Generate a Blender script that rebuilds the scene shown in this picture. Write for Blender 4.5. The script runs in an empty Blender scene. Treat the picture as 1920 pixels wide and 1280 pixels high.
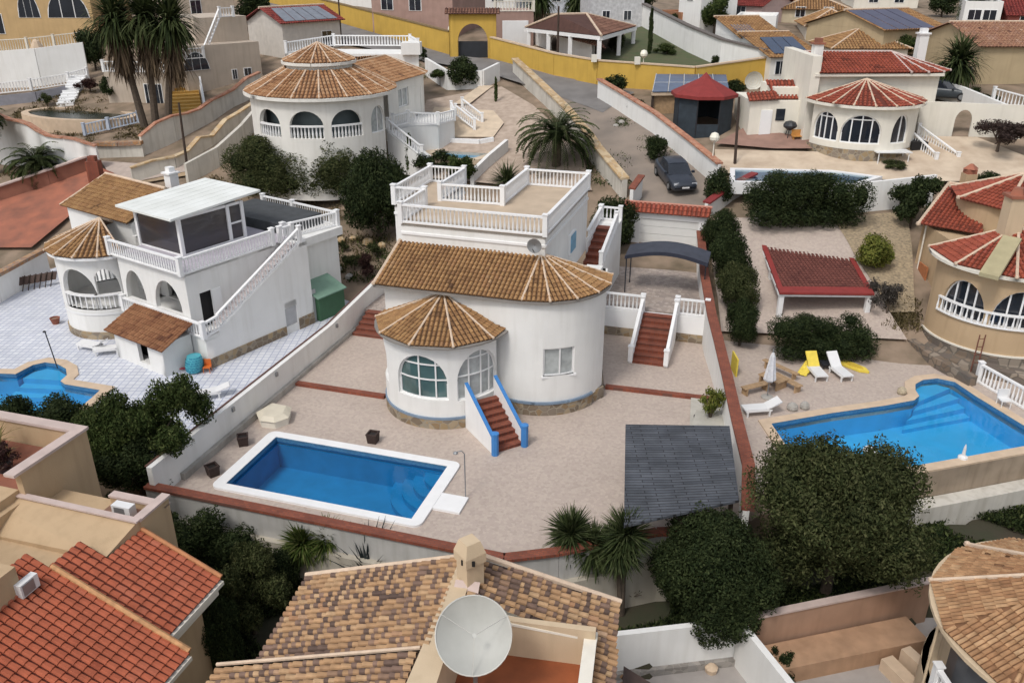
import bpy, bmesh, math, random
import numpy as np
from mathutils import Vector, geometry
rnd = random.Random(7)
R = math.radians
# ---------------------------------------------------------------- camera, sky, sun, exposure
sc = bpy.context.scene
F, PITCH, CAMH = 1580., R(24.5), 20.
cam = bpy.data.objects.new('camera', bpy.data.cameras.new('camera'))
sc.collection.objects.link(cam)
cam.location = (0, 0, CAMH); cam.rotation_euler = (R(90) - PITCH, 0, 0)
cam.data.sensor_width = 36; cam.data.lens = F / 1920 * 36
cam.data.clip_start = .5; cam.data.clip_end = 3000
sc.camera = cam
sc.render.resolution_x = 1024; sc.render.resolution_y = 682
SUNV = Vector((-.38, -.55, .95)).normalized()
w = bpy.data.worlds.new('World'); sc.world = w; w.use_nodes = True
nt = w.node_tree; bgn = nt.nodes['Background']
sky = nt.nodes.new('ShaderNodeTexSky'); sky.sky_type = 'NISHITA'; sky.sun_disc = False
sky.sun_elevation = math.asin(SUNV.z); sky.sun_rotation = math.atan2(SUNV.x, SUNV.y)
sky.dust_density = 3; sky.air_density = 1.2
hs = nt.nodes.new('ShaderNodeHueSaturation'); hs.inputs['Saturation'].default_value = .38
nt.links.new(sky.outputs[0], hs.inputs['Color']); nt.links.new(hs.outputs[0], bgn.inputs['Color'])
bgn.inputs['Strength'].default_value = .11
sl = bpy.data.lights.new('sun', 'SUN'); sl.energy = 1.1; sl.angle = R(11); sl.color = (1, .96, .9)
so = bpy.data.objects.new('sun', sl); sc.collection.objects.link(so)
so.rotation_euler = SUNV.to_track_quat('Z', 'Y').to_euler()
sc.view_settings.view_transform = 'Standard'; sc.view_settings.look = 'None'
sc.view_settings.exposure = 0.42; sc.view_settings.gamma = 1

# ---------------------------------------------------------------- measuring helpers
_s, _c = math.sin(PITCH), math.cos(PITCH)
TP = [(-99,-2.3),(24.0,-2.3),(24.3,-.3),(44,-.3),(50,1.2),(56,3.3),(62,4.8),(75,7.8),(88,10),(110,12.5),(160,15),(260,18),(900,21)]
def T0(x, y):
    v = x*.29237 + y*.9563
    for (a, b), (c2, d) in zip(TP, TP[1:]):
        if v <= c2: return b + (d-b)*max(0, v-a)/(c2-a)
    return 21
def W(px, py, z=0.):
    r = (px-960)/F; d = (py-640)/F; k = (CAMH-z)/(_s+d*_c)
    return (r*k, (_c-d*_s)*k, z)
def G(px, py):
    r = (px-960)/F; d = (py-640)/F; k = 15.
    while k < 900:
        x = r*k; y = (_c-d*_s)*k; z = CAMH-(_s+d*_c)*k
        if z <= T0(x, y): break
        k *= 1.001
    return (x, y, T0(x, y))
def ZC(x, y, py):
    k = (py-640)/F
    return CAMH - y*(_s+k*_c)/(_c-k*_s)
def MPP(x, y, z): return (y*_c+(CAMH-z)*_s)/F      # metres per photo pixel there

# ---------------------------------------------------------------- materials
MATS = {}
def newmat(name):
    m = bpy.data.materials.new(name); m.use_nodes = True
    n = m.node_tree.nodes; l = m.node_tree.links
    return m, n, l, n['Principled BSDF']
def N(n, t, **k):
    o = n.new(t)
    for a, b in k.items(): setattr(o, a, b)
    return o
def ramp(n, stops, interp='LINEAR'):
    r = N(n, 'ShaderNodeValToRGB'); r.color_ramp.interpolation = interp
    e = r.color_ramp.elements
    while len(e) < len(stops): e.new(.5)
    for i, (p, c) in enumerate(stops):
        e[i].position = p; e[i].color = (*c, 1)
    return r
def coord(n, l, scale=(1, 1, 1), rot=0):
    t = N(n, 'ShaderNodeTexCoord'); mp = N(n, 'ShaderNodeMapping')
    mp.inputs['Scale'].default_value = scale; mp.inputs['Rotation'].default_value = (0, 0, rot)
    l.new(t.outputs['Object'], mp.inputs['Vector']); return mp
def plain(name, col, rough=.7, var=.12, scale=2., bump=.15, bscale=30, stain=0., metal=0., spec=None, col2=None):
    if name in MATS: return MATS[name]
    m, n, l, b = newmat(name)
    mp = coord(n, l)
    nz = N(n, 'ShaderNodeTexNoise'); nz.inputs['Scale'].default_value = scale; nz.inputs['Detail'].default_value = 6
    l.new(mp.outputs[0], nz.inputs['Vector'])
    lo = tuple(c*(1-var) for c in col) if col2 is None else col2
    rp = ramp(n, [(.3, lo), (.7, tuple(min(1, c*(1+var*.5)) for c in col))])
    l.new(nz.outputs['Fac'], rp.inputs[0]); out = rp.outputs[0]
    if stain:
        mp2 = coord(n, l, (2.2, 2.2, .25))
        n2 = N(n, 'ShaderNodeTexNoise'); n2.inputs['Scale'].default_value = 1.3; n2.inputs['Detail'].default_value = 8
        l.new(mp2.outputs[0], n2.inputs['Vector'])
        r2 = ramp(n, [(.48, (0, 0, 0)), (.75, (1, 1, 1))]); l.new(n2.outputs['Fac'], r2.inputs[0])
        mu = N(n, 'ShaderNodeMath', operation='MULTIPLY'); mu.inputs[1].default_value = stain; l.new(r2.outputs[0], mu.inputs[0])
        mx = N(n, 'ShaderNodeMix', data_type='RGBA'); l.new(mu.outputs[0], mx.inputs[0]); l.new(out, mx.inputs[6])
        mx.inputs[7].default_value = (col[0]*.5, col[1]*.47, col[2]*.4, 1); out = mx.outputs[2]
    l.new(out, b.inputs['Base Color'])
    b.inputs['Roughness'].default_value = rough; b.inputs['Metallic'].default_value = metal
    if spec is not None: b.inputs['Specular IOR Level'].default_value = spec
    if bump:
        n3 = N(n, 'ShaderNodeTexNoise'); n3.inputs['Scale'].default_value = bscale; n3.inputs['Detail'].default_value = 4
        l.new(mp.outputs[0], n3.inputs['Vector'])
        bp = N(n, 'ShaderNodeBump'); bp.inputs['Strength'].default_value = bump; bp.inputs['Distance'].default_value = .03
        l.new(n3.outputs['Fac'], bp.inputs['Height']); l.new(bp.outputs[0], b.inputs['Normal'])
    MATS[name] = m; return m
def cells(name, cols, scale=3., mortar=(.25, .22, .19), rough=.85, edge=.06, bump=.5, nvar=.25, stretch=(1,1,1)):
    """irregular stones: voronoi cells with joints"""
    if name in MATS: return MATS[name]
    m, n, l, b = newmat(name); mp = coord(n, l, stretch)
    wn = N(n, 'ShaderNodeTexNoise'); wn.inputs['Scale'].default_value = scale*.8; l.new(mp.outputs[0], wn.inputs['Vector'])
    ad = N(n, 'ShaderNodeMix', data_type='RGBA'); ad.inputs[0].default_value = .12
    l.new(mp.outputs[0], ad.inputs[6]); l.new(wn.outputs['Color'], ad.inputs[7])
    v1 = N(n, 'ShaderNodeTexVoronoi'); v1.inputs['Scale'].default_value = scale; l.new(ad.outputs[2], v1.inputs['Vector'])
    v2 = N(n, 'ShaderNodeTexVoronoi', feature='DISTANCE_TO_EDGE'); v2.inputs['Scale'].default_value = scale; l.new(ad.outputs[2], v2.inputs['Vector'])
    se = N(n, 'ShaderNodeSeparateColor'); l.new(v1.outputs['Color'], se.inputs[0])
    rp = ramp(n, [(i/(len(cols)), c) for i, c in enumerate(cols)], 'CONSTANT'); l.new(se.outputs[0], rp.inputs[0])
    big = N(n, 'ShaderNodeTexNoise'); big.inputs['Scale'].default_value = .35; big.inputs['Detail'].default_value = 5; l.new(mp.outputs[0], big.inputs['Vector'])
    br = ramp(n, [(.3, (1-nvar,)*3), (.7, (1,)*3)]); l.new(big.outputs['Fac'], br.inputs[0])
    ml = N(n, 'ShaderNodeMix', data_type='RGBA', blend_type='MULTIPLY'); ml.inputs[0].default_value = 1
    l.new(rp.outputs[0], ml.inputs[6]); l.new(br.outputs[0], ml.inputs[7])
    er = ramp(n, [(edge*.4, (0, 0, 0)), (edge, (1, 1, 1))]); l.new(v2.outputs['Distance'], er.inputs[0])
    mx = N(n, 'ShaderNodeMix', data_type='RGBA'); l.new(er.outputs[0], mx.inputs[0]); mx.inputs[6].default_value = (*mortar, 1); l.new(ml.outputs[2], mx.inputs[7])
    l.new(mx.outputs[2], b.inputs['Base Color']); b.inputs['Roughness'].default_value = rough
    bp = N(n, 'ShaderNodeBump'); bp.inputs['Strength'].default_value = bump; bp.inputs['Distance'].default_value = .03
    l.new(er.outputs[0], bp.inputs['Height']); l.new(bp.outputs[0], b.inputs['Normal'])
    MATS[name] = m; return m
def bricks(name, c1, c2, mortar, bw, bh, ms=.01, rough=.75, off=.5, nvar=.2, rot=0, vert=False, nscale=.5, bump=.3):
    if name in MATS: return MATS[name]
    m, n, l, b = newmat(name); mp = coord(n, l, rot=rot)
    src = mp.outputs[0]
    if vert:
        sx = N(n, 'ShaderNodeSeparateXYZ'); cx = N(n, 'ShaderNodeCombineXYZ'); am = N(n, 'ShaderNodeMath', operation='ADD')
        l.new(src, sx.inputs[0]); l.new(sx.outputs[0], am.inputs[0]); l.new(sx.outputs[1], am.inputs[1])
        l.new(am.outputs[0], cx.inputs[0]); l.new(sx.outputs[2], cx.inputs[1]); src = cx.outputs[0]
    bt = N(n, 'ShaderNodeTexBrick'); l.new(src, bt.inputs['Vector']); bt.offset = off
    bt.inputs['Scale'].default_value = 1; bt.inputs['Brick Width'].default_value = bw; bt.inputs['Row Height'].default_value = bh
    bt.inputs['Mortar Size'].default_value = ms; bt.inputs['Mortar Smooth'].default_value = .2
    bt.inputs['Color1'].default_value = (*c1, 1); bt.inputs['Color2'].default_value = (*c2, 1); bt.inputs['Mortar'].default_value = (*mortar, 1)
    big = N(n, 'ShaderNodeTexNoise'); big.inputs['Scale'].default_value = nscale; big.inputs['Detail'].default_value = 7; l.new(mp.outputs[0], big.inputs['Vector'])
    br = ramp(n, [(.3, (1-nvar,)*3), (.7, (1,)*3)]); l.new(big.outputs['Fac'], br.inputs[0])
    ml = N(n, 'ShaderNodeMix', data_type='RGBA', blend_type='MULTIPLY'); ml.inputs[0].default_value = 1
    l.new(bt.outputs['Color'], ml.inputs[6]); l.new(br.outputs[0], ml.inputs[7])
    l.new(ml.outputs[2], b.inputs['Base Color']); b.inputs['Roughness'].default_value = rough
    bp = N(n, 'ShaderNodeBump'); bp.inputs['Strength'].default_value = bump; bp.inputs['Distance'].default_value = .02; bp.invert = True
    l.new(bt.outputs['Fac'], bp.inputs['Height']); l.new(bp.outputs[0], b.inputs['Normal'])
    MATS[name] = m; return m
def attrmat(name, stops, rough=.8, interp='LINEAR', nvar=.3, nscale=6, transl=0., chan=0, bump=0):
    """colour picked per tile / leaf from the mesh attribute 'tc'"""
    if name in MATS: return MATS[name]
    m, n, l, b = newmat(name)
    at = N(n, 'ShaderNodeAttribute', attribute_name='tc'); se = N(n, 'ShaderNodeSeparateColor'); l.new(at.outputs['Color'], se.inputs[0])
    rp = ramp(n, stops, interp); l.new(se.outputs[chan], rp.inputs[0])
    mp = coord(n, l); nz = N(n, 'ShaderNodeTexNoise'); nz.inputs['Scale'].default_value = nscale; nz.inputs['Detail'].default_value = 5; l.new(mp.outputs[0], nz.inputs['Vector'])
    br = ramp(n, [(.3, (1-nvar,)*3), (.7, (1,)*3)]); l.new(nz.outputs['Fac'], br.inputs[0])
    ml = N(n, 'ShaderNodeMix', data_type='RGBA', blend_type='MULTIPLY'); ml.inputs[0].default_value = 1
    l.new(rp.outputs[0], ml.inputs[6]); l.new(br.outputs[0], ml.inputs[7])
    l.new(ml.outputs[2], b.inputs['Base Color']); b.inputs['Roughness'].default_value = rough
    b.inputs['Specular IOR Level'].default_value = .12 if transl else .3
    if transl:
        tr = N(n, 'ShaderNodeBsdfTranslucent'); l.new(ml.outputs[2], tr.inputs['Color'])
        ms = N(n, 'ShaderNodeMixShader'); ms.inputs[0].default_value = transl
        l.new(b.outputs[0], ms.inputs[1]); l.new(tr.outputs[0], ms.inputs[2]); l.new(ms.outputs[0], n['Material Output'].inputs['Surface'])
    MATS[name] = m; return m
def watermat(name, tint, ior=1.33, bump=.25, scale=1.6):
    m, n, l, b = newmat(name); n.remove(b)
    tr = N(n, 'ShaderNodeBsdfTransparent'); tr.inputs[0].default_value = (*tint, 1)
    gl = N(n, 'ShaderNodeBsdfGlossy'); gl.inputs['Roughness'].default_value = .05
    fr = N(n, 'ShaderNodeFresnel'); fr.inputs[0].default_value = ior
    mp = coord(n, l); nz = N(n, 'ShaderNodeTexNoise'); nz.inputs['Scale'].default_value = scale; nz.inputs['Detail'].default_value = 4; l.new(mp.outputs[0], nz.inputs['Vector'])
    bp = N(n, 'ShaderNodeBump'); bp.inputs['Strength'].default_value = bump; bp.inputs['Distance'].default_value = .05
    l.new(nz.outputs['Fac'], bp.inputs['Height']); l.new(bp.outputs[0], gl.inputs['Normal']); l.new(bp.outputs[0], fr.inputs['Normal'])
    ms = N(n, 'ShaderNodeMixShader'); l.new(fr.outputs[0], ms.inputs[0]); l.new(tr.outputs[0], ms.inputs[1]); l.new(gl.outputs[0], ms.inputs[2])
    l.new(ms.outputs[0], n['Material Output'].inputs['Surface']); MATS[name] = m; return m

WHITE = plain('white_stucco', (.79, .785, .765), .85, .05, .8, .15, 25, stain=.17)
WHITE2 = plain('white_paint', (.83, .83, .83), .6, .04, 1, .05, stain=.08)
CREAM = plain('cream_stucco', (.77, .73, .64), .85, .06, .8, .15, 25, stain=.16)
TAN = plain('tan_stucco', (.50, .36, .22), .9, .08, .7, .2, 25, stain=.22)
TANL = plain('pale_tan_stucco', (.60, .47, .32), .9, .08, .7, .2, 25, stain=.2)
PINKC = plain('pink_coping', (.55, .44, .40), .8, .12, 2, .1)
YELL = plain('ochre_paint', (.58, .37, .07), .8, .1, .7, .1, stain=.2)
GREYC = plain('grey_concrete', (.40, .38, .35), .9, .2, 1.2, .2, stain=.35)
GARDENW = plain('weathered_wall', (.60, .57, .51), .9, .14, .8, .2, stain=.45)
STONE = cells('rubble_stone', [(.30,.21,.12),(.38,.28,.16),(.22,.17,.12),(.42,.33,.22),(.27,.22,.17)], 3.2, (.30,.26,.2), edge=.08)
STONED = cells('dark_rubble', [(.20,.15,.11),(.26,.20,.15),(.16,.13,.11),(.30,.25,.2)], 2.4, (.13,.11,.09), edge=.1)
PAVE = cells('pink_paving', [(.50,.415,.355),(.475,.39,.34),(.53,.445,.38),(.45,.37,.32),(.515,.435,.37),(.485,.40,.345)], 9, (.44,.36,.32), .75, .04, .12, .12)
PAVE2 = cells('beige_paving', [(.46,.38,.33),(.40,.33,.29),(.50,.42,.37),(.36,.30,.27)], 4.5, (.3,.26,.23), .8, .05, .25, .25)
LILAC = bricks('lilac_tile', (.60,.62,.68), (.72,.735,.77), (.42,.45,.56), (.36), .36, .03, .55, 0, .12, nscale=.6)
SANDP = plain('sand_paving', (.62, .50, .37), .9, .14, 1.5, .2)
ASPH = plain('worn_asphalt', (.22, .19, .165), .95, .25, .5, .25, 40, col2=(.15,.13,.115))
BRICKR = bricks('red_brick', (.30,.085,.045), (.22,.06,.035), (.16,.07,.05), .24, .11, .012, .8, .5, .3, nscale=1.5)
REDF = plain('red_floor', (.34, .12, .07), .8, .3, .8, .15, col2=(.22,.09,.06))
ORFL = plain('terracotta_floor', (.30, .085, .03), .6, .25, 1.5, .1)
MORT = plain('cream_mortar', (.62, .48, .36), .9, .15, 4, .2)
TILE_O = attrmat('ochre_clay_tile', [(0,(.12,.065,.035)),(.12,(.29,.155,.07)),(.4,(.37,.205,.09)),(.7,(.43,.25,.11)),(.9,(.36,.19,.09)),(1,(.49,.33,.18))], .85, nvar=.3, nscale=3)
TILE_P = attrmat('pink_clay_tile', [(0,(.14,.07,.05)),(.2,(.34,.17,.11)),(.5,(.42,.23,.14)),(.8,(.36,.20,.14)),(1,(.52,.34,.24))], .85, nvar=.3, nscale=2)
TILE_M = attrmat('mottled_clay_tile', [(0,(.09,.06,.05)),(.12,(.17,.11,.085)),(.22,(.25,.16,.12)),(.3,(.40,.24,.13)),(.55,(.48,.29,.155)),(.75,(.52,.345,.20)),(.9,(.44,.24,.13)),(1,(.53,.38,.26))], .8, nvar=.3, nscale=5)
TILE_R = attrmat('red_clay_tile', [(0,(.15,.04,.025)),(.3,(.30,.07,.04)),(.7,(.38,.09,.05)),(1,(.33,.08,.06))], .7, nvar=.25, nscale=2)
TILE_OR = attrmat('orange_red_tile', [(0,(.16,.04,.025)),(.06,(.36,.085,.04)),(.14,(.42,.11,.055)),(.7,(.48,.13,.065)),(1,(.45,.14,.08))], .6, nvar=.3, nscale=2.5)
TILE_DR = attrmat('dark_red_tile', [(0,(.12,.02,.02)),(.3,(.24,.045,.035)),(1,(.30,.055,.045))], .7, nvar=.3, nscale=2)
TILE_BR = attrmat('brown_clay_tile', [(0,(.10,.05,.04)),(.3,(.20,.10,.07)),(1,(.30,.16,.11))], .85, nvar=.3, nscale=2)
SLATE = bricks('slate_shingle', (.075,.083,.10), (.115,.125,.145), (.03,.03,.035), 1.1, .16, .018, .6, .37, .45, nscale=1.2, bump=.8)
GLASSD = plain('dark_glass', (.02, .025, .035), .08, .3, .5, 0, spec=.8)
GLASST = plain('teal_glass', (.07, .13, .13), .1, .3, .8, 0, spec=.8)
CURT = plain('curtained_glass', (.42, .45, .45), .25, .25, 3, 0, spec=.7)
BLUE = plain('blue_paint', (.05, .22, .55), .55, .12, 2, .05)
BLUEG = plain('blue_grey_trim', (.20, .27, .36), .7, .15, 2, .05)
DARK = plain('dark_metal', (.025, .028, .035), .5, .2, 2, 0)
GREYM = plain('grey_metal', (.30, .31, .32), .45, .15, 2, 0, metal=.5)
WOODD = plain('pole_wood', (.06, .04, .03), .9, .3, 3, .2)
WOOD = plain('pale_wood', (.42, .28, .16), .8, .25, 4, .1)
POOLD = plain('deep_blue_tile', (.03, .30, .52), .5, .14, 1.2, 0)
POOLL = plain('light_blue_tile', (.06, .47, .78), .5, .08, 1.2, 0)
POOLT = plain('teal_blue_tile', (.10, .36, .52), .5, .1, 1.2, 0)
SOIL = plain('dry_soil', (.27, .19, .13), .97, .3, .35, .4, 6, col2=(.17,.12,.085))
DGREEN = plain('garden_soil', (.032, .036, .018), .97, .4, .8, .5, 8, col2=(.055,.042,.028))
BARK = plain('bark', (.10, .075, .055), .95, .3, 6, .5, 18)
BROWNF = plain('brown_wicker', (.045, .025, .02), .8, .4, 20, .4, 60)
YELF = plain('yellow_fabric', (.75, .58, .08), .8, .12, 3, .05)
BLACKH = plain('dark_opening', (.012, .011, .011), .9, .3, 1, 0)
LAMPW = plain('globe_glass', (.85, .82, .70), .25, .05, 2, 0)

# ---------------------------------------------------------------- mesh building
class MB:
    def __init__(s): s.v = []; s.f = []; s.c = []
    def add(s, vs, fs, c=.5):
        o = len(s.v); s.v.extend(vs)
        for f in fs: s.f.append(tuple(i+o for i in f)); s.c.append(c)
    def poly(s, pts, c=.5): s.add(list(pts), [tuple(range(len(pts)))], c)
    def box(s, u0, u1, v0, v1, z0, z1, c=.5):
        s.add([(u0,v0,z0),(u1,v0,z0),(u1,v1,z0),(u0,v1,z0),(u0,v0,z1),(u1,v0,z1),(u1,v1,z1),(u0,v1,z1)],
              [(3,2,1,0),(4,5,6,7),(0,1,5,4),(1,2,6,5),(2,3,7,6),(3,0,4,7)], c)
    def beam(s, a, b, w, h, c=.5):
        """box from a to b, w wide across (horizontally), from a.z up to a.z+h"""
        dx, dy = b[0]-a[0], b[1]-a[1]; L = math.hypot(dx, dy) or 1; nx, ny = -dy/L*w/2, dx/L*w/2
        s.add([(a[0]+nx,a[1]+ny,a[2]),(a[0]-nx,a[1]-ny,a[2]),(b[0]-nx,b[1]-ny,b[2]),(b[0]+nx,b[1]+ny,b[2]),
               (a[0]+nx,a[1]+ny,a[2]+h),(a[0]-nx,a[1]-ny,a[2]+h),(b[0]-nx,b[1]-ny,b[2]+h),(b[0]+nx,b[1]+ny,b[2]+h)],
              [(0,3,2,1),(4,5,6,7),(0,1,5,4),(1,2,6,5),(2,3,7,6),(3,0,4,7)], c)
    def prism(s, pts, z0, z1, holes=(), top=True, bot=False):
        loops = [list(pts)] + [list(h) for h in holes]
        if top or bot:
            tri = geometry.tessellate_polygon([[Vector((p[0], p[1], 0)) for p in lp] for lp in loops])
            flat = [p for lp in loops for p in lp]
            for t in tri:
                q = [flat[i] for i in t]
                ar = (q[1][0]-q[0][0])*(q[2][1]-q[0][1])-(q[2][0]-q[0][0])*(q[1][1]-q[0][1])
                if ar < 0: q = q[::-1]
                if top: s.poly([(p[0], p[1], z1) for p in q])
                if bot: s.poly([(p[0], p[1], z0) for p in q[::-1]])
        for lp in loops:
            for a, b in zip(lp, lp[1:]+lp[:1]):
                s.poly([(a[0],a[1],z0),(b[0],b[1],z0),(b[0],b[1],z1),(a[0],a[1],z1)])
    def tube(s, pts, rad, n=6, caps=True, c=.5):
        """pts list of 3d, rad number or list"""
        if not hasattr(rad, '__len__'): rad = [rad]*len(pts)
        o = len(s.v); P = [Vector(p) for p in pts]
        for i, p in enumerate(P):
            d = (P[min(i+1, len(P)-1)] - P[max(i-1, 0)]).normalized()
            a = d.orthogonal() if abs(d.z) > .9 else d.cross(Vector((0,0,1)))
            a.normalize(); b = d.cross(a)
            if abs(d.z) > .9: a = Vector((1,0,0)); a = (a - d*a.dot(d)).normalized(); b = d.cross(a)
            for k in range(n):
                t = 2*math.pi*(k+.5)/n; s.v.append(tuple(p + (a*math.cos(t)+b*math.sin(t))*rad[i]))
        for i in range(len(P)-1):
            for k in range(n):
                s.f.append((o+i*n+k, o+i*n+(k+1)%n, o+(i+1)*n+(k+1)%n, o+(i+1)*n+k)); s.c.append(c)
        if caps:
            s.f.append(tuple(o+k for k in range(n))[::-1]); s.c.append(c)
            s.f.append(tuple(o+(len(P)-1)*n+k for k in range(n))); s.c.append(c)
    def lathe(s, cx, cy, prof, n=12, c=.5, a0=0, a1=360, cap=True):
        o = len(s.v); full = a1-a0 >= 360; m = n if full else n+1
        for r, z in prof:
            for k in range(m):
                t = R(a0+(a1-a0)*k/n); s.v.append((cx+r*math.sin(t), cy-r*math.cos(t), z))
        for i in range(len(prof)-1):
            for k in range(n):
                k2 = (k+1) % m
                s.f.append((o+i*m+k, o+i*m+k2, o+(i+1)*m+k2, o+(i+1)*m+k)); s.c.append(c)
        if cap and full:
            s.f.append(tuple(o+(len(prof)-1)*m+k for k in range(m))); s.c.append(c)
            s.f.append(tuple(o+k for k in range(m))[::-1]); s.c.append(c)
class Fr:
    def __init__(s, ang=0, ox=0, oy=0): s.a = R(ang); s.ox = ox; s.oy = oy
    def w(s, u, v): return (s.ox+u*math.cos(s.a)+v*math.sin(s.a), s.oy-u*math.sin(s.a)+v*math.cos(s.a))
    def loc(s, p):
        x, y = p[0]-s.ox, p[1]-s.oy
        return (x*math.cos(s.a)-y*math.sin(s.a), x*math.sin(s.a)+y*math.cos(s.a)) + tuple(p[2:])
FW = Fr(); FM = Fr(17)
BASE = {}
def mesh_from(name, mb, mat, b=(0,0,0), smooth=False):
    me = bpy.data.meshes.new(name)
    me.from_pydata([(p[0]-b[0], p[1]-b[1], p[2]-b[2]) for p in mb.v], [], mb.f)
    if mat: me.materials.append(mat)
    if any(c != .5 for c in mb.c):
        at = me.color_attributes.new('tc', 'FLOAT_COLOR', 'CORNER')
        cs = np.repeat(np.array(mb.c, dtype=np.float32), [len(f) for f in mb.f])
        arr = np.ones((len(cs), 4), dtype=np.float32); arr[:, 0] = cs; arr[:, 1] = cs; arr[:, 2] = cs
        at.data.foreach_set('color', arr.ravel())
    if smooth: me.polygons.foreach_set('use_smooth', [True]*len(me.polygons))
    elif any(k in name for k in ('wall', 'plinth', 'cornice', 'skirting', 'eaves', 'shaft', 'base', 'pot')):
        bm = bmesh.new(); bm.from_mesh(me); bmesh.ops.remove_doubles(bm, verts=bm.verts, dist=.003); bm.to_mesh(me); bm.free()
        me.polygons.foreach_set('use_smooth', [True]*len(me.polygons)); me.set_sharp_from_angle(angle=R(28))
    me.update(); return me
def tag(o, label=None, cat=None, group=None, kind=None):
    for k, x in (('label', label), ('category', cat), ('group', group), ('kind', kind)):
        if x: o[k] = x
    return o
def thing(name, label, cat, fr=FW, b=(0,0,0), group=None):
    o = bpy.data.objects.new(name, None); sc.collection.objects.link(o)
    x, y = fr.w(b[0], b[1]); o.location = (x, y, b[2]); o.rotation_euler = (0, 0, -fr.a); o.empty_display_size = .3
    BASE[o.name] = tuple(b); return tag(o, label, cat, group)
def part(name, mb, mat, root, smooth=False, label=None):
    o = bpy.data.objects.new(name, mesh_from(name, mb, mat, BASE[root.name], smooth)); sc.collection.objects.link(o)
    o.parent = root; BASE[o.name] = BASE[root.name]
    if label: o['label'] = label
    return o
def solo(name, mb, mat, label, cat, fr=FW, b=(0,0,0), group=None, smooth=False, kind=None):
    o = bpy.data.objects.new(name, mesh_from(name, mb, mat, b, smooth)); sc.collection.objects.link(o)
    x, y = fr.w(b[0], b[1]); o.location = (x, y, b[2]); o.rotation_euler = (0, 0, -fr.a)
    BASE[o.name] = tuple(b); return tag(o, label, cat, group, kind)
def struct(name, mb, mat, fr=FW, label=None):
    o = bpy.data.objects.new(name, mesh_from(name, mb, mat)); sc.collection.objects.link(o)
    o.rotation_euler = (0, 0, -fr.a); o.location = (fr.ox, fr.oy, 0); o['kind'] = 'structure'
    if label: o['label'] = label
    return o
def copy_tree(o, parent=None):
    c = o.copy(); sc.collection.objects.link(c)
    if parent: c.parent = parent
    for ch in list(o.children): copy_tree(ch, c)
    return c

# ---------------------------------------------------------------- architecture helpers
def lin(a, b):
    L = math.hypot(b[0]-a[0], b[1]-a[1]); du, dv = (b[0]-a[0])/L, (b[1]-a[1])/L
    return (lambda s: (a[0]+du*s, a[1]+dv*s, dv, -du)), L      # outward normal to the right of a->b
def arc(c, r, a0, a1):
    L = abs(R(a1-a0))*r
    def f(s):
        t = R(a0) + (R(a1)-R(a0))*s/L
        return (c[0]+r*math.sin(t), c[1]-r*math.cos(t), math.sin(t), -math.cos(t))
    return f, L
def PP(path, s, z, d=0.):
    u, v, nu, nv = path(s); return (u-nu*d, v-nv*d, z)
def optop(op, s):
    if not op.get('arch', True): return op['zb']+op['h']
    q = (s-op['s'])/(op['w']/2); q = max(-1, min(1, q)); sp = op.get('spring', .0)*op['h']
    return op['zb']+sp+(op['h']-sp)*math.sqrt(max(0, 1-q*q))
def wall(mb, pl, z0, z1, ops=(), th=.25, step=.5, inner=False, top=True):
    path, L = pl; es = set(np.round(np.linspace(0, L, max(1, int(L/step))+1), 4))
    for op in ops:
        a, b = op['s']-op['w']/2, op['s']+op['w']/2
        es = {e for e in es if not (a-.03 < e < b+.03)}
        k = 12 if op.get('arch', True) else 3
        es |= {round(op['s']-op['w']/2*math.cos(math.pi*i/k), 4) for i in range(k+1)}
    es = sorted(es)
    for sa, sb in zip(es, es[1:]):
        m = (sa+sb)/2; op = next((o for o in ops if abs(m-o['s']) < o['w']/2), None)
        def q(za, zb_, zc_, zd, d=0):
            mb.poly([PP(path,sa,za,d),PP(path,sb,zb_,d),PP(path,sb,zc_,d),PP(path,sa,zd,d)])
        for d in ((0, th) if inner else (0,)):
            if op is None: q(z0, z0, z1, z1, d)
            else:
                if op['zb'] > z0: q(z0, z0, op['zb'], op['zb'], d)
                q(optop(op, sa), optop(op, sb), z1, z1, d)
        if op:
            ta, tb = optop(op, sa), optop(op, sb)
            mb.poly([PP(path,sa,ta,0),PP(path,sb,tb,0),PP(path,sb,tb,th),PP(path,sa,ta,th)])
            if op['zb'] > z0: mb.poly([PP(path,sa,op['zb'],0),PP(path,sb,op['zb'],0),PP(path,sb,op['zb'],th),PP(path,sa,op['zb'],th)])
        if top: mb.poly([PP(path,sa,z1,0),PP(path,sb,z1,0),PP(path,sb,z1,th),PP(path,sa,z1,th)])
    for op in ops:
        for s in (op['s']-op['w']/2, op['s']+op['w']/2):
            t = optop(op, s)
            if t > op['zb']: mb.poly([PP(path,s,op['zb'],0),PP(path,s,op['zb'],th),PP(path,s,t,th),PP(path,s,t,0)])
def pbar(mb, path, s0, z0, s1, z1, w, d0, d1):
    dx, dz = s1-s0, z1-z0; L = math.hypot(dx, dz) or 1; nx, nz = -dz/L*w/2, dx/L*w/2
    q = [(s0+nx,z0+nz),(s0-nx,z0-nz),(s1-nx,z1-nz),(s1+nx,z1+nz)]
    mb.add([PP(path, a, b, d0) for a, b in q]+[PP(path, a, b, d1) for a, b in q],
           [(0,1,2,3),(7,6,5,4),(0,4,5,1),(1,5,6,2),(2,6,7,3),(3,7,4,0)])
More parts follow.
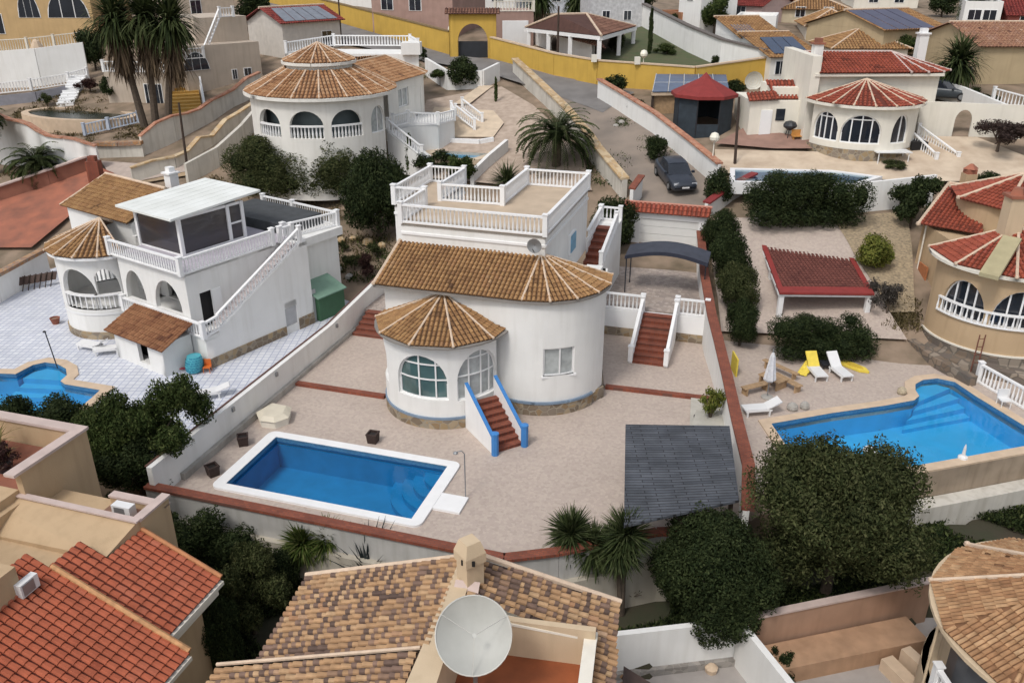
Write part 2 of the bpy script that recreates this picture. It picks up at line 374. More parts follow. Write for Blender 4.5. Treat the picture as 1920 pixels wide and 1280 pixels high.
def glaze(root, pl, op, pane=None, frame=None, vs=(0,), hs_=(), depth=.16, bw=.07, name='window'):
    path, L = pl; pane = pane or GLASSD; frame = frame or WHITE2
    a, b = op['s']-op['w']/2, op['s']+op['w']/2; n = 12 if op.get('arch', True) else 2
    ss = [op['s']-op['w']/2*math.cos(math.pi*i/n) for i in range(n+1)]
    mp_ = MB()
    for sa, sb in zip(ss, ss[1:]):
        mp_.poly([PP(path,sa,op['zb'],depth+.03),PP(path,sb,op['zb'],depth+.03),PP(path,sb,optop(op,sb),depth+.03),PP(path,sa,optop(op,sa),depth+.03)])
    fm = MB(); e = bw/2
    for k in range(6): pbar(fm, path, a+(b-a)*k/6, op['zb']+e, a+(b-a)*(k+1)/6, op['zb']+e, bw, depth-.03, depth+.02)
    for sa, sb in zip(ss, ss[1:]): pbar(fm, path, sa, optop(op,sa)-e*.8, sb, optop(op,sb)-e*.8, bw, depth-.03, depth+.02)
    if not op.get('arch', True) or op.get('spring', 0) > 0:
        for s in (a+e, b-e): pbar(fm, path, s, op['zb'], s, optop(op, a), bw, depth-.03, depth+.02)
    for q in vs:
        s = op['s']+q*op['w']/2; pbar(fm, path, s, op['zb'], s, optop(op, s), bw, depth-.032, depth+.018)
    for q in hs_:
        z = op['zb']+q*op['h']
        xs = [s for s in np.linspace(a, b, 41) if optop(op, s) > z]
        for k in range(6 if xs else 0):
            q0, q1 = (xs[0]+(xs[-1]-xs[0])*j/6 for j in (k, k+1)); pbar(fm, path, q0, z, q1, z, bw*.8, depth-.034, depth+.016)
    f = part(name, fm, frame, root); part('pane', mp_, pane, f); return f
BK = [0]
def balus(mb, a, b, h=.9, sp=.23, posts=(1, 1), r=.055, pw=.22, n=4):
    BK[0] += 1; pw += .006*(BK[0] % 5); h += .0031*(BK[0] % 3)
    a = Vector(a); b = Vector(b); d = b-a; L = math.hypot(d.x, d.y)
    if L < .01: return
    mb.beam((a.x,a.y,a.z+h-.09), (b.x,b.y,b.z+h-.09), .17, .09)
    mb.beam((a.x,a.y,a.z+.02), (b.x,b.y,b.z+.02), .15, .09)
    k = max(1, int(round(L/sp)))
    for i in range(k):
        p = a+d*((i+.5)/k)
        prof = [(r*.8, .11), (r*1.05, .3*h), (r*.55, .62*h), (r*.8, h-.09)]
        mb.lathe(p.x, p.y, [(q, p.z+z) for q, z in prof], n, cap=False)
    for p, on in zip((a, b), posts):
        if on:
            e = pw/2; mb.box(p.x-e, p.x+e, p.y-e, p.y+e, p.z-.02, p.z+h+.08); mb.box(p.x-e-.03, p.x+e+.03, p.y-e-.03, p.y+e+.03, p.z+h+.08, p.z+h+.13)
def tiles(mb, poly, dn=None, pu=.25, pv=.36, r=None, base=True, seed=1, flat=False, dark=.0, darklow=0.):
    rg = random.Random(seed); r = r or pu*.42
    P = [Vector(p) for p in poly]; nrm = Vector((0,0,0))
    for i in range(len(P)): nrm += (P[i]-P[0]).cross(P[(i+1) % len(P)]-P[0])
    nrm.normalize()
    if nrm.z < 0: nrm = -nrm
    dn = Vector(dn) if dn else Vector((nrm.x, nrm.y, 0)); dn = (dn-nrm*dn.dot(nrm)).normalized(); cr = nrm.cross(dn)
    Q = [((p-P[0]).dot(cr), (p-P[0]).dot(dn)) for p in P]
    if base: mb.poly([tuple(p-nrm*.0) for p in P] , dark)
    amin, amax = min(q[0] for q in Q), max(q[0] for q in Q); bmin, bmax = min(q[1] for q in Q), max(q[1] for q in Q)
    nc = max(1, int((amax-amin)/pu)); pu2 = (amax-amin)/nc
    for i in range(nc):
        a = amin+(i+.5)*pu2; xs = []
        for (a0, b0), (a1, b1) in zip(Q, Q[1:]+Q[:1]):
            if (a0-a)*(a1-a) < 0: xs.append(b0+(b1-b0)*(a-a0)/(a1-a0))
        if len(xs) < 2: continue
        t0, t1 = min(xs), max(xs); b = t1
        k0 = int((bmax-t1)/pv); b = bmax-k0*pv
        b = min(b, t1)
        while b > t0+.05:
            e = max(b-pv*1.12, t0); col = rg.random(); col = min(.99, max(.01, .6*col+.4*(.5+.5*math.sin(a*1.7+seed)*math.sin(b*1.3+a*.6))))
            nseg = 5 if darklow else 3; vs = []
            for (bb, rr, lift) in ((b, r, .035), (e, r*.86, .0)):
                for j in range(nseg+1):
                    t = math.pi*j/nseg
                    if flat: off = (math.cos(t)*rr, lift+ (.028 if 0 < j < nseg else .0))
                    else: off = (math.cos(t)*rr, lift+math.sin(t)*rr*(1.05 if darklow else .8))
                    vs.append(tuple(P[0]+cr*(a+off[0])+dn*bb+nrm*off[1]))
            m = nseg+1
            if darklow and rg.random() < darklow:  # this share of tiles gets a darker tone on the lower part
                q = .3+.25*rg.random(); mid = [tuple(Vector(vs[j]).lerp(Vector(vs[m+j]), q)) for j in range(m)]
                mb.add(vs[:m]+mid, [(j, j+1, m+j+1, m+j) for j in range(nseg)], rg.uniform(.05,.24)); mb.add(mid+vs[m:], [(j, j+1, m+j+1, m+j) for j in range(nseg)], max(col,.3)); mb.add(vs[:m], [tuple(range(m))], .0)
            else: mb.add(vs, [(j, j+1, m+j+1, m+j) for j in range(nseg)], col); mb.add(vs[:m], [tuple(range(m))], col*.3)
            b -= pv
def rib(mb, a, b, r=.1, knob=True):
    a = Vector(a); b = Vector(b); mb.tube([tuple(a), tuple(b)], r, 6)
    if knob: mb.lathe(b.x, b.y, [(r*.9, b.z-r*.8), (r*1.35, b.z-r*.2), (r*1.2, b.z+r), (r*.4, b.z+r*1.5)], 6)
def cone_roof(root, c, r, ze, za, a0, a1, n, tmat, rmat=None, r0=.0, pu=.25, pv=.36, rr=.09, soff=None, name='roof', ribs=True, knob=True, seed=3):
    mb = MB(); cap = MB(); rmat = rmat or MORT
    for k in range(n):
        A = [R(a0+(a1-a0)*(k+j)/n) for j in (0, 1)]
        lo = [(c[0]+r*math.sin(t), c[1]-r*math.cos(t), ze) for t in A]
        hi = [(c[0]+r0*math.sin(t), c[1]-r0*math.cos(t), za) for t in A]
        tiles(mb, [lo[0], lo[1]] + ([hi[1], hi[0]] if r0 > .05 else [hi[0]]), None, pu, pv, seed=seed+k)
        if soff: mb2 = soff; mb2.poly([lo[1], lo[0], (lo[0][0],lo[0][1],ze-.12), (lo[1][0],lo[1][1],ze-.12)])
    if ribs:
        full = abs(a1-a0) >= 360
        for k in range(n if full else n+1):
            t = R(a0+(a1-a0)*k/n); q = r0 if r0 > .05 else .02
            rib(cap, (c[0]+q*math.sin(t), c[1]-q*math.cos(t), za+.05), (c[0]+r*1.0*math.sin(t), c[1]-r*1.0*math.cos(t), ze+.05), rr, knob)
    ro = part(name, mb, tmat, root)
    if ribs: part('ridge_cap', cap, rmat, ro)
    return ro
def drum(mb, c, r, z0, z1, a0=0, a1=360, n=32):
    mb.lathe(c[0], c[1], [(r, z0), (r, z1)], n, a0=a0, a1=a1, cap=False)
def disc(mb, c, r, z, a0=0, a1=360, n=32):
    pts = [(c[0]+r*math.sin(R(a0+(a1-a0)*k/n)), c[1]-r*math.cos(R(a0+(a1-a0)*k/n)), z) for k in range(n+(0 if a1-a0 >= 360 else 1))]
    mb.poly(pts)
def stairs(root, a, b, width, n, mat=None, name='steps'):
    """flight from a (low) to b (high), centre line"""
    mb = MB(); a = Vector(a); b = Vector(b); d = b-a; L = math.hypot(d.x, d.y); rise = d.z/n; ux, uy = d.x/L, d.y/L
    for i in range(n):
        p = a+d*(i/n); q = a+d*((i+1)/n); z = a.z+rise*(i+1)
        mb.beam((p.x-ux*.02, p.y-uy*.02, z-.04), (q.x, q.y, z-.04), width, .04)
        mb.beam((p.x+ux*.01, p.y+uy*.01, a.z-.3 if i < 3 else z-rise*3), (b.x if i > n-3 else q.x+ux*.3, b.y if i > n-3 else q.y+uy*.3, a.z-.3 if i < 3 else z-rise*3), width-.01, z-.04-(a.z-.3 if i < 3 else z-rise*3))
    return part(name, mb, mat or BRICKR, root)
# ---------------------------------------------------------------- vegetation
LEAF = {}
def leafmat(name, cols, nvar=.35, tr=.2):
    if name not in LEAF: LEAF[name] = attrmat(name, [(i/(len(cols)-1), c) for i, c in enumerate(cols)], .75, nvar=nvar, nscale=1.6, transl=tr)
    return LEAF[name]
L_DARK = leafmat('dark_leaves', [(.008,.013,.005),(.022,.036,.013),(.048,.066,.024),(.095,.115,.045)])
L_OLIVE = leafmat('olive_leaves', [(.014,.020,.008),(.042,.056,.020),(.088,.10,.038),(.15,.15,.07)])
L_MID = leafmat('mid_green_leaves', [(.014,.024,.008),(.038,.062,.017),(.08,.11,.033),(.15,.17,.06)])
L_YEL = leafmat('yellow_green_leaves', [(.05,.07,.012),(.12,.15,.03),(.22,.23,.05),(.32,.30,.08)])
L_RED = leafmat('purple_leaves', [(.02,.012,.012),(.06,.025,.025),(.09,.05,.04),(.12,.08,.06)])
L_DRY = leafmat('dry_fronds', [(.07,.05,.035),(.14,.10,.065),(.22,.16,.10)])
L_PALM = leafmat('palm_leaves', [(.016,.026,.010),(.045,.065,.022),(.085,.11,.04),(.13,.15,.07)])
L_YUCCA = leafmat('yucca_leaves', [(.03,.05,.012),(.07,.11,.022),(.13,.17,.04),(.22,.22,.09)])
L_BLUE = leafmat('grey_blue_leaves', [(.02,.03,.035),(.045,.06,.065),(.08,.10,.105)])
def npmesh(name, V, Fq, col, mat):
    me = bpy.data.meshes.new(name); nv, nf = len(V), len(Fq)
    me.vertices.add(nv); me.vertices.foreach_set('co', V.astype(np.float32).ravel())
    me.loops.add(nf*4); me.loops.foreach_set('vertex_index', Fq.astype(np.int32).ravel())
    me.polygons.add(nf); me.polygons.foreach_set('loop_start', np.arange(0, nf*4, 4, dtype=np.int32))
    me.update(calc_edges=True)
    at = me.color_attributes.new('tc', 'FLOAT_COLOR', 'CORNER')
    arr = np.ones((nf*4, 4), dtype=np.float32); arr[:, :3] = np.repeat(col, 4)[:, None]
    at.data.foreach_set('color', arr.ravel()); me.materials.append(mat); me.validate(); return me
def crown_mesh(name, blobs, n, size, mat, seed=1, shell=.55, droop=0., lump=.16, clump=.9):
    """blobs: (x,y,z,rx,ry,rz). many leaf faces through each blob's outer volume"""
    g = np.random.default_rng(seed); B = np.array(blobs, float)
    wt = (B[:,3]*B[:,4]*B[:,5])**(2/3); wt /= wt.sum()
    k = g.choice(len(B), n, p=wt); d = g.normal(size=(n, 3)); d /= np.linalg.norm(d, axis=1)[:, None]
    ph = g.uniform(0, 6.28, (len(B), 6))[k]
    lum = np.sin(d[:,0]*5+ph[:,0])*np.sin(d[:,1]*6+ph[:,1])+np.sin(d[:,2]*5+ph[:,2])*np.sin(d[:,0]*8+ph[:,3])+.6*np.sin(d[:,1]*13+ph[:,4])*np.sin(d[:,2]*12+ph[:,5])
    rad = (shell+(1-shell)*g.random(n)**.6)*(1+lump*lum)
    c = B[k,:3]+d*B[k,3:6]*rad[:,None]
    c += g.normal(size=(n,3))*size*.3
    nm = d+g.normal(size=(n,3))*.75; nm /= np.linalg.norm(nm, axis=1)[:,None]
    t = np.cross(nm, g.normal(size=(n,3))); t /= np.linalg.norm(t, axis=1)[:,None]; t[:,2] -= droop; t /= np.linalg.norm(t, axis=1)[:,None]
    b = np.cross(nm, t); s = size*g.uniform(.55, 1.3, n)[:,None]
    V = np.stack([c-t*s, c-b*s*.42+nm*s*.12, c+t*s, c+b*s*.42+nm*s*.12], 1).reshape(-1, 3)
    Fq = np.arange(n*4).reshape(n, 4)
    cl = .5+.25*lum/1.6
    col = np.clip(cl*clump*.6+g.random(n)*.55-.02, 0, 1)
    # loose inner masses so the crown is not see-through everywhere
    vs, fs, cs = [V], [Fq], [col]; off = n*4
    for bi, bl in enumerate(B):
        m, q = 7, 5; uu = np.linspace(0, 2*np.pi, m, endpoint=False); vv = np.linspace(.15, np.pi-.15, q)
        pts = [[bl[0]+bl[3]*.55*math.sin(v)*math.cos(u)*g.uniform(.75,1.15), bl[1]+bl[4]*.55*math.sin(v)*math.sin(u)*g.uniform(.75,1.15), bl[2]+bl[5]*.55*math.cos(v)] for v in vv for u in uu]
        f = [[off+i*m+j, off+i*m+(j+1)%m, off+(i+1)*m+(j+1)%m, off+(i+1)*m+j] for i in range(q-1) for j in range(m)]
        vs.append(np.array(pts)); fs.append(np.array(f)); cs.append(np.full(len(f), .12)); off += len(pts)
    return npmesh(name, np.concatenate(vs), np.concatenate(fs), np.concatenate(cs), mat)
def strap(V, Fq, C, base, az, el, L, wd, sag, segs=3, col=.5, twist=0):
    """one strap leaf rising at elevation el and sagging"""
    x, y, z = base; e = el; st = L/segs; pa, pb = -math.sin(az), math.cos(az); rows = []
    for i in range(segs+1):
        w_ = wd*(1-(i/segs)**1.6)+.004
        rows.append(((x-pa*w_, y-pb*w_, z), (x+pa*w_, y+pb*w_, z)))
        x += math.cos(e)*math.cos(az)*st; y += math.cos(e)*math.sin(az)*st; z += math.sin(e)*st; e -= sag
    for (a, b), (c, d) in zip(rows, rows[1:]):
        o = len(V); V.extend([a, b, d, c]); Fq.append((o, o+1, o+2, o+3)); C.append(col)
def head_mesh(name, mat, n, L, wd, e0, e1, sag, seed, segs=3, z0=0., spread=.1):
    g = random.Random(seed); V, Q, C = [], [], []
    for i in range(n):
        el = R(g.uniform(e0, e1)); az = g.uniform(0, 6.283)
        strap(V, Q, C, (g.gauss(0, spread*.5), g.gauss(0, spread*.5), z0+g.uniform(-spread, spread)), az, el, L*g.uniform(.75, 1.1), wd, sag*g.uniform(.6, 1.4), segs, g.random())
    return npmesh(name, np.array(V), np.array(Q), np.array(C), mat)
def frond_mesh(name, mat, n, L, seed, e0=-5, e1=82, sag=.078, pairs=26, ll=.5):
    g = random.Random(seed); V, Q, C = [], [], []
    for i in range(n):
        az = i*2.39996+g.uniform(-.2, .2); e = R(e1-(e1-e0)*((i+.5)/n)**.8+g.uniform(-6, 6)); Lf = L*g.uniform(.85, 1.1)
        x = y = z = 0.; st = Lf/pairs; fc = g.random()
        for k in range(pairs):
            nx = x+math.cos(e)*math.cos(az)*st; ny = y+math.cos(e)*math.sin(az)*st; nz = z+math.sin(e)*st
            px, py = -math.sin(az), math.cos(az); w_ = .03*(1-k/pairs)+.01
            o = len(V); V += [(x-px*w_,y-py*w_,z),(x+px*w_,y+py*w_,z),(nx+px*w_,ny+py*w_,nz),(nx-px*w_,ny-py*w_,nz)]; Q.append((o,o+1,o+2,o+3)); C.append(.9)
            if k > 1:
                q = math.sin(math.pi*min(1, (k+1)/pairs)**.75)*ll+.08
                for sd in (-1, 1):
                    tx = x+(px*sd*.8+math.cos(az)*.55)*q; ty = y+(py*sd*.8+math.sin(az)*.55)*q; tz = z+math.sin(e)*q*.5-.10*q+g.uniform(-.05,.05)
                    o = len(V); hx, hy = math.cos(az)*.07, math.sin(az)*.07
                    V += [(x-hx,y-hy,z),(x+hx,y+hy,z),(tx+hx*.4,ty+hy*.4,tz),(tx-hx*.4,ty-hy*.4,tz)]; Q.append((o,o+1,o+2,o+3)); C.append(min(1, max(0, fc*.6+g.random()*.4)))
            x, y, z = nx, ny, nz; e -= sag*(.6+k/pairs)*.9
    return npmesh(name, np.array(V), np.array(Q), np.array(C), mat)
def leafobj(name, me, root, loc=(0,0,0), rz=0, sc_=(1,1,1)):
    o = bpy.data.objects.new(name, me); sc.collection.objects.link(o); o.parent = root
    o.location = loc; o.rotation_euler = (0, 0, rz); o.scale = sc_; return o
def trunkmb(h, r, limbs=4, seed=1, lean=(0, 0), spread=.5):
    g = random.Random(seed); mb = MB(); top = (lean[0], lean[1], h)
    mb.tube([(0,0,-.3),(lean[0]*.3,lean[1]*.3,h*.4),top], [r*1.25, r, r*.7], 8)
    for i in range(limbs):
        a = i*6.283/limbs+g.uniform(-.4,.4); s = spread*g.uniform(.7, 1.2)
        mb.tube([(lean[0]*.8, lean[1]*.8, h*.8), (top[0]+math.cos(a)*s*.5, top[1]+math.sin(a)*s*.5, h+s*.6), (top[0]+math.cos(a)*s, top[1]+math.sin(a)*s, h+s*1.3)], [r*.6, r*.4, r*.15], 5)
    return mb
CR = {}
def blobset(kind, seed):
    g = random.Random(seed)
    if kind == 'round':      # unit radius, dense clipped
        return [(0,0,0,.84,.84,.84)]+[(math.cos(a)*.6, math.sin(a)*.6, g.uniform(-.5,.45), r_,r_,r_) for a, r_ in [(k*.79+g.uniform(-.3,.3), g.uniform(.3,.46)) for k in range(9)]]+[(g.uniform(-.3,.3),g.uniform(-.3,.3),.5,.42,.42,.42)]
    if kind == 'loose':
        return [(g.gauss(0,.42), g.gauss(0,.42), g.uniform(-.45,.55), g.uniform(.28,.48), g.uniform(.28,.48), g.uniform(.22,.4)) for _ in range(13)]
    if kind == 'full':
        return [(0,0,-.05,.72,.72,.7)]+[(math.cos(a)*rr, math.sin(a)*rr, z_, q, q, q*.9) for a, rr, z_, q in [(k*.7, g.uniform(.45,.72), g.uniform(-.55,.5), g.uniform(.26,.42)) for k in range(18)]]+[(g.uniform(-.35,.35), g.uniform(-.35,.35), .62, .3, .3, .3) for k in range(3)]
    if kind == 'mass':
        return [(-.95+.19*i+g.uniform(-.06,.06), g.uniform(-.35,.35), g.uniform(-.45,.25), g.uniform(.26,.36), g.uniform(.45,.6), g.uniform(.5,.65)) for i in range(11)]+[(-.8+.4*i, -.2, -.6, .35, .5, .4) for i in range(5)]+[(g.uniform(-.7,.7), g.uniform(-.3,.3), .5, .28, .4, .32) for i in range(5)]
    if kind == 'column':
        return [(g.gauss(0,.05), g.gauss(0,.05), -.85+i*.24, .34*(1-((i-3.)/6.5)**2), .34*(1-((i-3.)/6.5)**2), .25) for i in range(8)]
    if kind == 'flat':
        return [(g.uniform(-.7,.7), g.uniform(-.7,.7), g.uniform(-.1,.25), .38, .38, .3) for _ in range(12)]
def crown(kind, n, size, mat, seed):
    key = (kind, n, size, mat.name, seed)
    if key not in CR:
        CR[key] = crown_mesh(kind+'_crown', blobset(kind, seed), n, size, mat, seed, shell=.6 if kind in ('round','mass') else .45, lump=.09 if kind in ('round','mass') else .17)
    return CR[key]
def tree(name, label, cat, base, ch, sx, sy, sz, kind='loose', n=5000, size=.075, mat=None, seed=1, rz=0, trunk=True, group=None, tr=None):
    """base point; ch = height of crown centre above it; sx,sy,sz = crown half sizes in metres; size is relative to them"""
    t = thing(name, label, cat, FW, base, group)
    if trunk:
        h = max(.2, ch-sz*(.45 if kind != 'mass' else .8))
        part('trunk', _off(trunkmb(h, tr or max(.05, sx*.06), 5, seed, spread=sx*(.45 if kind != 'mass' else .15)), base), BARK, t)
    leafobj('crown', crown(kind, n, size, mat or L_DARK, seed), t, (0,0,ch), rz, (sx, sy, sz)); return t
def _off(mb, b): mb.v = [(p[0]+b[0], p[1]+b[1], p[2]+b[2]) for p in mb.v]; return mb
def shrub(name, label, base, sx, sy, sz, kind='round', n=3000, size=.09, mat=None, seed=1, cat='shrub', group=None, rz=0):
    t = thing(name, label, cat, FW, base, group)
    mb = MB(); g = random.Random(seed)
    for i in range(4):
        a = i*1.6; mb.tube([(base[0],base[1],base[2]-.15),(base[0]+math.cos(a)*sx*.35,base[1]+math.sin(a)*sy*.35,base[2]+sz*1.0)], [.05,.02], 5)
    part('stem', mb, BARK, t)
    leafobj('foliage', crown(kind, n, size, mat or L_DARK, seed), t, (0,0,sz*.92), rz, (sx, sy, sz)); return t
def yucca_tree(label, base, heads, L=.75, seed=1, mat=None, name='yucca_tree', group=None, skirt=True):
    t = thing(name, label, 'yucca', FW, base, group); mb = MB()
    for hx, hy, hzz in heads:
        mb.tube([(base[0],base[1],base[2]-.3),(base[0]+hx*.6,base[1]+hy*.6,base[2]+hzz*.5),(base[0]+hx,base[1]+hy,base[2]+hzz)], [.13,.09,.08], 7)
    part('trunk', mb, BARK, t)
    for i, (hx, hy, hzz) in enumerate(heads):
        leafobj('leaf_head', head_mesh('leaf_head', mat or L_YUCCA, 620, L, .042, -80, 88, .13, seed+i), t, (hx, hy, hzz), i)
    return t
def date_palm(label, base, th, L, seed=1, n=46, name='date_palm'):
    t = thing(name, label, 'palm tree', FW, base); mb = MB()
    prof = []; k = 8
    for i in range(k+1): prof += [(.34+.05*(i % 2), base[2]-.3+(th+.3)*i/k)]
    mb.lathe(base[0], base[1], prof, 9)
    part('trunk', mb, BARK, t)
    leafobj('crown', frond_mesh('crown', L_PALM, n, L, seed), t, (0,0,th), 0); return t
def fan_palm(label, base, top, L=1.9, seed=1, name='fan_palm', skirt=True, group=None, long=0):
    t = thing(name, label, 'palm tree', FW, base, group); mb = MB(); b = Vector(base); tp = Vector(top); m = b.lerp(tp, .5)+Vector((0,0,0))
    mb.tube([tuple(b-Vector((0,0,.4))), tuple(m), tuple(tp)], [.36, .27, .24], 8); part('trunk', mb, BARK, t)
    d = tp-b
    leafobj('crown', head_mesh('crown', L_PALM, 520, L, .12, -40, 88, .3, seed, 4, 0, .3), t, tuple(d))
    if skirt: leafobj('dead_skirt', head_mesh('dead_skirt', L_DRY, 240, L*.8, .08, -88, -48, .08, seed+5, 3, -.5, .55), t, tuple(d-Vector((0,0,.2))))
    for q in range(long): leafobj('dead_skirt', head_mesh('dead_skirt', L_DRY, 260, L*.9, .09, -88, -55, .06, seed+9+q, 3, -.5, .6), t, (d.x*(1-.14*(q+1)), d.y, d.z-1.7*(q+1)))
    return t
# ---------------------------------------------------------------- terrain
def shift(u):
    if u < -7.3: return 0
    if u < .6: return (u+7.3)*.52
    if u < 6.5: return 4.1+(u-.6)*1.05
    return 10.3+(u-6.5)*.65
def TT(x, y):
    z = T0(x, y); u, v = FM.loc((x, y)); q = v-shift(u)
    if q < 24.3: z = min(z, -2.3+max(0, q-24.0)*6)
    if x > 2.6 and y < 21.9+(x-3.2)*.156+max(0,x-8)*.107: z = -3.3
    return z
def WV(px, py, v):
    """point of the ray through a photo pixel on the main plot's line v"""
    r = (px-960)/F; d = (py-640)/F; a = R(17); k = v/(r*math.sin(a)+(_c-d*_s)*math.cos(a))
    return (r*k, (_c-d*_s)*k, CAMH-(_s+d*_c)*k)
def inpoly(p, poly):
    c = False
    for (x0, y0), (x1, y1) in zip(poly, poly[1:]+poly[:1]):
        if (y0 > p[1]) != (y1 > p[1]) and p[0] < (x1-x0)*(p[1]-y0)/(y1-y0)+x0: c = not c
    return c
POOLM = [(-20,24.7),(-11.65,24.7),(-11.65,28.6),(-20,28.6)]
POOLM_W = [FM.w(*p) for p in POOLM]
POOLR_W = [W(*p)[:2] for p in ((1446,796),(1560,776),(1660,762),(1714,752),(1723,744),(1716,733),(1716,722),(1730,714),(1757,711),(1790,718),(1830,745),(1920,800),(1990,843),(1920,838),(1800,860),(1670,883),(1520,906))]
POOLL_W = [W(*p)[:2] for p in ((-60,700),(0,702),(30,703),(45,695),(62,686),(85,681),(108,684),(124,693),(126,705),(114,716),(122,722),(188,733),(172,748),(120,790),(60,830),(-60,830))]
DIPS = [POOLM_W, POOLR_W, POOLL_W]
def dip(x, y):
    for pl in DIPS:
        cx = sum(p[0] for p in pl)/len(pl); cy = sum(p[1] for p in pl)/len(pl)
        if abs(x-cx) < 16 and abs(y-cy) < 12:
            for k in range(9):
                if inpoly((x+1.1*math.cos(k*.785)*(k<8), y+1.1*math.sin(k*.785)*(k<8)), pl): return True
    return False
def groundmesh(xs, ys, fn, cut=None):
    mb = MB(); idx = {}
    for j, y in enumerate(ys):
        for i, x in enumerate(xs): mb.v.append((x, y, fn(x, y)))
    n = len(xs)
    for j in range(len(ys)-1):
        for i in range(n-1):
            if cut and cut((xs[i]+xs[i+1])/2, (ys[j]+ys[j+1])/2): continue
            mb.f.append((j*n+i, j*n+i+1, (j+1)*n+i+1, (j+1)*n+i)); mb.c.append(.5)
    return mb
def gz(x, y):
    z = TT(x, y)-.12
    if dip(x, y): return -3.
    return z + .08*math.sin(x*.7+y*.3)*math.sin(y*.5)
xs = [-400,-250,-150,-110]+[-90+i for i in range(50)]+[-40+i*.5 for i in range(150)]+[35+i for i in range(56)]+[110,150,250,400]
ys = [-60,-20,5]+[12+i*.5 for i in range(90)]+[57+i for i in range(90)]+[150+i*8 for i in range(12)]+[260,320,400,600,900]
struct('ground', groundmesh(xs, ys, lambda x, y: gz(x, y)-(.7 if -26 < x < 26 and 6 < y < 38 and TT(x, y) < -.35 else 0)), plain('hill_soil', (.27,.20,.145), .97, .3, .6, .6, 5, col2=(.13,.10,.065)))
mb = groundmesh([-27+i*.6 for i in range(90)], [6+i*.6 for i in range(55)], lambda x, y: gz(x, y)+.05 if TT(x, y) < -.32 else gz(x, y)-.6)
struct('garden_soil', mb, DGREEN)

def poly_w(pts, z=0): return [W(*p, z)[:2] for p in pts]
# ---------------------------------------------------------------- main plot
cop = [(-20.55,24.3),(-11.2,24.3),(-11.2,29.05),(-20.55,29.05)]
front = [(-22.1,23.15),(-7.3,23.05),(-5.6,23.9),(-2.3,26.2),(.6,27.4),(.6,30),(-.5,36.5),(-2,43),(-2.6,45.2)]
mp_ = MB(); mp_.prism(front+[(-7,44.4),(-9,44.4),(-9,46),(-22.1,46)], -.25, 0, holes=[POOLM])
struct('patio_paving', mp_, PAVE, FM)
mb = MB(); mb.prism([(-22.05,33.65),(-16.9,33.65),(-16.9,46),(-22.05,46)], -.1, .14); mb.prism([(-6.7,37.95),(-1.05,38.2),(-2.5,45),(-8.3,44.5)], -.1, .14)
struct('upper_patio_paving', mb, PAVE, FM)
solo('step_edging', (lambda m: (m.beam((-22.0,33.62,.0),(-16.9,33.62,.0),.3,.16), m)[1])(MB()), BRICKR, 'red brick step edging across the paving between white wall and round tower', 'step edging', FM, (-19.5,33.6,0))
solo('step_edging', (lambda m: (m.beam((-6.6,37.9,.0),(-1.0,38.15,.0),.3,.16), m)[1])(MB()), BRICKR, 'red brick step edging below the outdoor stairs beside the round house wall', 'step edging', FM, (-4,38,0))
# pool
pl = thing('swimming_pool', 'rectangular deep blue pool with white coping and curved corner steps', 'pool', FM, (-15.8,26.6,0))
def rrect(u0, u1, v0, v1, r, n=5):
    out = []
    for cx, cy, a in ((u1-r,v0+r,-90),(u1-r,v1-r,0),(u0+r,v1-r,90),(u0+r,v0+r,180)):
        for i in range(n+1): t = R(a+90*i/n); out.append((cx+r*math.cos(t), cy+r*math.sin(t)))
    return out
mb = MB(); mb.prism(rrect(-20.52,-11.15,24.3,29.05,.35), -.1, .1, holes=[POOLM]); part('coping', mb, WHITE2, pl)
mb = MB()
for (a, b) in zip(POOLM, POOLM[1:]+POOLM[:1]): mb.poly([(a[0],a[1],-1.7),(b[0],b[1],-1.7),(b[0],b[1],.09),(a[0],a[1],.09)])
mb.poly([(p[0],p[1],-1.5) for p in POOLM]); part('basin', mb, POOLD, pl)
for i, r in enumerate((2.5,2.0,1.5,1.0)):
    mb = MB(); z1 = -1.2+i*.27; pts = [(-11.66,28.59)]+[(-11.66-r*math.cos(R(t)), 28.59-r*math.sin(R(t))) for t in range(0,91,9)]
    mb.prism(pts, z1-.3, z1); part('step', mb, POOLD, pl)
mb = MB(); mb.poly([(p[0],p[1],-.12) for p in POOLM]); part('water', mb, watermat('pool_water', (.62,.82,.95)), pl)
TLINE = bricks('pool_tile_line', (.03,.12,.28), (.06,.22,.40), (.10,.25,.40), .12,.06,.008,.4,vert=True)
def tileline(pl, P_, z0=-.2, z1=.055):
    mb = MB(); q = offs_(P_, -.012)
    for a, b in zip(q, q[1:]+q[:1]): mb.poly([(a[0],a[1],z0),(b[0],b[1],z0),(b[0],b[1],z1),(a[0],a[1],z1)])
    part('tile_line', mb, TLINE, pl)
def offs_(poly, d):
    out = []; n = len(poly); ar = sum(a[0]*b[1]-b[0]*a[1] for a, b in zip(poly, poly[1:]+poly[:1])); s = 1 if ar > 0 else -1
    for i in range(n):
        a, b, c = poly[i-1], poly[i], poly[(i+1) % n]
        n1 = ((b[1]-a[1]), -(b[0]-a[0])); l1 = math.hypot(*n1); n2 = ((c[1]-b[1]), -(c[0]-b[0])); l2 = math.hypot(*n2)
        nx, ny = n1[0]/l1+n2[0]/l2, n1[1]/l1+n2[1]/l2; k = max(.6, (nx*nx+ny*ny)/2)
        out.append((b[0]+s*d*nx/k, b[1]+s*d*ny/k))
    return out
tileline(pl, POOLM)
mb = MB(); mb.box(-11.14,-10.0,25.6,26.7,0,.1); solo('shower_tray', mb, WHITE2, 'white tiled foot platform at the corner of the blue pool coping', 'shower tray', FM, (-10.6,26.1,0))
t = thing('outdoor_shower', 'thin metal outdoor shower pole beside the rectangular pool', 'shower', FM, (-10.15,26.75,0)); mb = MB()
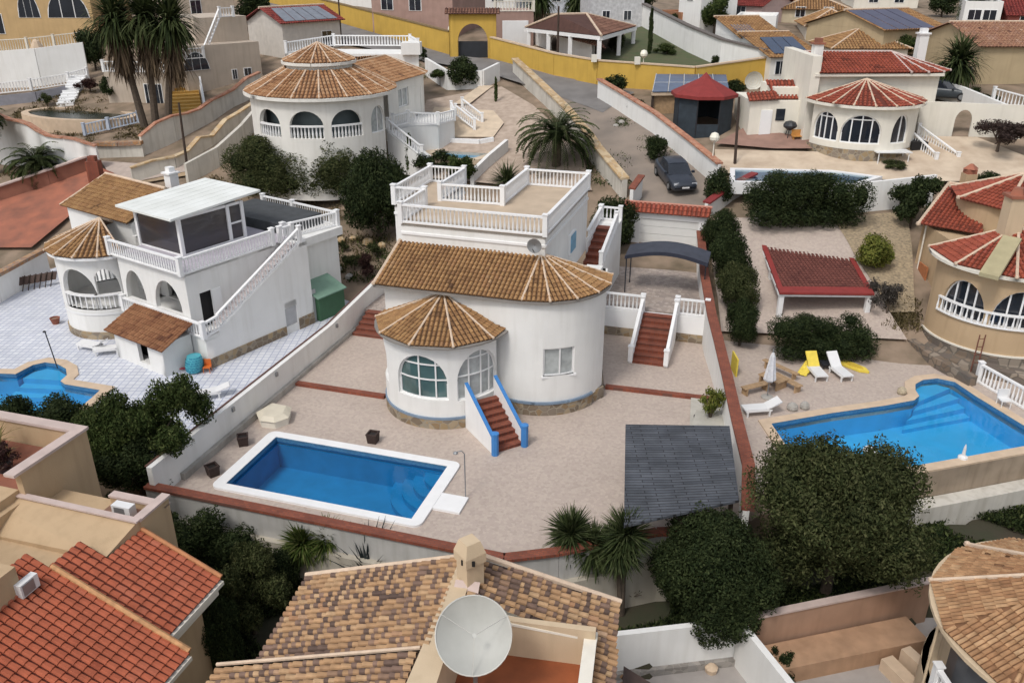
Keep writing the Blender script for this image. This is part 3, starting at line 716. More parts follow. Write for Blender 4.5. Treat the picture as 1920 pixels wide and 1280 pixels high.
mb.tube([(-10.15,26.75,0),(-10.15,26.75,2.1),(-10.25,26.7,2.25),(-10.45,26.6,2.22)], .025, 6); part('pipe', mb, GREYM, t)
mb = MB(); mb.lathe(-10.47,26.6,[(.03,2.24),(.1,2.18),(.1,2.15)],10); part('shower_head', mb, GREYM, t)
# plot walls
t = thing('boundary_wall', 'long white rendered wall between the blue pool patio and the lilac tiled patio', 'wall', FM, (-22.2,35,0)); mb = MB()
zt = lambda v: 1.5 if v < 38 else 1.5+(v-38)*.085
for a, b in zip([23.0+i*3 for i in range(8)], [26.0+i*3 for i in range(8)]):
    mb.add([(-22.3,a,-3.3),(-22.05,a,-3.3),(-22.05,b,-3.3),(-22.3,b,-3.3),(-22.3,a,zt(a)),(-22.05,a,zt(a)),(-22.05,b,zt(b)),(-22.3,b,zt(b))],[(0,1,5,4),(1,2,6,5),(2,3,7,6),(3,0,4,7),(4,5,6,7)])
part('wall', mb, WHITE, t)
mb = MB()
for a, b in zip([23.0+i*3 for i in range(8)], [26.0+i*3 for i in range(8)]): mb.beam((-22.33,a,zt(a)),(-22.33,b,zt(b)),.08,.05)
part('coping', mb, plain('dark_red_trim', (.14,.07,.055)), t)
mb = MB(); mb.box(-22.05,-21.85,24.5,46,0,.32); part('plinth', mb, GREYC, t)
for v in (28.5,32.2,38.5):
    mb = MB(); mb.box(-22.04,-21.96,v-.08,v+.08,1.15,1.36); part('wall_lamp', mb, GREYM, t)
t = thing('front_wall', 'low retaining wall with red brick coping in front of the blue pool', 'wall', FM, (-12,23.1,0))
fp = [(-22.45,23.0),(-7.3,22.9),(-5.55,23.8),(-2.3,26.0),(.75,27.1)]
fz = lambda i: .62
mb = MB(); mc = MB(); ml = MB()
for a, b in zip(fp, fp[1:]):
    mb.beam((*a,-.6),(*b,-.6),.24,1.15); mc.beam((*a,.55),(*b,.55),.42,.12)
    L = math.hypot(b[0]-a[0], b[1]-a[1]); nx, ny = (b[1]-a[1])/L*.12, -(b[0]-a[0])/L*.12
    ml.beam((a[0]+nx,a[1]+ny,-3.6),(b[0]+nx,b[1]+ny,-3.6),.5,3.0)
part('upper_wall', mb, plain('pale_grey_render', (.47,.46,.44), .9, .15, 1, .1, stain=.4), t); part('coping', mc, BRICKR, t); part('lower_wall', ml, plain('beige_render', (.46,.42,.35), .9, .15, 1, .1, stain=.4), t)
t = thing('boundary_wall', 'white garden wall with sloping red brick coping beside the grey roofed shelter', 'wall', FM, (-1,38,0))
rp = [(.75,27.1,1.45),(.62,30,1.55),(-.05,33.4,1.7),(-.75,37.2,1.9),(-1.45,40.6,2.2),(-2.0,43,2.5),(-2.9,48,3.0),(-3.6,53,3.5),(-3.8,54.2,3.7)]
mb = MB(); mc = MB()
for a, b in zip(rp, rp[1:]):
    z = TT(*FM.w(a[0], a[1]))-.6
    mb.add([(a[0]-.12,a[1],z),(a[0]+.12,a[1],z),(b[0]+.12,b[1],z),(b[0]-.12,b[1],z),(a[0]-.12,a[1],a[2]),(a[0]+.12,a[1],a[2]),(b[0]+.12,b[1],b[2]),(b[0]-.12,b[1],b[2])],[(0,1,5,4),(1,2,6,5),(2,3,7,6),(3,0,4,7),(4,5,6,7)])
    mc.beam((a[0]+.06,a[1],a[2]-.02),(b[0]+.06,b[1],b[2]-.02),.5,.13)
part('wall', mb, WHITE, t); part('coping', mc, BRICKR, t)
# planter strip along the right wall
mb = MB(); mb.prism([(-1.9,33.2),(-.1,33.6),(-1.05,38.1),(-2.2,44.3),(-3.0,44.1),(-2.3,38)], 0, .1); mb.prism([(-1.95,33.0),(-.15,33.4),(-.55,36.6),(-1.9,36.4)], .1, .35)
struct('planter_strip', mb, plain('pale_concrete', (.48,.46,.41), .9, .2, 1, .2, stain=.3), FM)
# carport level
mb = MB(); mb.prism([(-7.2,44.55),(-2.35,45.0),(-3.7,54.2),(-8.6,54.0),(-8.6,44.5)], -.2, 1.72); struct('carport_floor', mb, PAVE2, FM)
t = thing('retaining_wall', 'white retaining wall with balustrade on both sides of the red outdoor stairs', 'wall', FM, (-4.8,44.4,0)); mb = MB()
mb.box(-8.3,-5.85,44.3,44.55,.65,1.73); mb.box(-3.95,-2.2,44.5,44.75,.65,1.73); mb.box(-5.85,-3.95,44.4,44.6,.1,1.68); part('wall', mb, WHITE2, t)
mb = MB(); mb.box(-8.3,-5.85,44.27,44.56,.1,.65); mb.box(-3.95,-2.2,44.47,44.76,.1,.65); part('plinth', mb, STONE, t)
mb = MB(); balus(mb, (-8.1,44.42,1.73),(-5.85,44.42,1.73), .95); part('balustrade', mb, WHITE2, t)
mb = MB(); balus(mb, (-3.95,44.62,1.73),(-2.3,44.62,1.73), .95); part('balustrade', mb, WHITE2, t)
t = thing('outdoor_stairs', 'red brick outdoor stairs with white sloping side rails below the carport', 'stairs', FM, (-4.9,42.7,0))
stairs(t, (-4.9,40.9,.14),(-4.9,44.4,1.72), 1.75, 9)
for u in (-5.85,-3.95):
    mb = MB(); balus(mb, (u,40.85,.3),(u,44.3,1.85), .75, sp=.2); mb.beam((u,40.9,.1),(u,44.3,.1),.14,.3)
    mb.add([(u-.09,40.85,.1),(u+.09,40.85,.1),(u+.09,44.3,.1),(u-.09,44.3,.1),(u-.09,40.85,.45),(u+.09,40.85,.45),(u+.09,44.3,1.95),(u-.09,44.3,1.95)],[(0,1,5,4),(1,2,6,5),(3,0,4,7),(4,5,6,7)])
    part('side_rail', mb, WHITE2, t)
t = thing('garden_steps', 'short flight of red brick steps between white wall and round tower', 'stairs', FM, (-20.5,41,0))
stairs(t, (-20.6,39.8,.14),(-20.6,42,.9), 2.4, 5)
mb = MB(); mb.prism([(-22.04,42),(-18.9,42),(-18.9,46.5),(-22.04,46.5)], -.2, .9); struct('side_path', mb, PAVE2, FM)
# garage gate
t = thing('garage', 'white sectional garage door under a red tiled coping', 'garage', FM, (-5.8,54.5,1.9)); mb = MB()
mb.box(-8.5,-7.7,54.3,54.8,1.5,4.75); mb.box(-3.9,-3.4,54.3,54.8,1.5,4.75); mb.box(-7.7,-3.9,54.32,54.8,4.3,4.75); part('wall', mb, WHITE2, t)
mb = MB()
for i in range(5): mb.box(-7.7,-3.9,54.4+.0,54.5,1.7+i*.52,1.7+i*.52+.5)
part('sectional_door', mb, plain('door_white', (.72,.72,.7), .5, .05, 2, 0), t)
mb = MB(); tiles(mb, [(-8.8,54.05,4.72),(-3.2,54.05,4.72),(-3.2,54.6,5.25),(-8.8,54.6,5.25)], None, .28, .35, seed=5); tiles(mb, [(-8.8,55.15,4.72),(-3.2,55.15,4.72),(-3.2,54.6,5.25),(-8.8,54.6,5.25)], None, .28, .35, seed=6); rf = part('roof', mb, TILE_R, t)
mb = MB(); rib(mb, (-8.85,54.6,5.27),(-3.15,54.6,5.27), .1, False); mb.tube([(-8.8,54.05,4.75),(-8.8,54.6,5.25)],.07,5); part('ridge_cap', mb, plain('pink_mortar', (.50,.22,.16), .8), rf)
# carport arch
t = thing('carport_canopy', 'dark arched canopy on thin posts in front of the white garage door', 'canopy', FM, (-5.1,48,1.7))
mb = MB()
n = 14; mb2 = MB()
P_ = [(-7.45+4.8*i/n, 4.0+.42*math.sin(math.pi*i/n)) for i in range(n+1)]
for (u0, z0), (u1, z1) in zip(P_, P_[1:]):
    mb.add([(u0,47.1,z0),(u1,47.1,z1),(u1,49.0,z1+.12),(u0,49.0,z0+.12),(u0,47.1,z0-.12),(u1,47.1,z1-.12),(u1,49.0,z1),(u0,49.0,z0)],[(0,1,2,3),(4,7,6,5),(0,4,5,1),(3,2,6,7)])
    mb2.add([(u0,47.02,z0+.06),(u1,47.02,z1+.06),(u1,47.08,z1+.06),(u0,47.08,z0+.06),(u0,47.02,z0-.16),(u1,47.02,z1-.16),(u1,47.08,z1-.16),(u0,47.08,z0-.16)],[(0,1,2,3),(0,4,5,1),(4,7,6,5),(3,2,6,7)])
part('fascia', mb2, plain('dark_navy_trim', (.025,.03,.05), .5, .2, 2, 0), t)
part('arched_roof', mb, plain('dark_sheet', (.05,.055,.075), .6, .25, 2, 0), t)
for u, v in ((-7.35,47.15),(-2.75,47.15),(-7.35,48.9),(-2.75,48.9)):
    mb = MB(); mb.tube([(u,v,1.7),(u,v,3.97)], .04, 6); part('post', mb, DARK, t)
# slate shelter
A_, B_, C_, D_ = W(1173,795,2.35), W(1368,798,2.35), W(1386,937,2.2), W(1170,985,1.95)
t = thing('grey_shelter', 'large shelter with dark grey shingle roof beside the red coped wall', 'shelter', FW, (6.4,27.5,0)); mb = MB()
e = .1
mb.add([A_,B_,C_,D_]+[(p[0],p[1],p[2]-e) for p in (A_,B_,C_,D_)],[(3,2,1,0),(4,5,6,7),(0,1,5,4),(1,2,6,5),(2,3,7,6),(3,0,4,7)]); part('roof', mb, SLATE, t)
for q, (i, j) in enumerate(((.06,.06),(.94,.06),(.94,.94),(.06,.94),(.5,.06),(.5,.94))):
    a = Vector(A_).lerp(Vector(B_), i); b = Vector(D_).lerp(Vector(C_), i); p = a.lerp(b, j)
    mb = MB(); mb.box(p.x-.07,p.x+.07,p.y-.07,p.y+.07,-.3,p.z-.1); part('post', mb, WOODD, t)
mb = MB(); mb.box(A_[0]+.2,B_[0]-.2,A_[1]-.35,A_[1]-.25,A_[2]-.28,A_[2]-.13); part('beam', mb, WOODD, t)
# small patio things
def pouf(x, y, lab, i):
    t = thing('wicker_cube', lab, 'planter', FW, (x,y,0), 'brown wicker cubes around the blue pool'); mb = MB(); a = .3+i
    co, si = math.cos(a), math.sin(a); q = lambda s, z: [(x+(co*i_-si*j_)*s, y+(si*i_+co*j_)*s, z) for i_, j_ in ((-1,-1),(1,-1),(1,1),(-1,1))]
    mb.v = q(.20,.0)+q(.235,.42)+q(.25,.42)+q(.25,.48)+q(.18,.48)+q(.17,.38); r4 = lambda o: [(o+k, o+(k+1)%4, o+4+(k+1)%4, o+4+k) for k in range(4)]
    mb.f = sum([r4(o) for o in (0,4,8,12,16)], [])+[(20,21,22,23)]; mb.c = [.5]*len(mb.f); part('wicker_shell', mb, BROWNF, t)
    mb = MB(); mb.v = q(.16,.38)+q(.15,.41); mb.f = r4(0)+[(4,5,6,7)]; mb.c = [.5]*5; part('cushion', mb, plain('dark_fill', (.02,.015,.013)), t)
pouf(*W(457,833)[:2], 'brown wicker cube between the white wall and the pool, the middle one', 0)
pouf(*W(700,828)[:2], 'brown wicker cube standing alone near the round tower', 1)
pouf(*W(400,890)[:2], 'brown wicker cube at the front left corner of the blue pool', 2)
t = thing('pump_house', 'low cream pump box with sloping hexagonal lid beside the white wall', 'pump box', FM, (-21.0,30.2,0))
hx = [(-21.75,29.9),(-21.2,29.3),(-20.5,29.35),(-20.15,29.9),(-20.5,30.75),(-21.55,30.8)]
mb = MB(); mb.prism(hx, 0, .38, top=False); part('body', mb, CREAM, t)
mb = MB(); hc = (-20.95,30.1,.7); o = [(hc[0]+(p[0]-hc[0])*1.1, hc[1]+(p[1]-hc[1])*1.1, .38) for p in hx]; i_ = [(hc[0]+(p[0]-hc[0])*.7, hc[1]+(p[1]-hc[1])*.8, .55) for p in hx]
for k in range(6): mb.poly([o[k],o[(k+1)%6],i_[(k+1)%6],i_[k]])
mb.poly(i_); part('lid', mb, plain('cream_plastic', (.66,.6,.48), .6, .1), t)
shrub('potted_plant', 'yellow green bush in the bed between the grey shelter and white wall', W(1331,783,.3), .62,.6,.95, 'loose', 1500, .1, L_YEL, 4, 'plant')
mb = MB(); p = W(1308,790); mb.lathe(p[0],p[1],[(.16,0),(.22,.3),(.2,.3),(.16,.25)],10); solo('flower_pot', mb, DARK, 'small black pot beside the yellow green bush', 'pot', FW, p)

# ---------------------------------------------------------------- main house
H = thing('villa', 'white villa with two round tiled roofs behind the rectangular pool', 'house', FM, (-13,40,0))
TC = (-13.9,34.45); TR_ = 2.95
mb = MB()
# tower: rounded bay from the left side, around the front, to the house wall
parc = arc(TC, TR_, -95, 75)
Lt = parc[1]
def s_at(px, c=TC, r=TR_, a0=-95, fr=FM):
    best = None
    for k in range(-95, 100):
        u = c[0]+r*math.sin(R(k)); v = c[1]-r*math.cos(R(k)); x, y = fr.w(u, v); Z = y*_c+17.5*_s; q = 960+F*x/Z
        if best is None or abs(q-px) < best[0]: best = (abs(q-px), k)
    return R(best[1]-a0)*r
w1 = dict(s=s_at(788), w=2.6, zb=1.5, h=2.2, spring=.35); w2 = dict(s=s_at(899), w=2.25, zb=1.4, h=2.4, spring=.4); w0 = dict(s=R(-62+95)*TR_, w=1.7, zb=1.62, h=1.9, spring=.35)
wall(mb, parc, .55, 4.3, [w0, w1, w2], .28, .35)
# main body: flat front, quarter-round right corner, sides
fl = lin((-16.95,34.45),(-10.0685,34.0844)); wall(mb, fl, .55, 5.95, (), .25)
rc = (-9.9,37.3); RR = 3.22
wop = dict(s=0, w=1.55, zb=2.08, h=1.42, arch=False); rarc = arc(rc, RR, -3, 88)
wop['s'] = R(31+3)*RR
wall(mb, rarc, .55, 5.95, [wop], .25, .35)
wall(mb, lin((-6.682,37.188),(-7.3,40.2)), 0, 5.6); wall(mb, lin((-7.3,40.2),(-8.3,44.3)), 0, 4.3); mb.prism([(-6.75,37.4),(-7.2,40.2),(-9.6,40.2),(-9.6,37.4)], 4.0, 5.6); mb.prism([(-7.2,40.2),(-8.3,44.3),(-8.3,45),(-9.6,45),(-9.6,40.2)], 3.0, 3.95)
wall(mb, lin((-16.95,45.5),(-16.95,34.45)), .5, 6.0)
part('wall', mb, WHITE, H)
mb = MB(); wall(mb, arc(TC, TR_+.05, -95, 72), 0, .5, (), .1, .35); wall(mb, arc(rc, RR+.06, -14, 66), 0, .62, (), .1, .35); wall(mb, lin((-7.1,35.9),(-6.5,36.9)),0,.62,(),.1); wall(mb, lin((-6.5,36.9),(-8.2,44.0)),0,.3,(),.1); wall(mb, lin((-17.0,45.5),(-17.0,34.6)),0,.5,(),.1)
part('plinth', mb, STONE, H)
mb = MB()
for c_, r_, a0, a1, z in ((TC, TR_+.04, -95, 72, .5), (rc, RR+.07, -14, 66, .62)):
    pth, L_ = arc(c_, r_, a0, a1)
    for k in range(24): pbar(mb, pth, L_*k/24, z+.05, L_*(k+1)/24, z+.05, .12, -.03, .06)
part('skirting', mb, BLUEG, H)
glaze(H, parc, w0, GLASST, vs=(-.1,.5), hs_=(.45,.75)); glaze(H, parc, w1, GLASST, vs=(-.1,.55), hs_=(.44,.78))
glaze(H, parc, w2, CURT, vs=(-.45,.15,.62), hs_=(.5,.85), name='front_door')
f = glaze(H, rarc, wop, CURT, vs=(.05,), depth=.1)
mb = MB(); pbar(mb, rarc[0], wop['s']-.85, 2.03, wop['s']+.85, 2.03, .1, -.08, .1); part('sill', mb, WHITE2, f)
# conical tower roof
cone_roof(H, TC, 3.3, 4.3, 5.65, -112, 98, 6, TILE_O, r0=0, pu=.2, pv=.3, rr=.055)
mb = MB(); mb.lathe(TC[0],TC[1],[(TR_-.1,4.3),(3.32,4.28),(3.32,4.2),(TR_,4.1)],36,cap=False); part('eaves', mb, plain('grey_eaves', (.25,.23,.21)), H)
# long tiled roof with fan corner
mb = MB(); mc = MB()
tiles(mb, [(-17.2,33.85,5.92),(-9.9,33.85,5.92),(-9.9,37.1,7.1),(-17.2,37.1,7.1)], (0,-1,-.36), .21, .3, seed=11)
n = 5
for k in range(n):
    a, b = R(k*108/n), R((k+1)*108/n); r = 3.45; c = (-9.9,37.1)
    tiles(mb, [(c[0]+r*math.sin(a),c[1]+.2-r*math.cos(a)*1.0,5.92),(c[0]+r*math.sin(b),c[1]+.2-r*math.cos(b),5.92),(c[0],c[1],7.1)], None, .21, .3, seed=20+k)
for k in range(n+1):
    a = R(k*108/n); rib(mc, (-9.9,37.1,7.14),(-9.9+3.45*math.sin(a),37.3-3.45*math.cos(a),5.97), .055, k > 0)
rib(mc, (-17.2,37.1,7.14),(-17.2,33.85,5.97), .08)
rf = part('roof', mb, TILE_O, H); part('ridge_cap', mc, MORT, rf)
mb = MB(); mb.box(-17.25,-9.9,33.88,34.4,5.76,5.9); pth, L_ = arc((-9.9,37.3), 3.42, 0, 110)
for k in range(16): pbar(mb, pth, L_*k/16, 5.83, L_*(k+1)/16, 5.83, .14, 0, .35)
part('eaves', mb, MATS['grey_eaves'], H)
# upper block and roof terrace
up = [(-17.05,37.0),(-9.65,36.9),(-9.6,46.1),(-13.2,46.1),(-13.2,41.5),(-16.7,41.4),(-16.7,45.2),(-18.8,45.2),(-18.8,40.1),(-17.05,40.1)]
mb = MB(); mb.prism(up, 4.5, 8.02, top=False); wall(mb, lin((-18.8,45.2),(-18.8,40.1)),0,5); wall(mb, lin((-18.8,40.1),(-17,40.1)),0,5); part('upper_wall', mb, CREAM if False else WHITE, H)
mb = MB(); mb.prism(up, 7.9, 8.06); part('terrace_floor', mb, plain('sandy_tile', (.52,.41,.30), .8, .12, 1.2, .1), H)
mb = MB()
for i, (a, b) in enumerate(zip(up, up[1:]+up[:1])): mb.beam((*a,7.5),(*b,7.5),.12,.12)
part('string_course', mb, WHITE2, H)
for i, (a, b) in enumerate(zip(up, up[1:]+up[:1])):
    mb = MB(); balus(mb, (*a,8.06),(*b,8.06), .95, sp=.21, posts=(1,0)); part('balustrade', mb, WHITE2, H)
# blue shutter window on the right wall, satellite dish, stairs to the terrace
mb = MB(); mb.box(-9.62,-9.5,41.6,42.9,5.6,6.7); wd = part('window', mb, WHITE2, H); mb = MB(); mb.box(-9.55,-9.46,41.7,42.8,5.7,6.62); part('shutter', mb, plain('pale_blue_shutter', (.16,.36,.52), .5, .2, 4), wd)
t = thing('satellite_dish', 'small grey satellite dish on the wall above the tiled roof', 'satellite dish', FM, (-10.0,36.6,7.5)); mb = MB()
for k in range(4):
    r0, r1 = .085*k+.02, .085*(k+1)+.02; n_ = 14
    for j in range(n_):
        t0, t1 = 6.283*j/n_, 6.283*(j+1)/n_; q = lambda r, t_: (-10.0+r*math.cos(t_), 36.35-r*.25+r*r*-.0, 7.75+r*math.sin(t_))
        mb.poly([q(r0,t0),q(r1,t0),q(r1,t1),q(r0,t1)])
part('reflector', mb, GREYM, t); mb = MB(); mb.tube([(-10,36.35,7.75),(-10,36.9,7.5)],.03,5); mb.tube([(-10,36.3,7.4),(-10,35.95,7.7)],.02,4); part('bracket', mb, DARK, t)
t = H
stairs(H, (-8.95,45.0,3.95),(-8.95,48.9,5.2), 1.1, 6, name='terrace_stairs')
mb = MB(); mb.prism([(-9.6,48.9),(-8.3,48.9),(-8.3,50.2),(-9.6,50.2)], 1, 5.2)
mb.add([(-8.45,44.3,1.6),(-8.25,44.3,1.6),(-8.25,50.2,1.6),(-8.45,50.2,1.6),(-8.45,44.3,4.2),(-8.25,44.3,4.2),(-8.25,48.7,5.3),(-8.45,48.7,5.3),(-8.25,50.2,5.3),(-8.45,50.2,5.3)],[(0,1,5,4),(1,2,8,6,5),(3,0,4,7,9),(4,5,6,7),(7,6,8,9),(2,3,9,8)])
mb.box(-9.6,-9.5,46.1,50.2,0,5.2); part('stair_block', mb, WHITE, H)
mb = MB(); balus(mb, (-8.35,44.4,4.2),(-8.35,48.8,5.3), .75, sp=.21); part('balustrade', mb, WHITE2, H)
mb = MB(); balus(mb, (-8.35,50.1,5.2),(-9.55,50.1,5.2), .85, posts=(1,1)); part('balustrade', mb, WHITE2, H)
mb = MB(); balus(mb, (-9.55,46.3,4.9),(-9.55,49.9,5.3), .75, sp=.21, posts=(0,1)); part('balustrade', mb, WHITE2, H)
mb = MB(); mb.box(-8.1,-7.3,38.6,39.4,5.5,6.0); ch = part('chimney', mb, WHITE, H); mb = MB(); mb.box(-7.95,-7.6,38.57,38.6,5.62,5.9); part('flue', mb, BLACKH, ch)
# front stairs with blue capped side walls
fd = parc[0](w2['s']); du, dv = fd[2], fd[3]
bt = FM.loc(W(954,842)); bt = (bt[0], bt[1], 0); tp_ = (fd[0]+du*.25, fd[1]+dv*.25, 1.42)
d = Vector((bt[0]-tp_[0], bt[1]-tp_[1], 0)); d.normalize(); sx_, sy_ = -d.y, d.x
stairs(H, bt, tp_, 1.35, 8, name='front_steps')
for sd in (-1, 1):
    a = (bt[0]+sx_*.75*sd, bt[1]+sy_*.75*sd); b = (tp_[0]+sx_*.75*sd-d.x*.2, tp_[1]+sy_*.75*sd-d.y*.2)
    mb = MB(); L_ = math.hypot(a[0]-b[0], a[1]-b[1]); nx, ny = sx_*.08, sy_*.08
    mb.add([(a[0]-nx,a[1]-ny,0),(a[0]+nx,a[1]+ny,0),(b[0]+nx,b[1]+ny,0),(b[0]-nx,b[1]-ny,0),(a[0]-nx,a[1]-ny,.75),(a[0]+nx,a[1]+ny,.75),(b[0]+nx,b[1]+ny,2.3),(b[0]-nx,b[1]-ny,2.3)],[(0,1,5,4),(1,2,6,5),(2,3,7,6),(3,0,4,7),(4,5,6,7)])
    pw_ = part('parapet', mb, WHITE2, H)
    mb = MB(); nx, ny = sx_*.085, sy_*.085
    mb.add([(a[0]-nx,a[1]-ny,.76),(a[0]+nx,a[1]+ny,.76),(b[0]+nx,b[1]+ny,2.31),(b[0]-nx,b[1]-ny,2.31),(a[0]-nx,a[1]-ny,.80),(a[0]+nx,a[1]+ny,.80),(b[0]+nx,b[1]+ny,2.35),(b[0]-nx,b[1]-ny,2.35)],[(0,1,5,4),(1,2,6,5),(2,3,7,6),(3,0,4,7),(4,5,6,7)])
    e_ = (a[0]+d.x*.1, a[1]+d.y*.1)
    mb.lathe(e_[0], e_[1], [(.17,0),(.17,1.02),(.19,1.03),(.19,1.1),(.05,1.13)], 8); part('blue_post', mb, BLUE, pw_)
# ================================================================ left property
FL = Fr(34, -16.11, 40.32)
lp = [(-60,560),(0,560),(60,530),(190,560),(630,560),(640,585)]
mb = MB()
out = [FM.w(-22.35,24.6), FM.w(-22.35,44), W(640,560)[:2], W(560,520)[:2], W(250,540)[:2], W(110,500)[:2], W(-80,560)[:2], W(-100,900)[:2], FM.w(-30,24.6)]
mb.prism(out, -.4, .01, holes=[POOLL_W]); struct('tiled_patio', mb, LILAC)
pl = thing('swimming_pool', 'free form light blue pool with cream coping on the lilac tiled patio', 'pool', FW, W(60,740))
def offs(poly, d):
    out = []; n = len(poly); ar = sum(a[0]*b[1]-b[0]*a[1] for a, b in zip(poly, poly[1:]+poly[:1])); s = 1 if ar > 0 else -1
    for i in range(n):
        a, b, c = poly[i-1], poly[i], poly[(i+1) % n]
        n1 = ((b[1]-a[1]), -(b[0]-a[0])); l1 = math.hypot(*n1); n2 = ((c[1]-b[1]), -(c[0]-b[0])); l2 = math.hypot(*n2)
        nx, ny = n1[0]/l1+n2[0]/l2, n1[1]/l1+n2[1]/l2; k = max(.6, (nx*nx+ny*ny)/2)
        out.append((b[0]+s*d*nx/k, b[1]+s*d*ny/k))
    return out
COPB = plain('beige_coping', (.60,.46,.33), .85, .12, 2, .1)
def pool(pl, P_, cop, basin, wmat, depth=1.4, cw=.45, steps=()):
    mb = MB(); mb.prism(offs(P_, cw), -.1, .07, holes=[P_]); part('coping', mb, cop, pl)
    mb = MB()
    for a, b in zip(P_, P_[1:]+P_[:1]): mb.poly([(a[0],a[1],-depth),(b[0],b[1],-depth),(b[0],b[1],.06),(a[0],a[1],.06)])
    mb.prism(P_, -depth-.1, -depth); part('basin', mb, basin, pl)
    tileline(pl, P_)
    for i, q in enumerate(steps):
        mb = MB(); mb.prism(q, -depth-.05, -.3-.28*i); part('step', mb, basin, pl)
    mb = MB(); mb.prism(P_, -.13, -.12); part('water', mb, wmat, pl)
WL = watermat('light_pool_water', (.80,.93,.98))
stp = [[W(*p)[:2] for p in q] for q in ([(60,688),(85,682),(108,685),(122,694),(124,704),(40,700)],[(44,697),(124,703),(118,712),(30,708)],[(22,706),(116,713),(110,720),(10,716)])]
pool(pl, POOLL_W, COPB, POOLL, WL, 1.3, .55, stp)
V2 = thing('villa', 'white villa with glazed roof room, arcades and outer staircase by the lilac patio', 'house', FL, (-5,4,0))
mb = MB()
# lower storey
wall(mb, lin((0,0),(0,7.6)), .0, 1.6, [dict(s=5.9,w=.9,zb=0.45,h=1.5,arch=False)], .25)
ax = [(-5.75,1.55),(-3.75,1.6),(-1.9,1.5)]
arcs = [dict(s=7+a, w=w_, zb=2.62, h=1.55, spring=.1) for a, w_ in ((-5.9,1.35),(-4.0,1.7),(-1.9,1.75))]
wall(mb, lin((-7,0),(0,0)), 0, 1.8); wall(mb, lin((-7.0,0.12),(-1.1,0.12)), 1.8, 5.1, [dict(s=s_-0, w=w_, zb=2.62, h=1.75, spring=.1) for s_, w_ in ((1.2,1.8),(4.1,2.3))], .25, inner=True)
wall(mb, lin((-1.1,.12),(-1.1,7.4)), 1.8, 5.1, [dict(s=1.35,w=1.25,zb=1.85,h=1.95,arch=False)], .25)
wall(mb, lin((-1.1,7.4),(-1.7,7.4)), 0, 5.1); 
mb.box(-7.0,-.02,.02,7.5,1.58,1.8)
# back wall inside the loggia, stair flank wall
wall(mb, lin((-9,2.6),(-1.35,2.6)), 1.8, 5.1, [dict(s=3,w=1.2,zb=1.85,h=2,arch=False)], .2)
mb.add([(-.2,.9,1.6),(0,.9,1.6),(0,7.6,1.6),(-.2,7.6,1.6),(-.2,.9,1.95),(0,.9,1.95),(0,7.2,5.15),(-.2,7.2,5.15),(0,7.6,5.15),(-.2,7.6,5.15)],[(0,1,5,4),(1,2,8,6,5),(3,0,4,7,9),(4,5,6,7),(7,6,8,9),(2,3,9,8)])
wall(mb, lin((0,7.6),(-1.5,7.6)), 0, 5.1)
mb.box(-7.3,-1.1,0,7.6,4.95,5.1); mb.box(-1.1,0,7.0,7.6,4.9,5.1)
# rear block
mb.box(-8.5,-1.2,7.7,11.2,-.5,4.4); mb.box(-8.6,-.9,7.5,11.4,4.4,4.9)
mb.box(-9,-1.4,2.7,7.7,0,1.6)
part('wall', mb, WHITE, V2)
mb = MB(); mb.box(-6.9,.05,-.04,0.02,0,.5); mb.box(-.02,.05,.02,5.4,0,.55); mb.box(-.02,.05,6.4,7.6,0,.7); mb.box(-1.22,-1.15,7.7,11.2,0,.7); part('plinth', mb, STONE, V2)
mb = MB(); wall(mb, lin((-.12,0),(-.12,8)), .0, 2.0, (), .1); part('lower_door', mb, plain('grey_door', (.45,.45,.46), .6), V2)
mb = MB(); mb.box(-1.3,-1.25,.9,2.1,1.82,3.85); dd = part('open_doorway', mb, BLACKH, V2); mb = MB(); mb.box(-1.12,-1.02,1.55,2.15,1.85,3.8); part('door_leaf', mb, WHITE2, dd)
for a, b, pst in (((-7,-.05,1.8),(0,-.05,1.8),(1,1)), ((0,-.05,1.8),(0,.95,1.95),(0,0)), ((-.1,.95,1.95),(-.1,7.2,5.15),(0,1)), ((-1.05,7.5,5.1),(-1.05,6.6,5.1),(1,1))):
    mb = MB(); balus(mb, a, b, .85, sp=.22, posts=pst); part('balustrade', mb, WHITE2, V2)
for a, b in (((-7.2,-.1,5.1),(-1.0,-.1,5.1)),((-1.0,-.1,5.1),(-1.0,6.0,5.1)),((-1.9,7.6,4.9),(-1.2,11.3,4.9)),((-1.2,11.3,4.9),(-5.2,11.4,4.9)),((-5.2,11.4,4.9),(-8,11.4,4.9))):
    mb = MB(); balus(mb, a, b, .9, sp=.21); part('balustrade', mb, WHITE2, V2)
stairs(V2, (-.6,1.3,1.85),(-.6,6.9,5.1), .9, 16, mat=plain('pale_step', (.55,.5,.5)), name='outer_steps')
mb = MB(); mb.box(-8.4,-2.3,7.9,11.1,4.9,5.6); part('dark_roof_cover', mb, plain('dark_cover', (.06,.065,.07), .7, .3), V2)
mb = MB(); mb.box(-7.2,-1.1,.0,7.6,5.08,5.13); part('terrace_floor', mb, plain('lilac_floor', (.45,.42,.47), .8), V2)
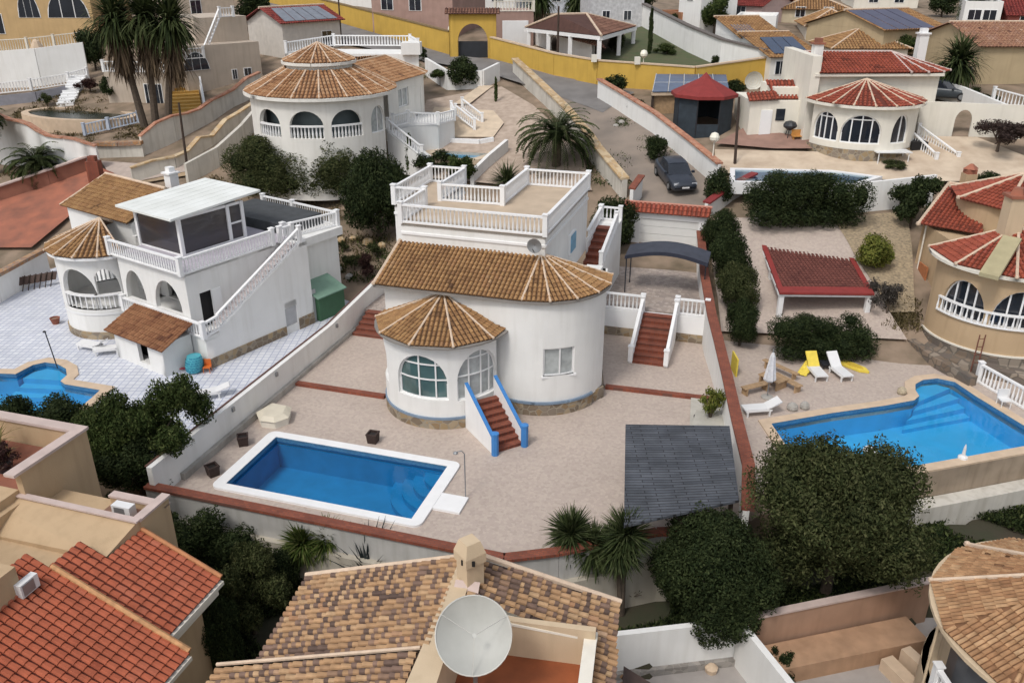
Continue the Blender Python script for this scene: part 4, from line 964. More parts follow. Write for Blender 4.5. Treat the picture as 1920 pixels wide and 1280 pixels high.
# glazed roof room
gr = thing('glazed_roof_room', 'dark glazed room with flat white sheet roof on the villa terrace', 'conservatory', FL, (-5.4,4,5.13))
mb = MB()
for u, v in ((-7.3,1.9),(-3.5,1.9),(-3.5,6.1),(-7.3,6.1),(-3.5,5.1)): mb.box(u-.1,u+.1,v-.1,v+.1,5.1,7.3)
mb.box(-7.3,-3.5,1.85,1.95,7.15,7.3); mb.box(-3.55,-3.45,1.9,6.1,7.15,7.3); mb.box(-7.3,-3.5,1.85,1.95,5.1,5.22); mb.box(-3.55,-3.45,1.9,6.1,5.1,5.22); mb.box(-3.55,-3.45,5.1,6.1,6.1,6.2)
part('frame', mb, WHITE2, gr)
gd = plain('smoked_glass', (.035,.035,.045), .12, .5, .6, 0, spec=.7, col2=(.05,.04,.035))
mb = MB(); mb.box(-7.2,-3.6,1.88,1.91,5.2,7.2); part('pane', mb, gd, gr); mb = MB(); mb.box(-3.52,-3.49,1.95,5.1,5.2,7.2); part('pane', mb, gd, gr); mb = MB(); mb.box(-3.52,-3.49,5.15,6.05,5.2,7.2); part('pane', mb, gd, gr); mb = MB(); mb.box(-7.3,-7.26,1.95,6.05,5.2,7.2); mb.box(-7.2,-3.6,6.07,6.1,5.2,7.2); part('back_panel', mb, WHITE2, gr)
mb = MB(); q = [(-8.2,1.3,7.3),(-3.1,1.2,7.3),(-3.1,7.3,7.62),(-8.2,7.4,7.62)]
mb.add(q+[(a,b,c+.12) for a, b, c in q],[(3,2,1,0),(4,5,6,7),(0,1,5,4),(1,2,6,5),(2,3,7,6),(3,0,4,7)])
for i in range(1, 8): u = -8.2+5.1*i/8; mb.beam((u,1.28,7.42),(u,7.3,7.74),.03,.012)
part('roof_sheet', mb, plain('white_sheet', (.80,.82,.80), .5, .1, .5, 0, col2=(.70,.715,.68)), gr)
# round veranda
def R2A(px): return math.degrees(s_at(px, (-9.95,1.25), 2.75, 0, FL)/2.75)
vc = (-9.95,1.25); mb = MB(); vp = arc(vc, 2.75, -135, 88); Lv = vp[1]
vops = [dict(s=R(a+135)*2.75, w=w_, zb=2.62, h=1.6, spring=.1) for a, w_ in ((R2A(147),2.3),(R2A(205),1.5),(-112,1.5))]
wall(mb, vp, .45, 5.0, [dict(o, zb=1.8, h=2.42, spring=.38) for o in vops], .25, .35, inner=True)
drum(mb, vc, 2.7, 1.75, 1.8); disc(mb, vc, 2.72, 1.8); wall(mb, lin((-12.6,4.5),(-9,4.5)), 1.8, 5); part('veranda_wall', mb, WHITE, V2)
for o in vops:
    mb = MB()
    for k in range(7):
        s_ = o['s']+o['w']*(k/6-.5); u, v, nu, nv = vp[0](s_); mb.lathe(u-nu*.1, v-nv*.1, [(.05,1.85),(.06,2.1),(.035,2.3),(.05,2.6)], 4, cap=False)
    for k in range(6): pbar(mb, vp[0], o['s']+o['w']*(k/6-.5), 2.66, o['s']+o['w']*((k+1)/6-.5), 2.66, .1, -.02, .2)
    part('balustrade', mb, WHITE2, V2)
mb = MB(); wall(mb, arc(vc, 2.82, -110, 80), 0, .45, (), .1, .35); part('plinth', mb, STONE, V2)
mb = MB(); drum(mb, vc, 2.79, 1.5, 1.62, -110, 85); pth, L_ = arc(vc, 2.95, -115, 90)
for k in range(20): pbar(mb, pth, L_*k/20, 4.9, L_*(k+1)/20, 4.9, .16, -.12, .3)
part('cornice', mb, WHITE2, V2)
mb = MB(); pbar(mb, vp[0], R(R2A(165)+135)*2.75-.45, .75, R(R2A(165)+135)*2.75+.45, .75, .5, -.06, .1); part('cellar_window', mb, BLACKH, V2)
cone_roof(V2, vc, 3.15, 5.02, 6.35, -140, 75, 9, TILE_O, r0=0, pu=.22, pv=.32, rr=.055)
# rear roofs
mb = MB(); tiles(mb, [(-16.4,2.5,5.85),(-9.2,2.4,5.85),(-9.4,5.3,7.25),(-16.0,5.6,7.25)], (0,-1,-.48), .22, .32, seed=31); tiles(mb, [(-16.4,8.6,5.85),(-9.2,8.6,5.85),(-9.4,5.5,7.25),(-16.0,5.8,7.25)], (0,1,-.48), .22, .32, seed=32)
rf = part('roof', mb, TILE_O, V2); mc = MB(); rib(mc, (-16.0,5.65,7.3),(-9.4,5.4,7.3),.12,False); part('ridge_cap', mc, MORT, rf); mc = MB(); rib(mc, (-16,5.6,7.28),(-16.4,2.5,5.9),.08,False); part('verge_cap', mc, MORT, rf)
mb = MB(); mb.box(-16,-9.3,2.7,8.4,0,5.8); mb.poly([(-9.3,2.7,5.8),(-9.3,8.4,5.8),(-9.3,5.5,7.15)]); mb.poly([(-16,2.7,5.8),(-16,8.4,5.8),(-16,5.6,7.15)]); mb.box(-9.3,-7.3,2.6,7.6,1.8,5.1); part('rear_wall', mb, WHITE, V2)
mb = MB(); mb.box(-10.6,-10.0,6.2,6.8,6.4,7.9); mb.box(-10.7,-9.9,6.1,6.9,7.9,8.0); mb.box(-10.5,-10.1,6.3,6.7,8.0,8.3); part('chimney', mb, WHITE2, V2)
# tiled hut in front
ht = thing('garden_hut', 'small white hut with single pitch brown tiled roof below the arcade', 'hut', FL, (-3.2,-1.1,0))
mb = MB(); wall(mb, lin((-5.4,-1.85),(-1.15,-1.85)), 0, 1.55, [dict(s=2.5,w=.9,zb=.3,h=1.1,arch=False)], .2); wall(mb, lin((-1.15,-1.85),(-1.15,-.05)), 0, 1.8); wall(mb, lin((-5.4,-.05),(-5.4,-1.85)), 0, 1.6); mb.box(-5.2,-1.3,-1.6,-.1,0,.3); part('wall', mb, WHITE, ht)
mb = MB(); mb.box(-5.2,-1.3,-1.2,-1.15,.2,1.5); part('dark_interior', mb, BLACKH, ht)
mb = MB(); tiles(mb, [(-5.8,-2.15,1.62),(-.7,-2.15,1.62),(-.7,-.1,2.5),(-5.8,-.1,2.5)], (0,-1,-.43), .21, .3, seed=41); part('roof', mb, TILE_BR if False else attrmat('brown_orange_tile', [(0,(.13,.05,.03)),(.3,(.27,.12,.06)),(1,(.40,.20,.10))]), ht)
# green shed
gs = thing('garden_shed', 'green shed with pale green sloping roof at the rear of the white villa', 'shed', FL, (-.6,8.9,0))
mb = MB(); mb.box(-1.1,.2,7.9,10,0,1.5); part('wall', mb, plain('green_panel', (.045,.12,.06), .7), gs)
mb = MB(); mb.add([(-1.25,7.7,2.15),(.35,7.7,1.5),(.35,10.1,1.5),(-1.25,10.1,2.15),(-1.25,7.7,2.2),(.35,7.7,1.57),(.35,10.1,1.57),(-1.25,10.1,2.2)],[(3,2,1,0),(4,5,6,7),(0,1,5,4),(1,2,6,5),(2,3,7,6),(3,0,4,7)]); part('roof', mb, plain('pale_green_sheet', (.20,.33,.25), .6), gs)
# beach toys and chairs
def lounger(name, lab, p, ang, frame, cloth, cat='sun lounger', group=None, L=1.9, back=.55, cover=None):
    fr = Fr(ang, p[0], p[1]); t = thing(name, lab, cat, fr, (0,0,p[2] if len(p) > 2 else 0), group); z = BASE[t.name][2]
    mb = MB(); s0 = L*.62
    for u in (-.3,.3): mb.beam((u,-L*.38,z+.26),(u,s0*.5,z+.26),.05,.07)
    for v in (-L*.33, L*.25): mb.beam((-.3,v,z+.26),(.3,v,z+.26),.05,.06)
    for u in (-.3,.3):
        for v in (-L*.33, L*.25): mb.beam((u,v-.04,z),(u,v+.04,z),.06,.27)
    part('frame', mb, frame, t)
    mb = MB(); a = L*.2
    mb.add([(-.3,-L*.4,z+.33),(.3,-L*.4,z+.33),(.3,a,z+.33),(-.3,a,z+.33),(-.3,-L*.4,z+.39),(.3,-L*.4,z+.39),(.3,a,z+.39),(-.3,a,z+.39)],[(3,2,1,0),(4,5,6,7),(0,1,5,4),(1,2,6,5),(2,3,7,6),(3,0,4,7)])
    part('seat', mb, cloth, t)
    mb = MB(); b = a+L*.36; zb = z+.33+back
    mb.add([(-.3,a,z+.33),(.3,a,z+.33),(.3,b,zb),(-.3,b,zb),(-.3,a,z+.39),(.3,a,z+.39),(.3,b-.03,zb+.06),(-.3,b-.03,zb+.06)],[(3,2,1,0),(4,5,6,7),(0,1,5,4),(1,2,6,5),(2,3,7,6),(3,0,4,7)])
    part('backrest', mb, cover or cloth, t); return t
WP = plain('white_plastic', (.74,.74,.74), .5, .04, 2, 0)
lounger('sun_lounger', 'white plastic lounger near the villa hut, the left one of two', W(172,655), 110, WP, WP, back=.35)
lounger('sun_lounger', 'white plastic lounger near the villa hut, the right one beside the wall', W(205,662), 75, WP, WP, back=.35)
lounger('sun_lounger', 'white plastic lounger lying by the dark trees along the white wall', W(392,745), 68, WP, WP, back=.2)
t = thing('air_mattress', 'rolled turquoise patterned air mattress leaning at the villa foot', 'air mattress', FW, W(365,697)); b = W(365,697); mb = MB()
n_ = 14
for k in range(6):
    z0, z1 = .05+k*.15, .05+(k+1)*.15; r0, r1 = .36+.1*math.sin(k/6*3.1), .36+.1*math.sin((k+1)/6*3.1)
    mb.lathe(b[0]+(k*.02), b[1], [(r0,z0),(r1*1.03,z0+.08),(r1,z1)], n_, cap=(k == 5))
part('roll', mb, bricks('turquoise_pattern', (.04,.30,.42), (.02,.20,.33), (.08,.42,.5), .2,.12,.02,.6,vert=True), t)
mb = MB(); mb.lathe(b[0]+.1,b[1],[(.0,.96),(.2,.955)],8,cap=False); part('core', mb, plain('light_turquoise', (.1,.4,.5)), t)
b = W(390,697); t = thing('toy_chair', 'small orange plastic chair beside the turquoise roll', 'chair', FW, b); mb = MB(); mb.box(b[0]-.18,b[0]+.18,b[1]-.18,b[1]+.18,.28,.33); part('seat', mb, plain('orange_plastic', (.65,.16,.03), .5), t)
mb = MB(); mb.box(b[0]-.18,b[0]+.18,b[1]+.15,b[1]+.19,.33,.68); part('backrest', mb, MATS['orange_plastic'], t)
for dx, dy in ((-.16,-.16),(.16,-.16),(-.16,.16),(.16,.16)): mb = MB(); mb.tube([(b[0]+dx,b[1]+dy,0),(b[0]+dx,b[1]+dy,.3)],.02,4); part('leg', mb, MATS['orange_plastic'], t)
b = W(345,695); t = thing('toy_scooter', 'small red child scooter left of the turquoise roll', 'scooter', FW, b); mb = MB(); mb.beam((b[0]-.35,b[1],.1),(b[0]+.25,b[1]+.1,.1),.12,.05); part('deck', mb, plain('toy_red', (.45,.03,.05), .4), t)
mb = MB(); mb.tube([(b[0]+.28,b[1]+.1,.08),(b[0]+.2,b[1]+.08,.65)],.02,5); mb.tube([(b[0]+.2,b[1]-.1,.65),(b[0]+.2,b[1]+.26,.65)],.02,5); part('handlebar', mb, GREYM, t)
for dx in (-.38,.3): mb = MB(); mb.tube([(b[0]+dx,b[1]-.02,.07),(b[0]+dx,b[1]+.03,.07)],.07,8); part('wheel', mb, DARK, t)
t = thing('outdoor_shower', 'thin dark shower pole at the edge of the light blue pool', 'shower', FW, W(108,690)); b = W(108,690); mb = MB(); mb.tube([(b[0],b[1],0),(b[0]-.25,b[1]+.1,2.1)],.03,6); part('pipe', mb, DARK, t); mb = MB(); mb.lathe(b[0]-.27,b[1]+.08,[(.02,2.16),(.09,2.1),(.09,2.07)],8); part('shower_head', mb, DARK, t)
b = W(105,607); t = thing('flower_pot', 'round terracotta pot at the foot of the round veranda', 'pot', FW, b); mb = MB(); mb.lathe(b[0],b[1],[(.18,0),(.28,.35),(.3,.4),(.24,.4),(.22,.3)],10); part('pot', mb, plain('terracotta', (.25,.08,.05), .8), t); mb = MB(); mb.lathe(b[0],b[1],[(.22,.33),(.02,.36)],10,cap=False); part('soil', mb, SOIL, t)
# left enclosure wall and furniture pile
t = thing('boundary_wall', 'white garden wall with rough stone top on the far side of the lilac patio', 'wall', FW, W(60,520)); mb = MB(); mc = MB()
P_ = [W(-60,590), W(0,560), W(95,505), W(95,475)]
a, b, c = W(-80,600), W(0,566), W(92,512)
for p, q in ((a,b),(b,c)):
    mb.beam((p[0],p[1],-.3),(q[0],q[1],-.3),.3,1.9); mc.beam((p[0],p[1],1.6),(q[0],q[1],1.6),.5,.22)
part('wall', mb, WHITE, t); part('coping', mc, cells('orange_rubble', [(.42,.22,.10),(.50,.30,.16),(.36,.20,.12)], 3), t)
b = W(68,540); t = thing('folded_furniture', 'dark folded garden chairs stacked against the white garden wall', 'chair stack', FW, b); g = random.Random(3)
for k in range(7):
    mb = MB(); x = b[0]+(k-3)*.28; y = b[1]+(k-3)*.18; mb.tube([(x,y-.3,0),(x+.1,y+.2,.95)],.03,4); part('leg', mb, WOODD, t)
    mb = MB(); mb.add([(x-.1,y-.1,.4),(x+.3,y,.4),(x+.35,y+.25,.9),(x-.05,y+.15,.9)],[(0,1,2,3)]); part('seat', mb, plain('dark_brown_slats', (.07,.04,.03)), t)
# red brown court behind the left villa
mb = MB(); q = [G(*p) for p in ((-60,470),(-60,385),(0,378),(185,318),(215,330),(205,350),(120,420),(60,470))]
mb.poly([(p[0],p[1],p[2]+.25) for p in q]); struct('red_court', mb, REDF)
t = thing('court_wall', 'low wall with pale coping along the red brown court', 'wall', FW, G(100,345)); mb = MB(); mc = MB()
q = [G(-60,400), G(0,382), G(95,350), G(190,316)]
for a, b in zip(q, q[1:]): mb.beam((a[0],a[1],a[2]-.3),(b[0],b[1],b[2]-.3),.3,1.6); mc.beam((a[0],a[1],a[2]+1.3),(b[0],b[1],b[2]+1.3),.55,.12)
part('wall', mb, plain('dirty_red_wall', (.28,.12,.08), .9, .2, 1, .1), t); part('coping', mc, PINKC, t)
b = G(183,345); mb = MB(); mb.box(b[0]-.5,b[0]+.5,b[1]-.4,b[1]+.4,b[2]-.3,b[2]+1.9); mb.box(b[0]-.3,b[0]+.3,b[1]-.25,b[1]+.25,b[2]+1.9,b[2]+2.3); solo('brick_pillar', mb, BRICKR, 'dark red brick pillar at the corner of the red brown court', 'pillar', FW, b)
# ================================================================ right property
def boxq(mb, q, h):
    mb.add([(a,b,c-h) for a,b,c in q]+list(q), [(3,2,1,0),(4,5,6,7),(0,1,5,4),(1,2,6,5),(2,3,7,6),(3,0,4,7)])
mb = MB(); fr_ = [W(1500,908)[:2], W(1670,889)[:2], W(1800,866)[:2], W(1925,843)[:2], W(2100,870)[:2], W(2100,700)[:2], W(1900,640)[:2], W(1760,560)[:2], W(1640,575)[:2], W(1460,575)[:2], FM.w(-2.2,46.5), FM.w(-1.7,43), FM.w(-.4,37), FM.w(.9,30.5)]
mb.prism(fr_, -.4, 0, holes=[POOLR_W]); struct('pool_terrace_paving', mb, PAVE)
pr = thing('swimming_pool', 'large bright blue pool with beige coping and a rounded stepped end', 'pool', FW, W(1680,800))
stR = [[W(*p)[:2] for p in q] for q in ([(1716,733),(1716,722),(1730,714),(1757,711),(1784,718),(1722,744)],[(1722,744),(1784,719),(1803,728),(1716,752)],[(1716,752),(1803,728),(1817,737),(1706,760)],[(1706,760),(1817,737),(1828,745),(1700,768)])]
pool(pr, POOLR_W, COPB, POOLL, WL, 1.35, .5, stR)
t = thing('retaining_wall', 'two tier retaining wall under the bright blue pool', 'wall', FW, W(1800,900,-1)); mb = MB(); ml = MB()
rw = [W(1440,850), W(1500,912), W(1670,890), W(1800,867), W(1925,844), W(2100,872)]
for a, b in zip(rw[1:], rw[2:]):
    mb.beam((a[0],a[1]-.1,-1.5),(b[0],b[1]-.1,-1.5),.35,1.5); ml.beam((a[0]+.2,a[1]-.62,-3.8),(b[0]+.2,b[1]-.62,-3.8),.7,2.5)
part('upper_wall', mb, plain('brownish_render', (.34,.27,.20), .95, .2, 1.2, .2, stain=.5), t); part('lower_wall', ml, GARDENW, t)
pt = thing('tan_villa', 'tan villa with dark red tiled round roofs and arched windows beside the bright pool', 'house', FW, (27,44,0))
tc = (27.0,43.4); r_ = 3.65; tp2 = arc(tc, r_, -100, 40); Lq = tp2[1]
def arcs_at(px, c, r, z=3., a0=-100):
    best = min(range(-100, 60), key=lambda k: abs(960+F*(c[0]+r*math.sin(R(k)))/((c[1]-r*math.cos(R(k)))*_c+(CAMH-z)*_s)-px))
    return best
ops = [dict(s=R(arcs_at(px, tc, r_)+100)*r_, w=2.55, zb=2.45, h=2.1, spring=.12) for px in (1799,1908)]
mb = MB(); wall(mb, tp2, .9, 5.3, ops, .25, .35); mb.box(25.2,33,44,49.5,0,5.2); mb.prism([(25.0,49.6),(31,48.6),(31.5,54),(28.3,53.4)], -1, 5.38); drum(mb, (30.5,49.6), 3.4, 3, 6.9, -120, 90)
part('wall', mb, TAN, pt)
for op in ops:
    glaze(pt, tp2, op, GLASSD, vs=(-.42,.08,.5), hs_=(), depth=.2, bw=.09)
    mb = MB(); n = 9
    for k in range(n+1):
        u, v, nu, nv = tp2[0](op['s']+op['w']*1.08*(k/n-.5)); mb.lathe(u+nu*.06, v+nv*.06, [(.05,2.45),(.07,2.7),(.035,2.95),(.05,3.2)], 4, cap=False)
    for k in range(8):
        for z, w_ in ((3.22,.1),(2.48,.08)): pbar(mb, tp2[0], op['s']+op['w']*1.1*(k/8-.5), z, op['s']+op['w']*1.1*((k+1)/8-.5), z, w_, -.12, .04)
    part('balustrade', mb, WHITE2, pt)
mb = MB(); p_, L_ = arc(tc, r_+.02, -100, 40)
for k in range(24): pbar(mb, p_, L_*k/24, .95, L_*(k+1)/24, .95, .09, -.07, .03)
part('skirting', mb, CREAM, pt)
mb = MB(); mb.lathe(tc[0], tc[1], [(4.55,-.2),(4.4,.35),(3.75,.5),(3.72,.92)], 30, a0=-105, a1=60, cap=False); part('plinth', mb, STONED, pt)
cone_roof(pt, tc, 4.05, 5.35, 6.95, -110, 60, 4, TILE_R, r0=0, pu=.24, pv=.32, rr=.08)
mb = MB(); p_, L_ = arc(tc, 4.05, -112, 62)
for k in range(24): pbar(mb, p_, L_*k/24, 5.26, L_*(k+1)/24, 5.26, .16, 0, .4)
part('cornice', mb, CREAM, pt)
mb = MB(); a, b, c, d = W(1722,420,5.45), W(1840,440,5.45), W(1856,352,6.9), W(1780,343,6.9)
tiles(mb, [a,b,c,d], (a[0]-d[0],a[1]-d[1],a[2]-d[2]), .24, .34, seed=51); e_ = W(1745,345,5.6); rf = part('roof', mb, TILE_R, pt)
mc = MB(); rib(mc, d, a, .11); rib(mc, d, c, .11, False); part('ridge_cap', mc, MORT, rf)
cone_roof(pt, (30.5,49.6), 3.9, 6.9, 8.3, -130, 95, 5, TILE_R, r0=0, pu=.24, pv=.32, rr=.1)
mb = MB(); x, y, z = W(1905,380,8.3); mb.box(x-.45,x+.45,y-.4,y+.4,5.5,8.6); ch = part('chimney', mb, TANL, pt); mb = MB(); mb.box(x-.55,x+.55,y-.5,y+.5,8.6,8.75); mb.lathe(x,y,[(.42,8.75),(.3,9.1)],4); part('chimney_cap', mb, TILE_R if False else REDF, ch)
mb = MB(); q = [W(1835,515,5.5), W(1872,524,5.5), W(1915,452,6.75), W(1880,445,6.75)]; boxq(mb, [(a,b,c+.14) for a,b,c in q], .2); part('flashing_panel', mb, plain('pale_green_panel', (.40,.35,.21), .85, .12, 2), pt)
mb = MB(); x, y, z = W(1815,340,7.2); mb.box(x-.35,x+.35,y-.35,y+.35,6,7.7); ch = part('chimney', mb, TAN, pt); mb = MB(); mb.box(x-.3,x+.3,y-.3,y+.3,7.7,8.0); mb.lathe(x,y,[(.5,8.0),(.1,8.3)],4); part('chimney_cap', mb, REDF, ch)
mb = MB(); x, y = 25.05, 49.2; mb.tube([(x-.05,y-.05,.3),(x-.05,y-.05,5.3)],.05,6); part('drain_pipe', mb, CREAM, pt)
u, v, nu, nv = tp2[0](Lq*.78); mb = MB(); mb.tube([(u+nu*.07,v+nv*.07,.9),(u+nu*.07,v+nv*.07,5.2)],.05,6); part('drain_pipe', mb, CREAM, pt)
mb = MB(); mb.box(25.0,25.08,48.0,49.25,1.0,3.0); part('side_door', mb, plain('rusty_orange', (.45,.17,.07), .8, .2), pt)
a = W(1708,628,0); b = W(1732,545,1.2)
stairs(pt, (a[0]+.3,a[1]+.2,0), (b[0]+.3,b[1],1.2), 1.5, 8, mat=plain('brown_step', (.16,.11,.10), .8, .2), name='outer_steps')
mb = MB(); c, d = W(1688,603,0), W(1716,528,1.2); mb.add([(c[0]-.1,c[1],0),(c[0]+.1,c[1],0),(d[0]+.1,d[1],0),(d[0]-.1,d[1],0),(c[0]-.1,c[1],.9),(c[0]+.1,c[1],.9),(d[0]+.1,d[1],2.1),(d[0]-.1,d[1],2.1)],[(0,1,5,4),(1,2,6,5),(2,3,7,6),(3,0,4,7),(4,5,6,7)]); part('stair_parapet', mb, WHITE2, pt)
# balustrade fence by the pool
t = thing('balustrade_fence', 'white balustrade fence along the stone wall right of the bright pool', 'fence', FW, W(1880,730)); mb = MB()
a, b = W(1832,716), W(1990,808); balus(mb, a, b, 1.05, sp=.24, r=.07); part('balustrade', mb, WHITE2, t)
t = thing('stone_wall', 'low dark rubble wall curving behind the white balustrade fence', 'wall', FW, W(1860,700)); mb = MB()
for p, q in ((W(1705,652),W(1760,690)),(W(1760,690),W(1822,724)),(W(1822,700),W(1920,720)),(W(1920,720),W(2050,760))): mb.beam(p, q, .5, .55)
part('wall', mb, STONED, t)
# utility posts by the wall
b = W(1822,700); t = thing('metal_ladder', 'rusty narrow metal ladder frame against the tan villa plinth', 'ladder', FW, b)
for dx in (-.15,.15): mb = MB(); mb.tube([(b[0]+dx,b[1]-.1,0),(b[0]+dx+.25,b[1]+.3,2.1)],.035,5); part('rail', mb, plain('rust', (.16,.06,.04), .8), t)
for k in range(5): mb = MB(); f_ = k/5+.1; mb.tube([(b[0]-.15+.25*f_,b[1]-.1+.4*f_,2.1*f_),(b[0]+.15+.25*f_,b[1]-.1+.4*f_,2.1*f_)],.02,4); part('rung', mb, MATS['rust'], t)
# pergola
t = thing('pergola', 'pergola with dark red tiled flat roof and white posts', 'pergola', FW, (18,48,0))
A_, B_, C_, D_ = W(1427,457,2.95), W(1582,455,2.95), W(1638,552,2.35), W(1462,550,2.35)
def bil(s, q): a = Vector(A_).lerp(Vector(B_), s); b = Vector(D_).lerp(Vector(C_), s); return a.lerp(b, q)
mb = MB(); tiles(mb, [D_, C_, B_, A_], (0,-1,-.08), .23, .33, seed=61); boxq(mb, [(p[0],p[1],p[2]-.02) for p in (D_,C_,B_,A_)], .06); part('roof', mb, attrmat('dusty_red_tile', [(0,(.12,.04,.035)),(.3,(.19,.07,.055)),(1,(.25,.09,.07))], nvar=.35), t)
mb = MB()
for s0, q0, s1, q1, cc in ((-.005,-.01,.05,1.01,0),(.95,-.01,1.005,1.01,0),(0.05,.9,.95,1.01,0),(0.05,-.01,.95,.05,0)):
    q = [tuple(bil(s_, q_)+Vector((0,0,.1))) for s_, q_ in ((s0,q1),(s1,q1),(s1,q0),(s0,q0))]; boxq(mb, q, .12)
part('roof_border', mb, plain('dark_red_border', (.26,.035,.03), .7, .2, 2, .2), t)
for s_, q_ in ((.03,.97),(.97,.97),(.03,.5),(.97,.5),(.03,.04),(.97,.04),(.5,.04)):
    p = bil(s_, q_); mb = MB(); mb.box(p.x-.14,p.x+.14,p.y-.14,p.y+.14,-.1,p.z-.2); part('post', mb, WHITE2, t)
mb = MB(); mb.beam(tuple(bil(0,.98)-Vector((0,0,.22))), tuple(bil(1,.98)-Vector((0,0,.22))), .2,.16); part('beam', mb, WHITE2, t)
mb = MB(); mb.beam(tuple(bil(.01,0)-Vector((0,0,.22))), tuple(bil(.01,.97)-Vector((0,0,.22))), .2,.16); part('beam', mb, WHITE2, t)
mb = MB(); mb.beam(tuple(bil(.99,0)-Vector((0,0,.22))), tuple(bil(.99,.97)-Vector((0,0,.22))), .2,.16); part('beam', mb, WHITE2, t)
RT = 1
# loungers, umbrella, table
lounger('sun_lounger', 'white lounger with a yellow towel draped over its raised back', W(1530,705), -4, WP, WP, back=.6, cover=YELF)
lounger('sun_lounger', 'plain white lounger with raised back beside the one with a yellow towel', W(1574,705), -12, WP, WP, back=.6)
lounger('sun_lounger', 'white slatted lounger near the red coped wall, facing the bright pool', W(1420,775), 82, WP, WP, back=.35)
def cloth(name, lab, pts, mat, cat, base):
    t = MB(); g = random.Random(len(lab)); n = 8
    a, b, c, d = [Vector(p) for p in pts]
    for j in range(n+1):
        for i in range(n+1):
            p = a.lerp(b, i/n).lerp(d.lerp(c, i/n), j/n); t.v.append((p.x+g.uniform(-.02,.02), p.y+g.uniform(-.02,.02), p.z+g.uniform(0,.05)))
    for j in range(n):
        for i in range(n): t.f.append((j*(n+1)+i, j*(n+1)+i+1, (j+1)*(n+1)+i+1, (j+1)*(n+1)+i)); t.c.append(.5)
    return solo(name, t, mat, lab, cat, FW, base)
cloth('yellow_towel', 'yellow towel heap between the lounger and the wooden bench', [W(1493,702,.05),W(1512,705,.05),W(1530,680,.45),W(1512,675,.45)], YELF, 'towel', W(1505,700))
b = W(1602,690); t = thing('yellow_lilo', 'pointed yellow inflatable mat lying right of the plain white lounger', 'inflatable mat', FW, b); mb = MB(); fr = Fr(-38, b[0], b[1])
o = [(0,-.85),(.28,-.45),(.3,.4),(.2,.8),(-.2,.8),(-.3,.4),(-.28,-.45)]; mb.prism([fr.w(*p) for p in o], .02, .14); part('body', mb, YELF, t); mb = MB(); mb.prism([fr.w(p[0]*.6,p[1]*.6) for p in o], .14, .17); part('cushion', mb, plain('deep_yellow', (.6,.42,.05), .7), t)
b = W(1548,690); mb = MB(); mb.box(b[0]-.3,b[0]+.3,b[1]-.3,b[1]+.3,.3,.35); t = thing('side_table', 'small dark side table between the two raised white loungers', 'table', FW, b); part('top', mb, DARK, t)
for dx, dy in ((-.25,-.25),(.25,-.25),(-.25,.25),(.25,.25)): mb = MB(); mb.tube([(b[0]+dx,b[1]+dy,0),(b[0]+dx,b[1]+dy,.3)],.025,4); part('leg', mb, DARK, t)
b = W(1438,745); t = thing('parasol', 'closed white parasol on a pole beside the wooden benches', 'parasol', FW, b); mb = MB()
n = 14; o = len(mb.v)
prof = [(.03,2.5),(.10,2.3),(.17,1.7),(.25,1.05),(.2,.95)]
for r, z in prof:
    for k in range(n): q = r*(1+.28*(k % 2)); mb.v.append((b[0]+q*math.cos(6.283*k/n), b[1]+q*math.sin(6.283*k/n), z))
for i in range(len(prof)-1):
    for k in range(n): mb.f.append((i*n+k, i*n+(k+1) % n, (i+1)*n+(k+1) % n, (i+1)*n+k)); mb.c.append(.5)
part('canopy', mb, plain('white_canvas', (.66,.66,.68), .8, .12, 8, .1), t); mb = MB(); mb.tube([(b[0],b[1],0),(b[0],b[1],2.65)],.03,6); part('pole', mb, GREYM, t); mb = MB(); mb.lathe(b[0],b[1],[(.3,0),(.3,.06),(.06,.1)],12); part('base', mb, GREYC, t)
def bench(lab, p, ang, L=1.7, w_=.4, name='bench', h=.42):
    fr = Fr(ang, p[0], p[1]); t = thing(name, lab, name, fr, (0,0,0)); 
    for k in range(3): mb = MB(); mb.box(-L/2,L/2,-w_/2+k*w_/3,-w_/2+(k+.9)*w_/3,h-.05,h); part('plank', mb, WOOD, t)
    for s_ in (-1,1): mb = MB(); mb.box(s_*L*.4-.04,s_*L*.4+.04,-w_/2,w_/2,0,h-.05); part('leg', mb, WOOD, t)
bench('long pale wooden bench behind the closed parasol', W(1462,700), 55, 2.2, .3)
bench('pale wooden bench right of the closed parasol', W(1475,725), 60, 1.7, .4)
bench('pale wooden bench in front of the closed parasol at its left', W(1415,735), -25, 1.6, .4)
bench('low wooden table standing under the closed parasol', W(1448,722), 55, 1.3, .8, name='table', h=.5)
for lab, px, py, r in (('rounded grey stone beside the coping of the bright pool', 1485, 768, .28), ('pale rough stone next to the rounded grey one', 1508, 766, .24), ('small stone pot at the inner corner of the bright pool', 1690, 738, .24)):
    b = W(px, py); mb = MB(); mb.lathe(b[0], b[1], [(r*.8,0),(r,.12),(r*.9,.25),(r*.5,.36),(r*.15,.4)], 8); solo('garden_stone', mb, GREYC if 'grey' in lab else plain('pale_stone', (.45,.38,.27), .95, .3, 8, .5), lab, 'stone', FW, b)
b = W(1388,705); mb = MB(); mb.box(b[0]-.28,b[0]-.2,b[1]-.1,b[1]+1.0,0,1.0); solo('yellow_board', mb, YELF, 'yellow board leaning inside the red coped wall near the parasol', 'board', FW, b)
b = W(1632,845,-.1); mb = MB(); mb.lathe(b[0], b[1], [(.3,-.15),(.34,-.08),(.28,.02),(.1,.06)], 10); solo('pool_float', mb, WP, 'white skimmer float in the bright blue pool near the tree', 'pool float', FW, b)
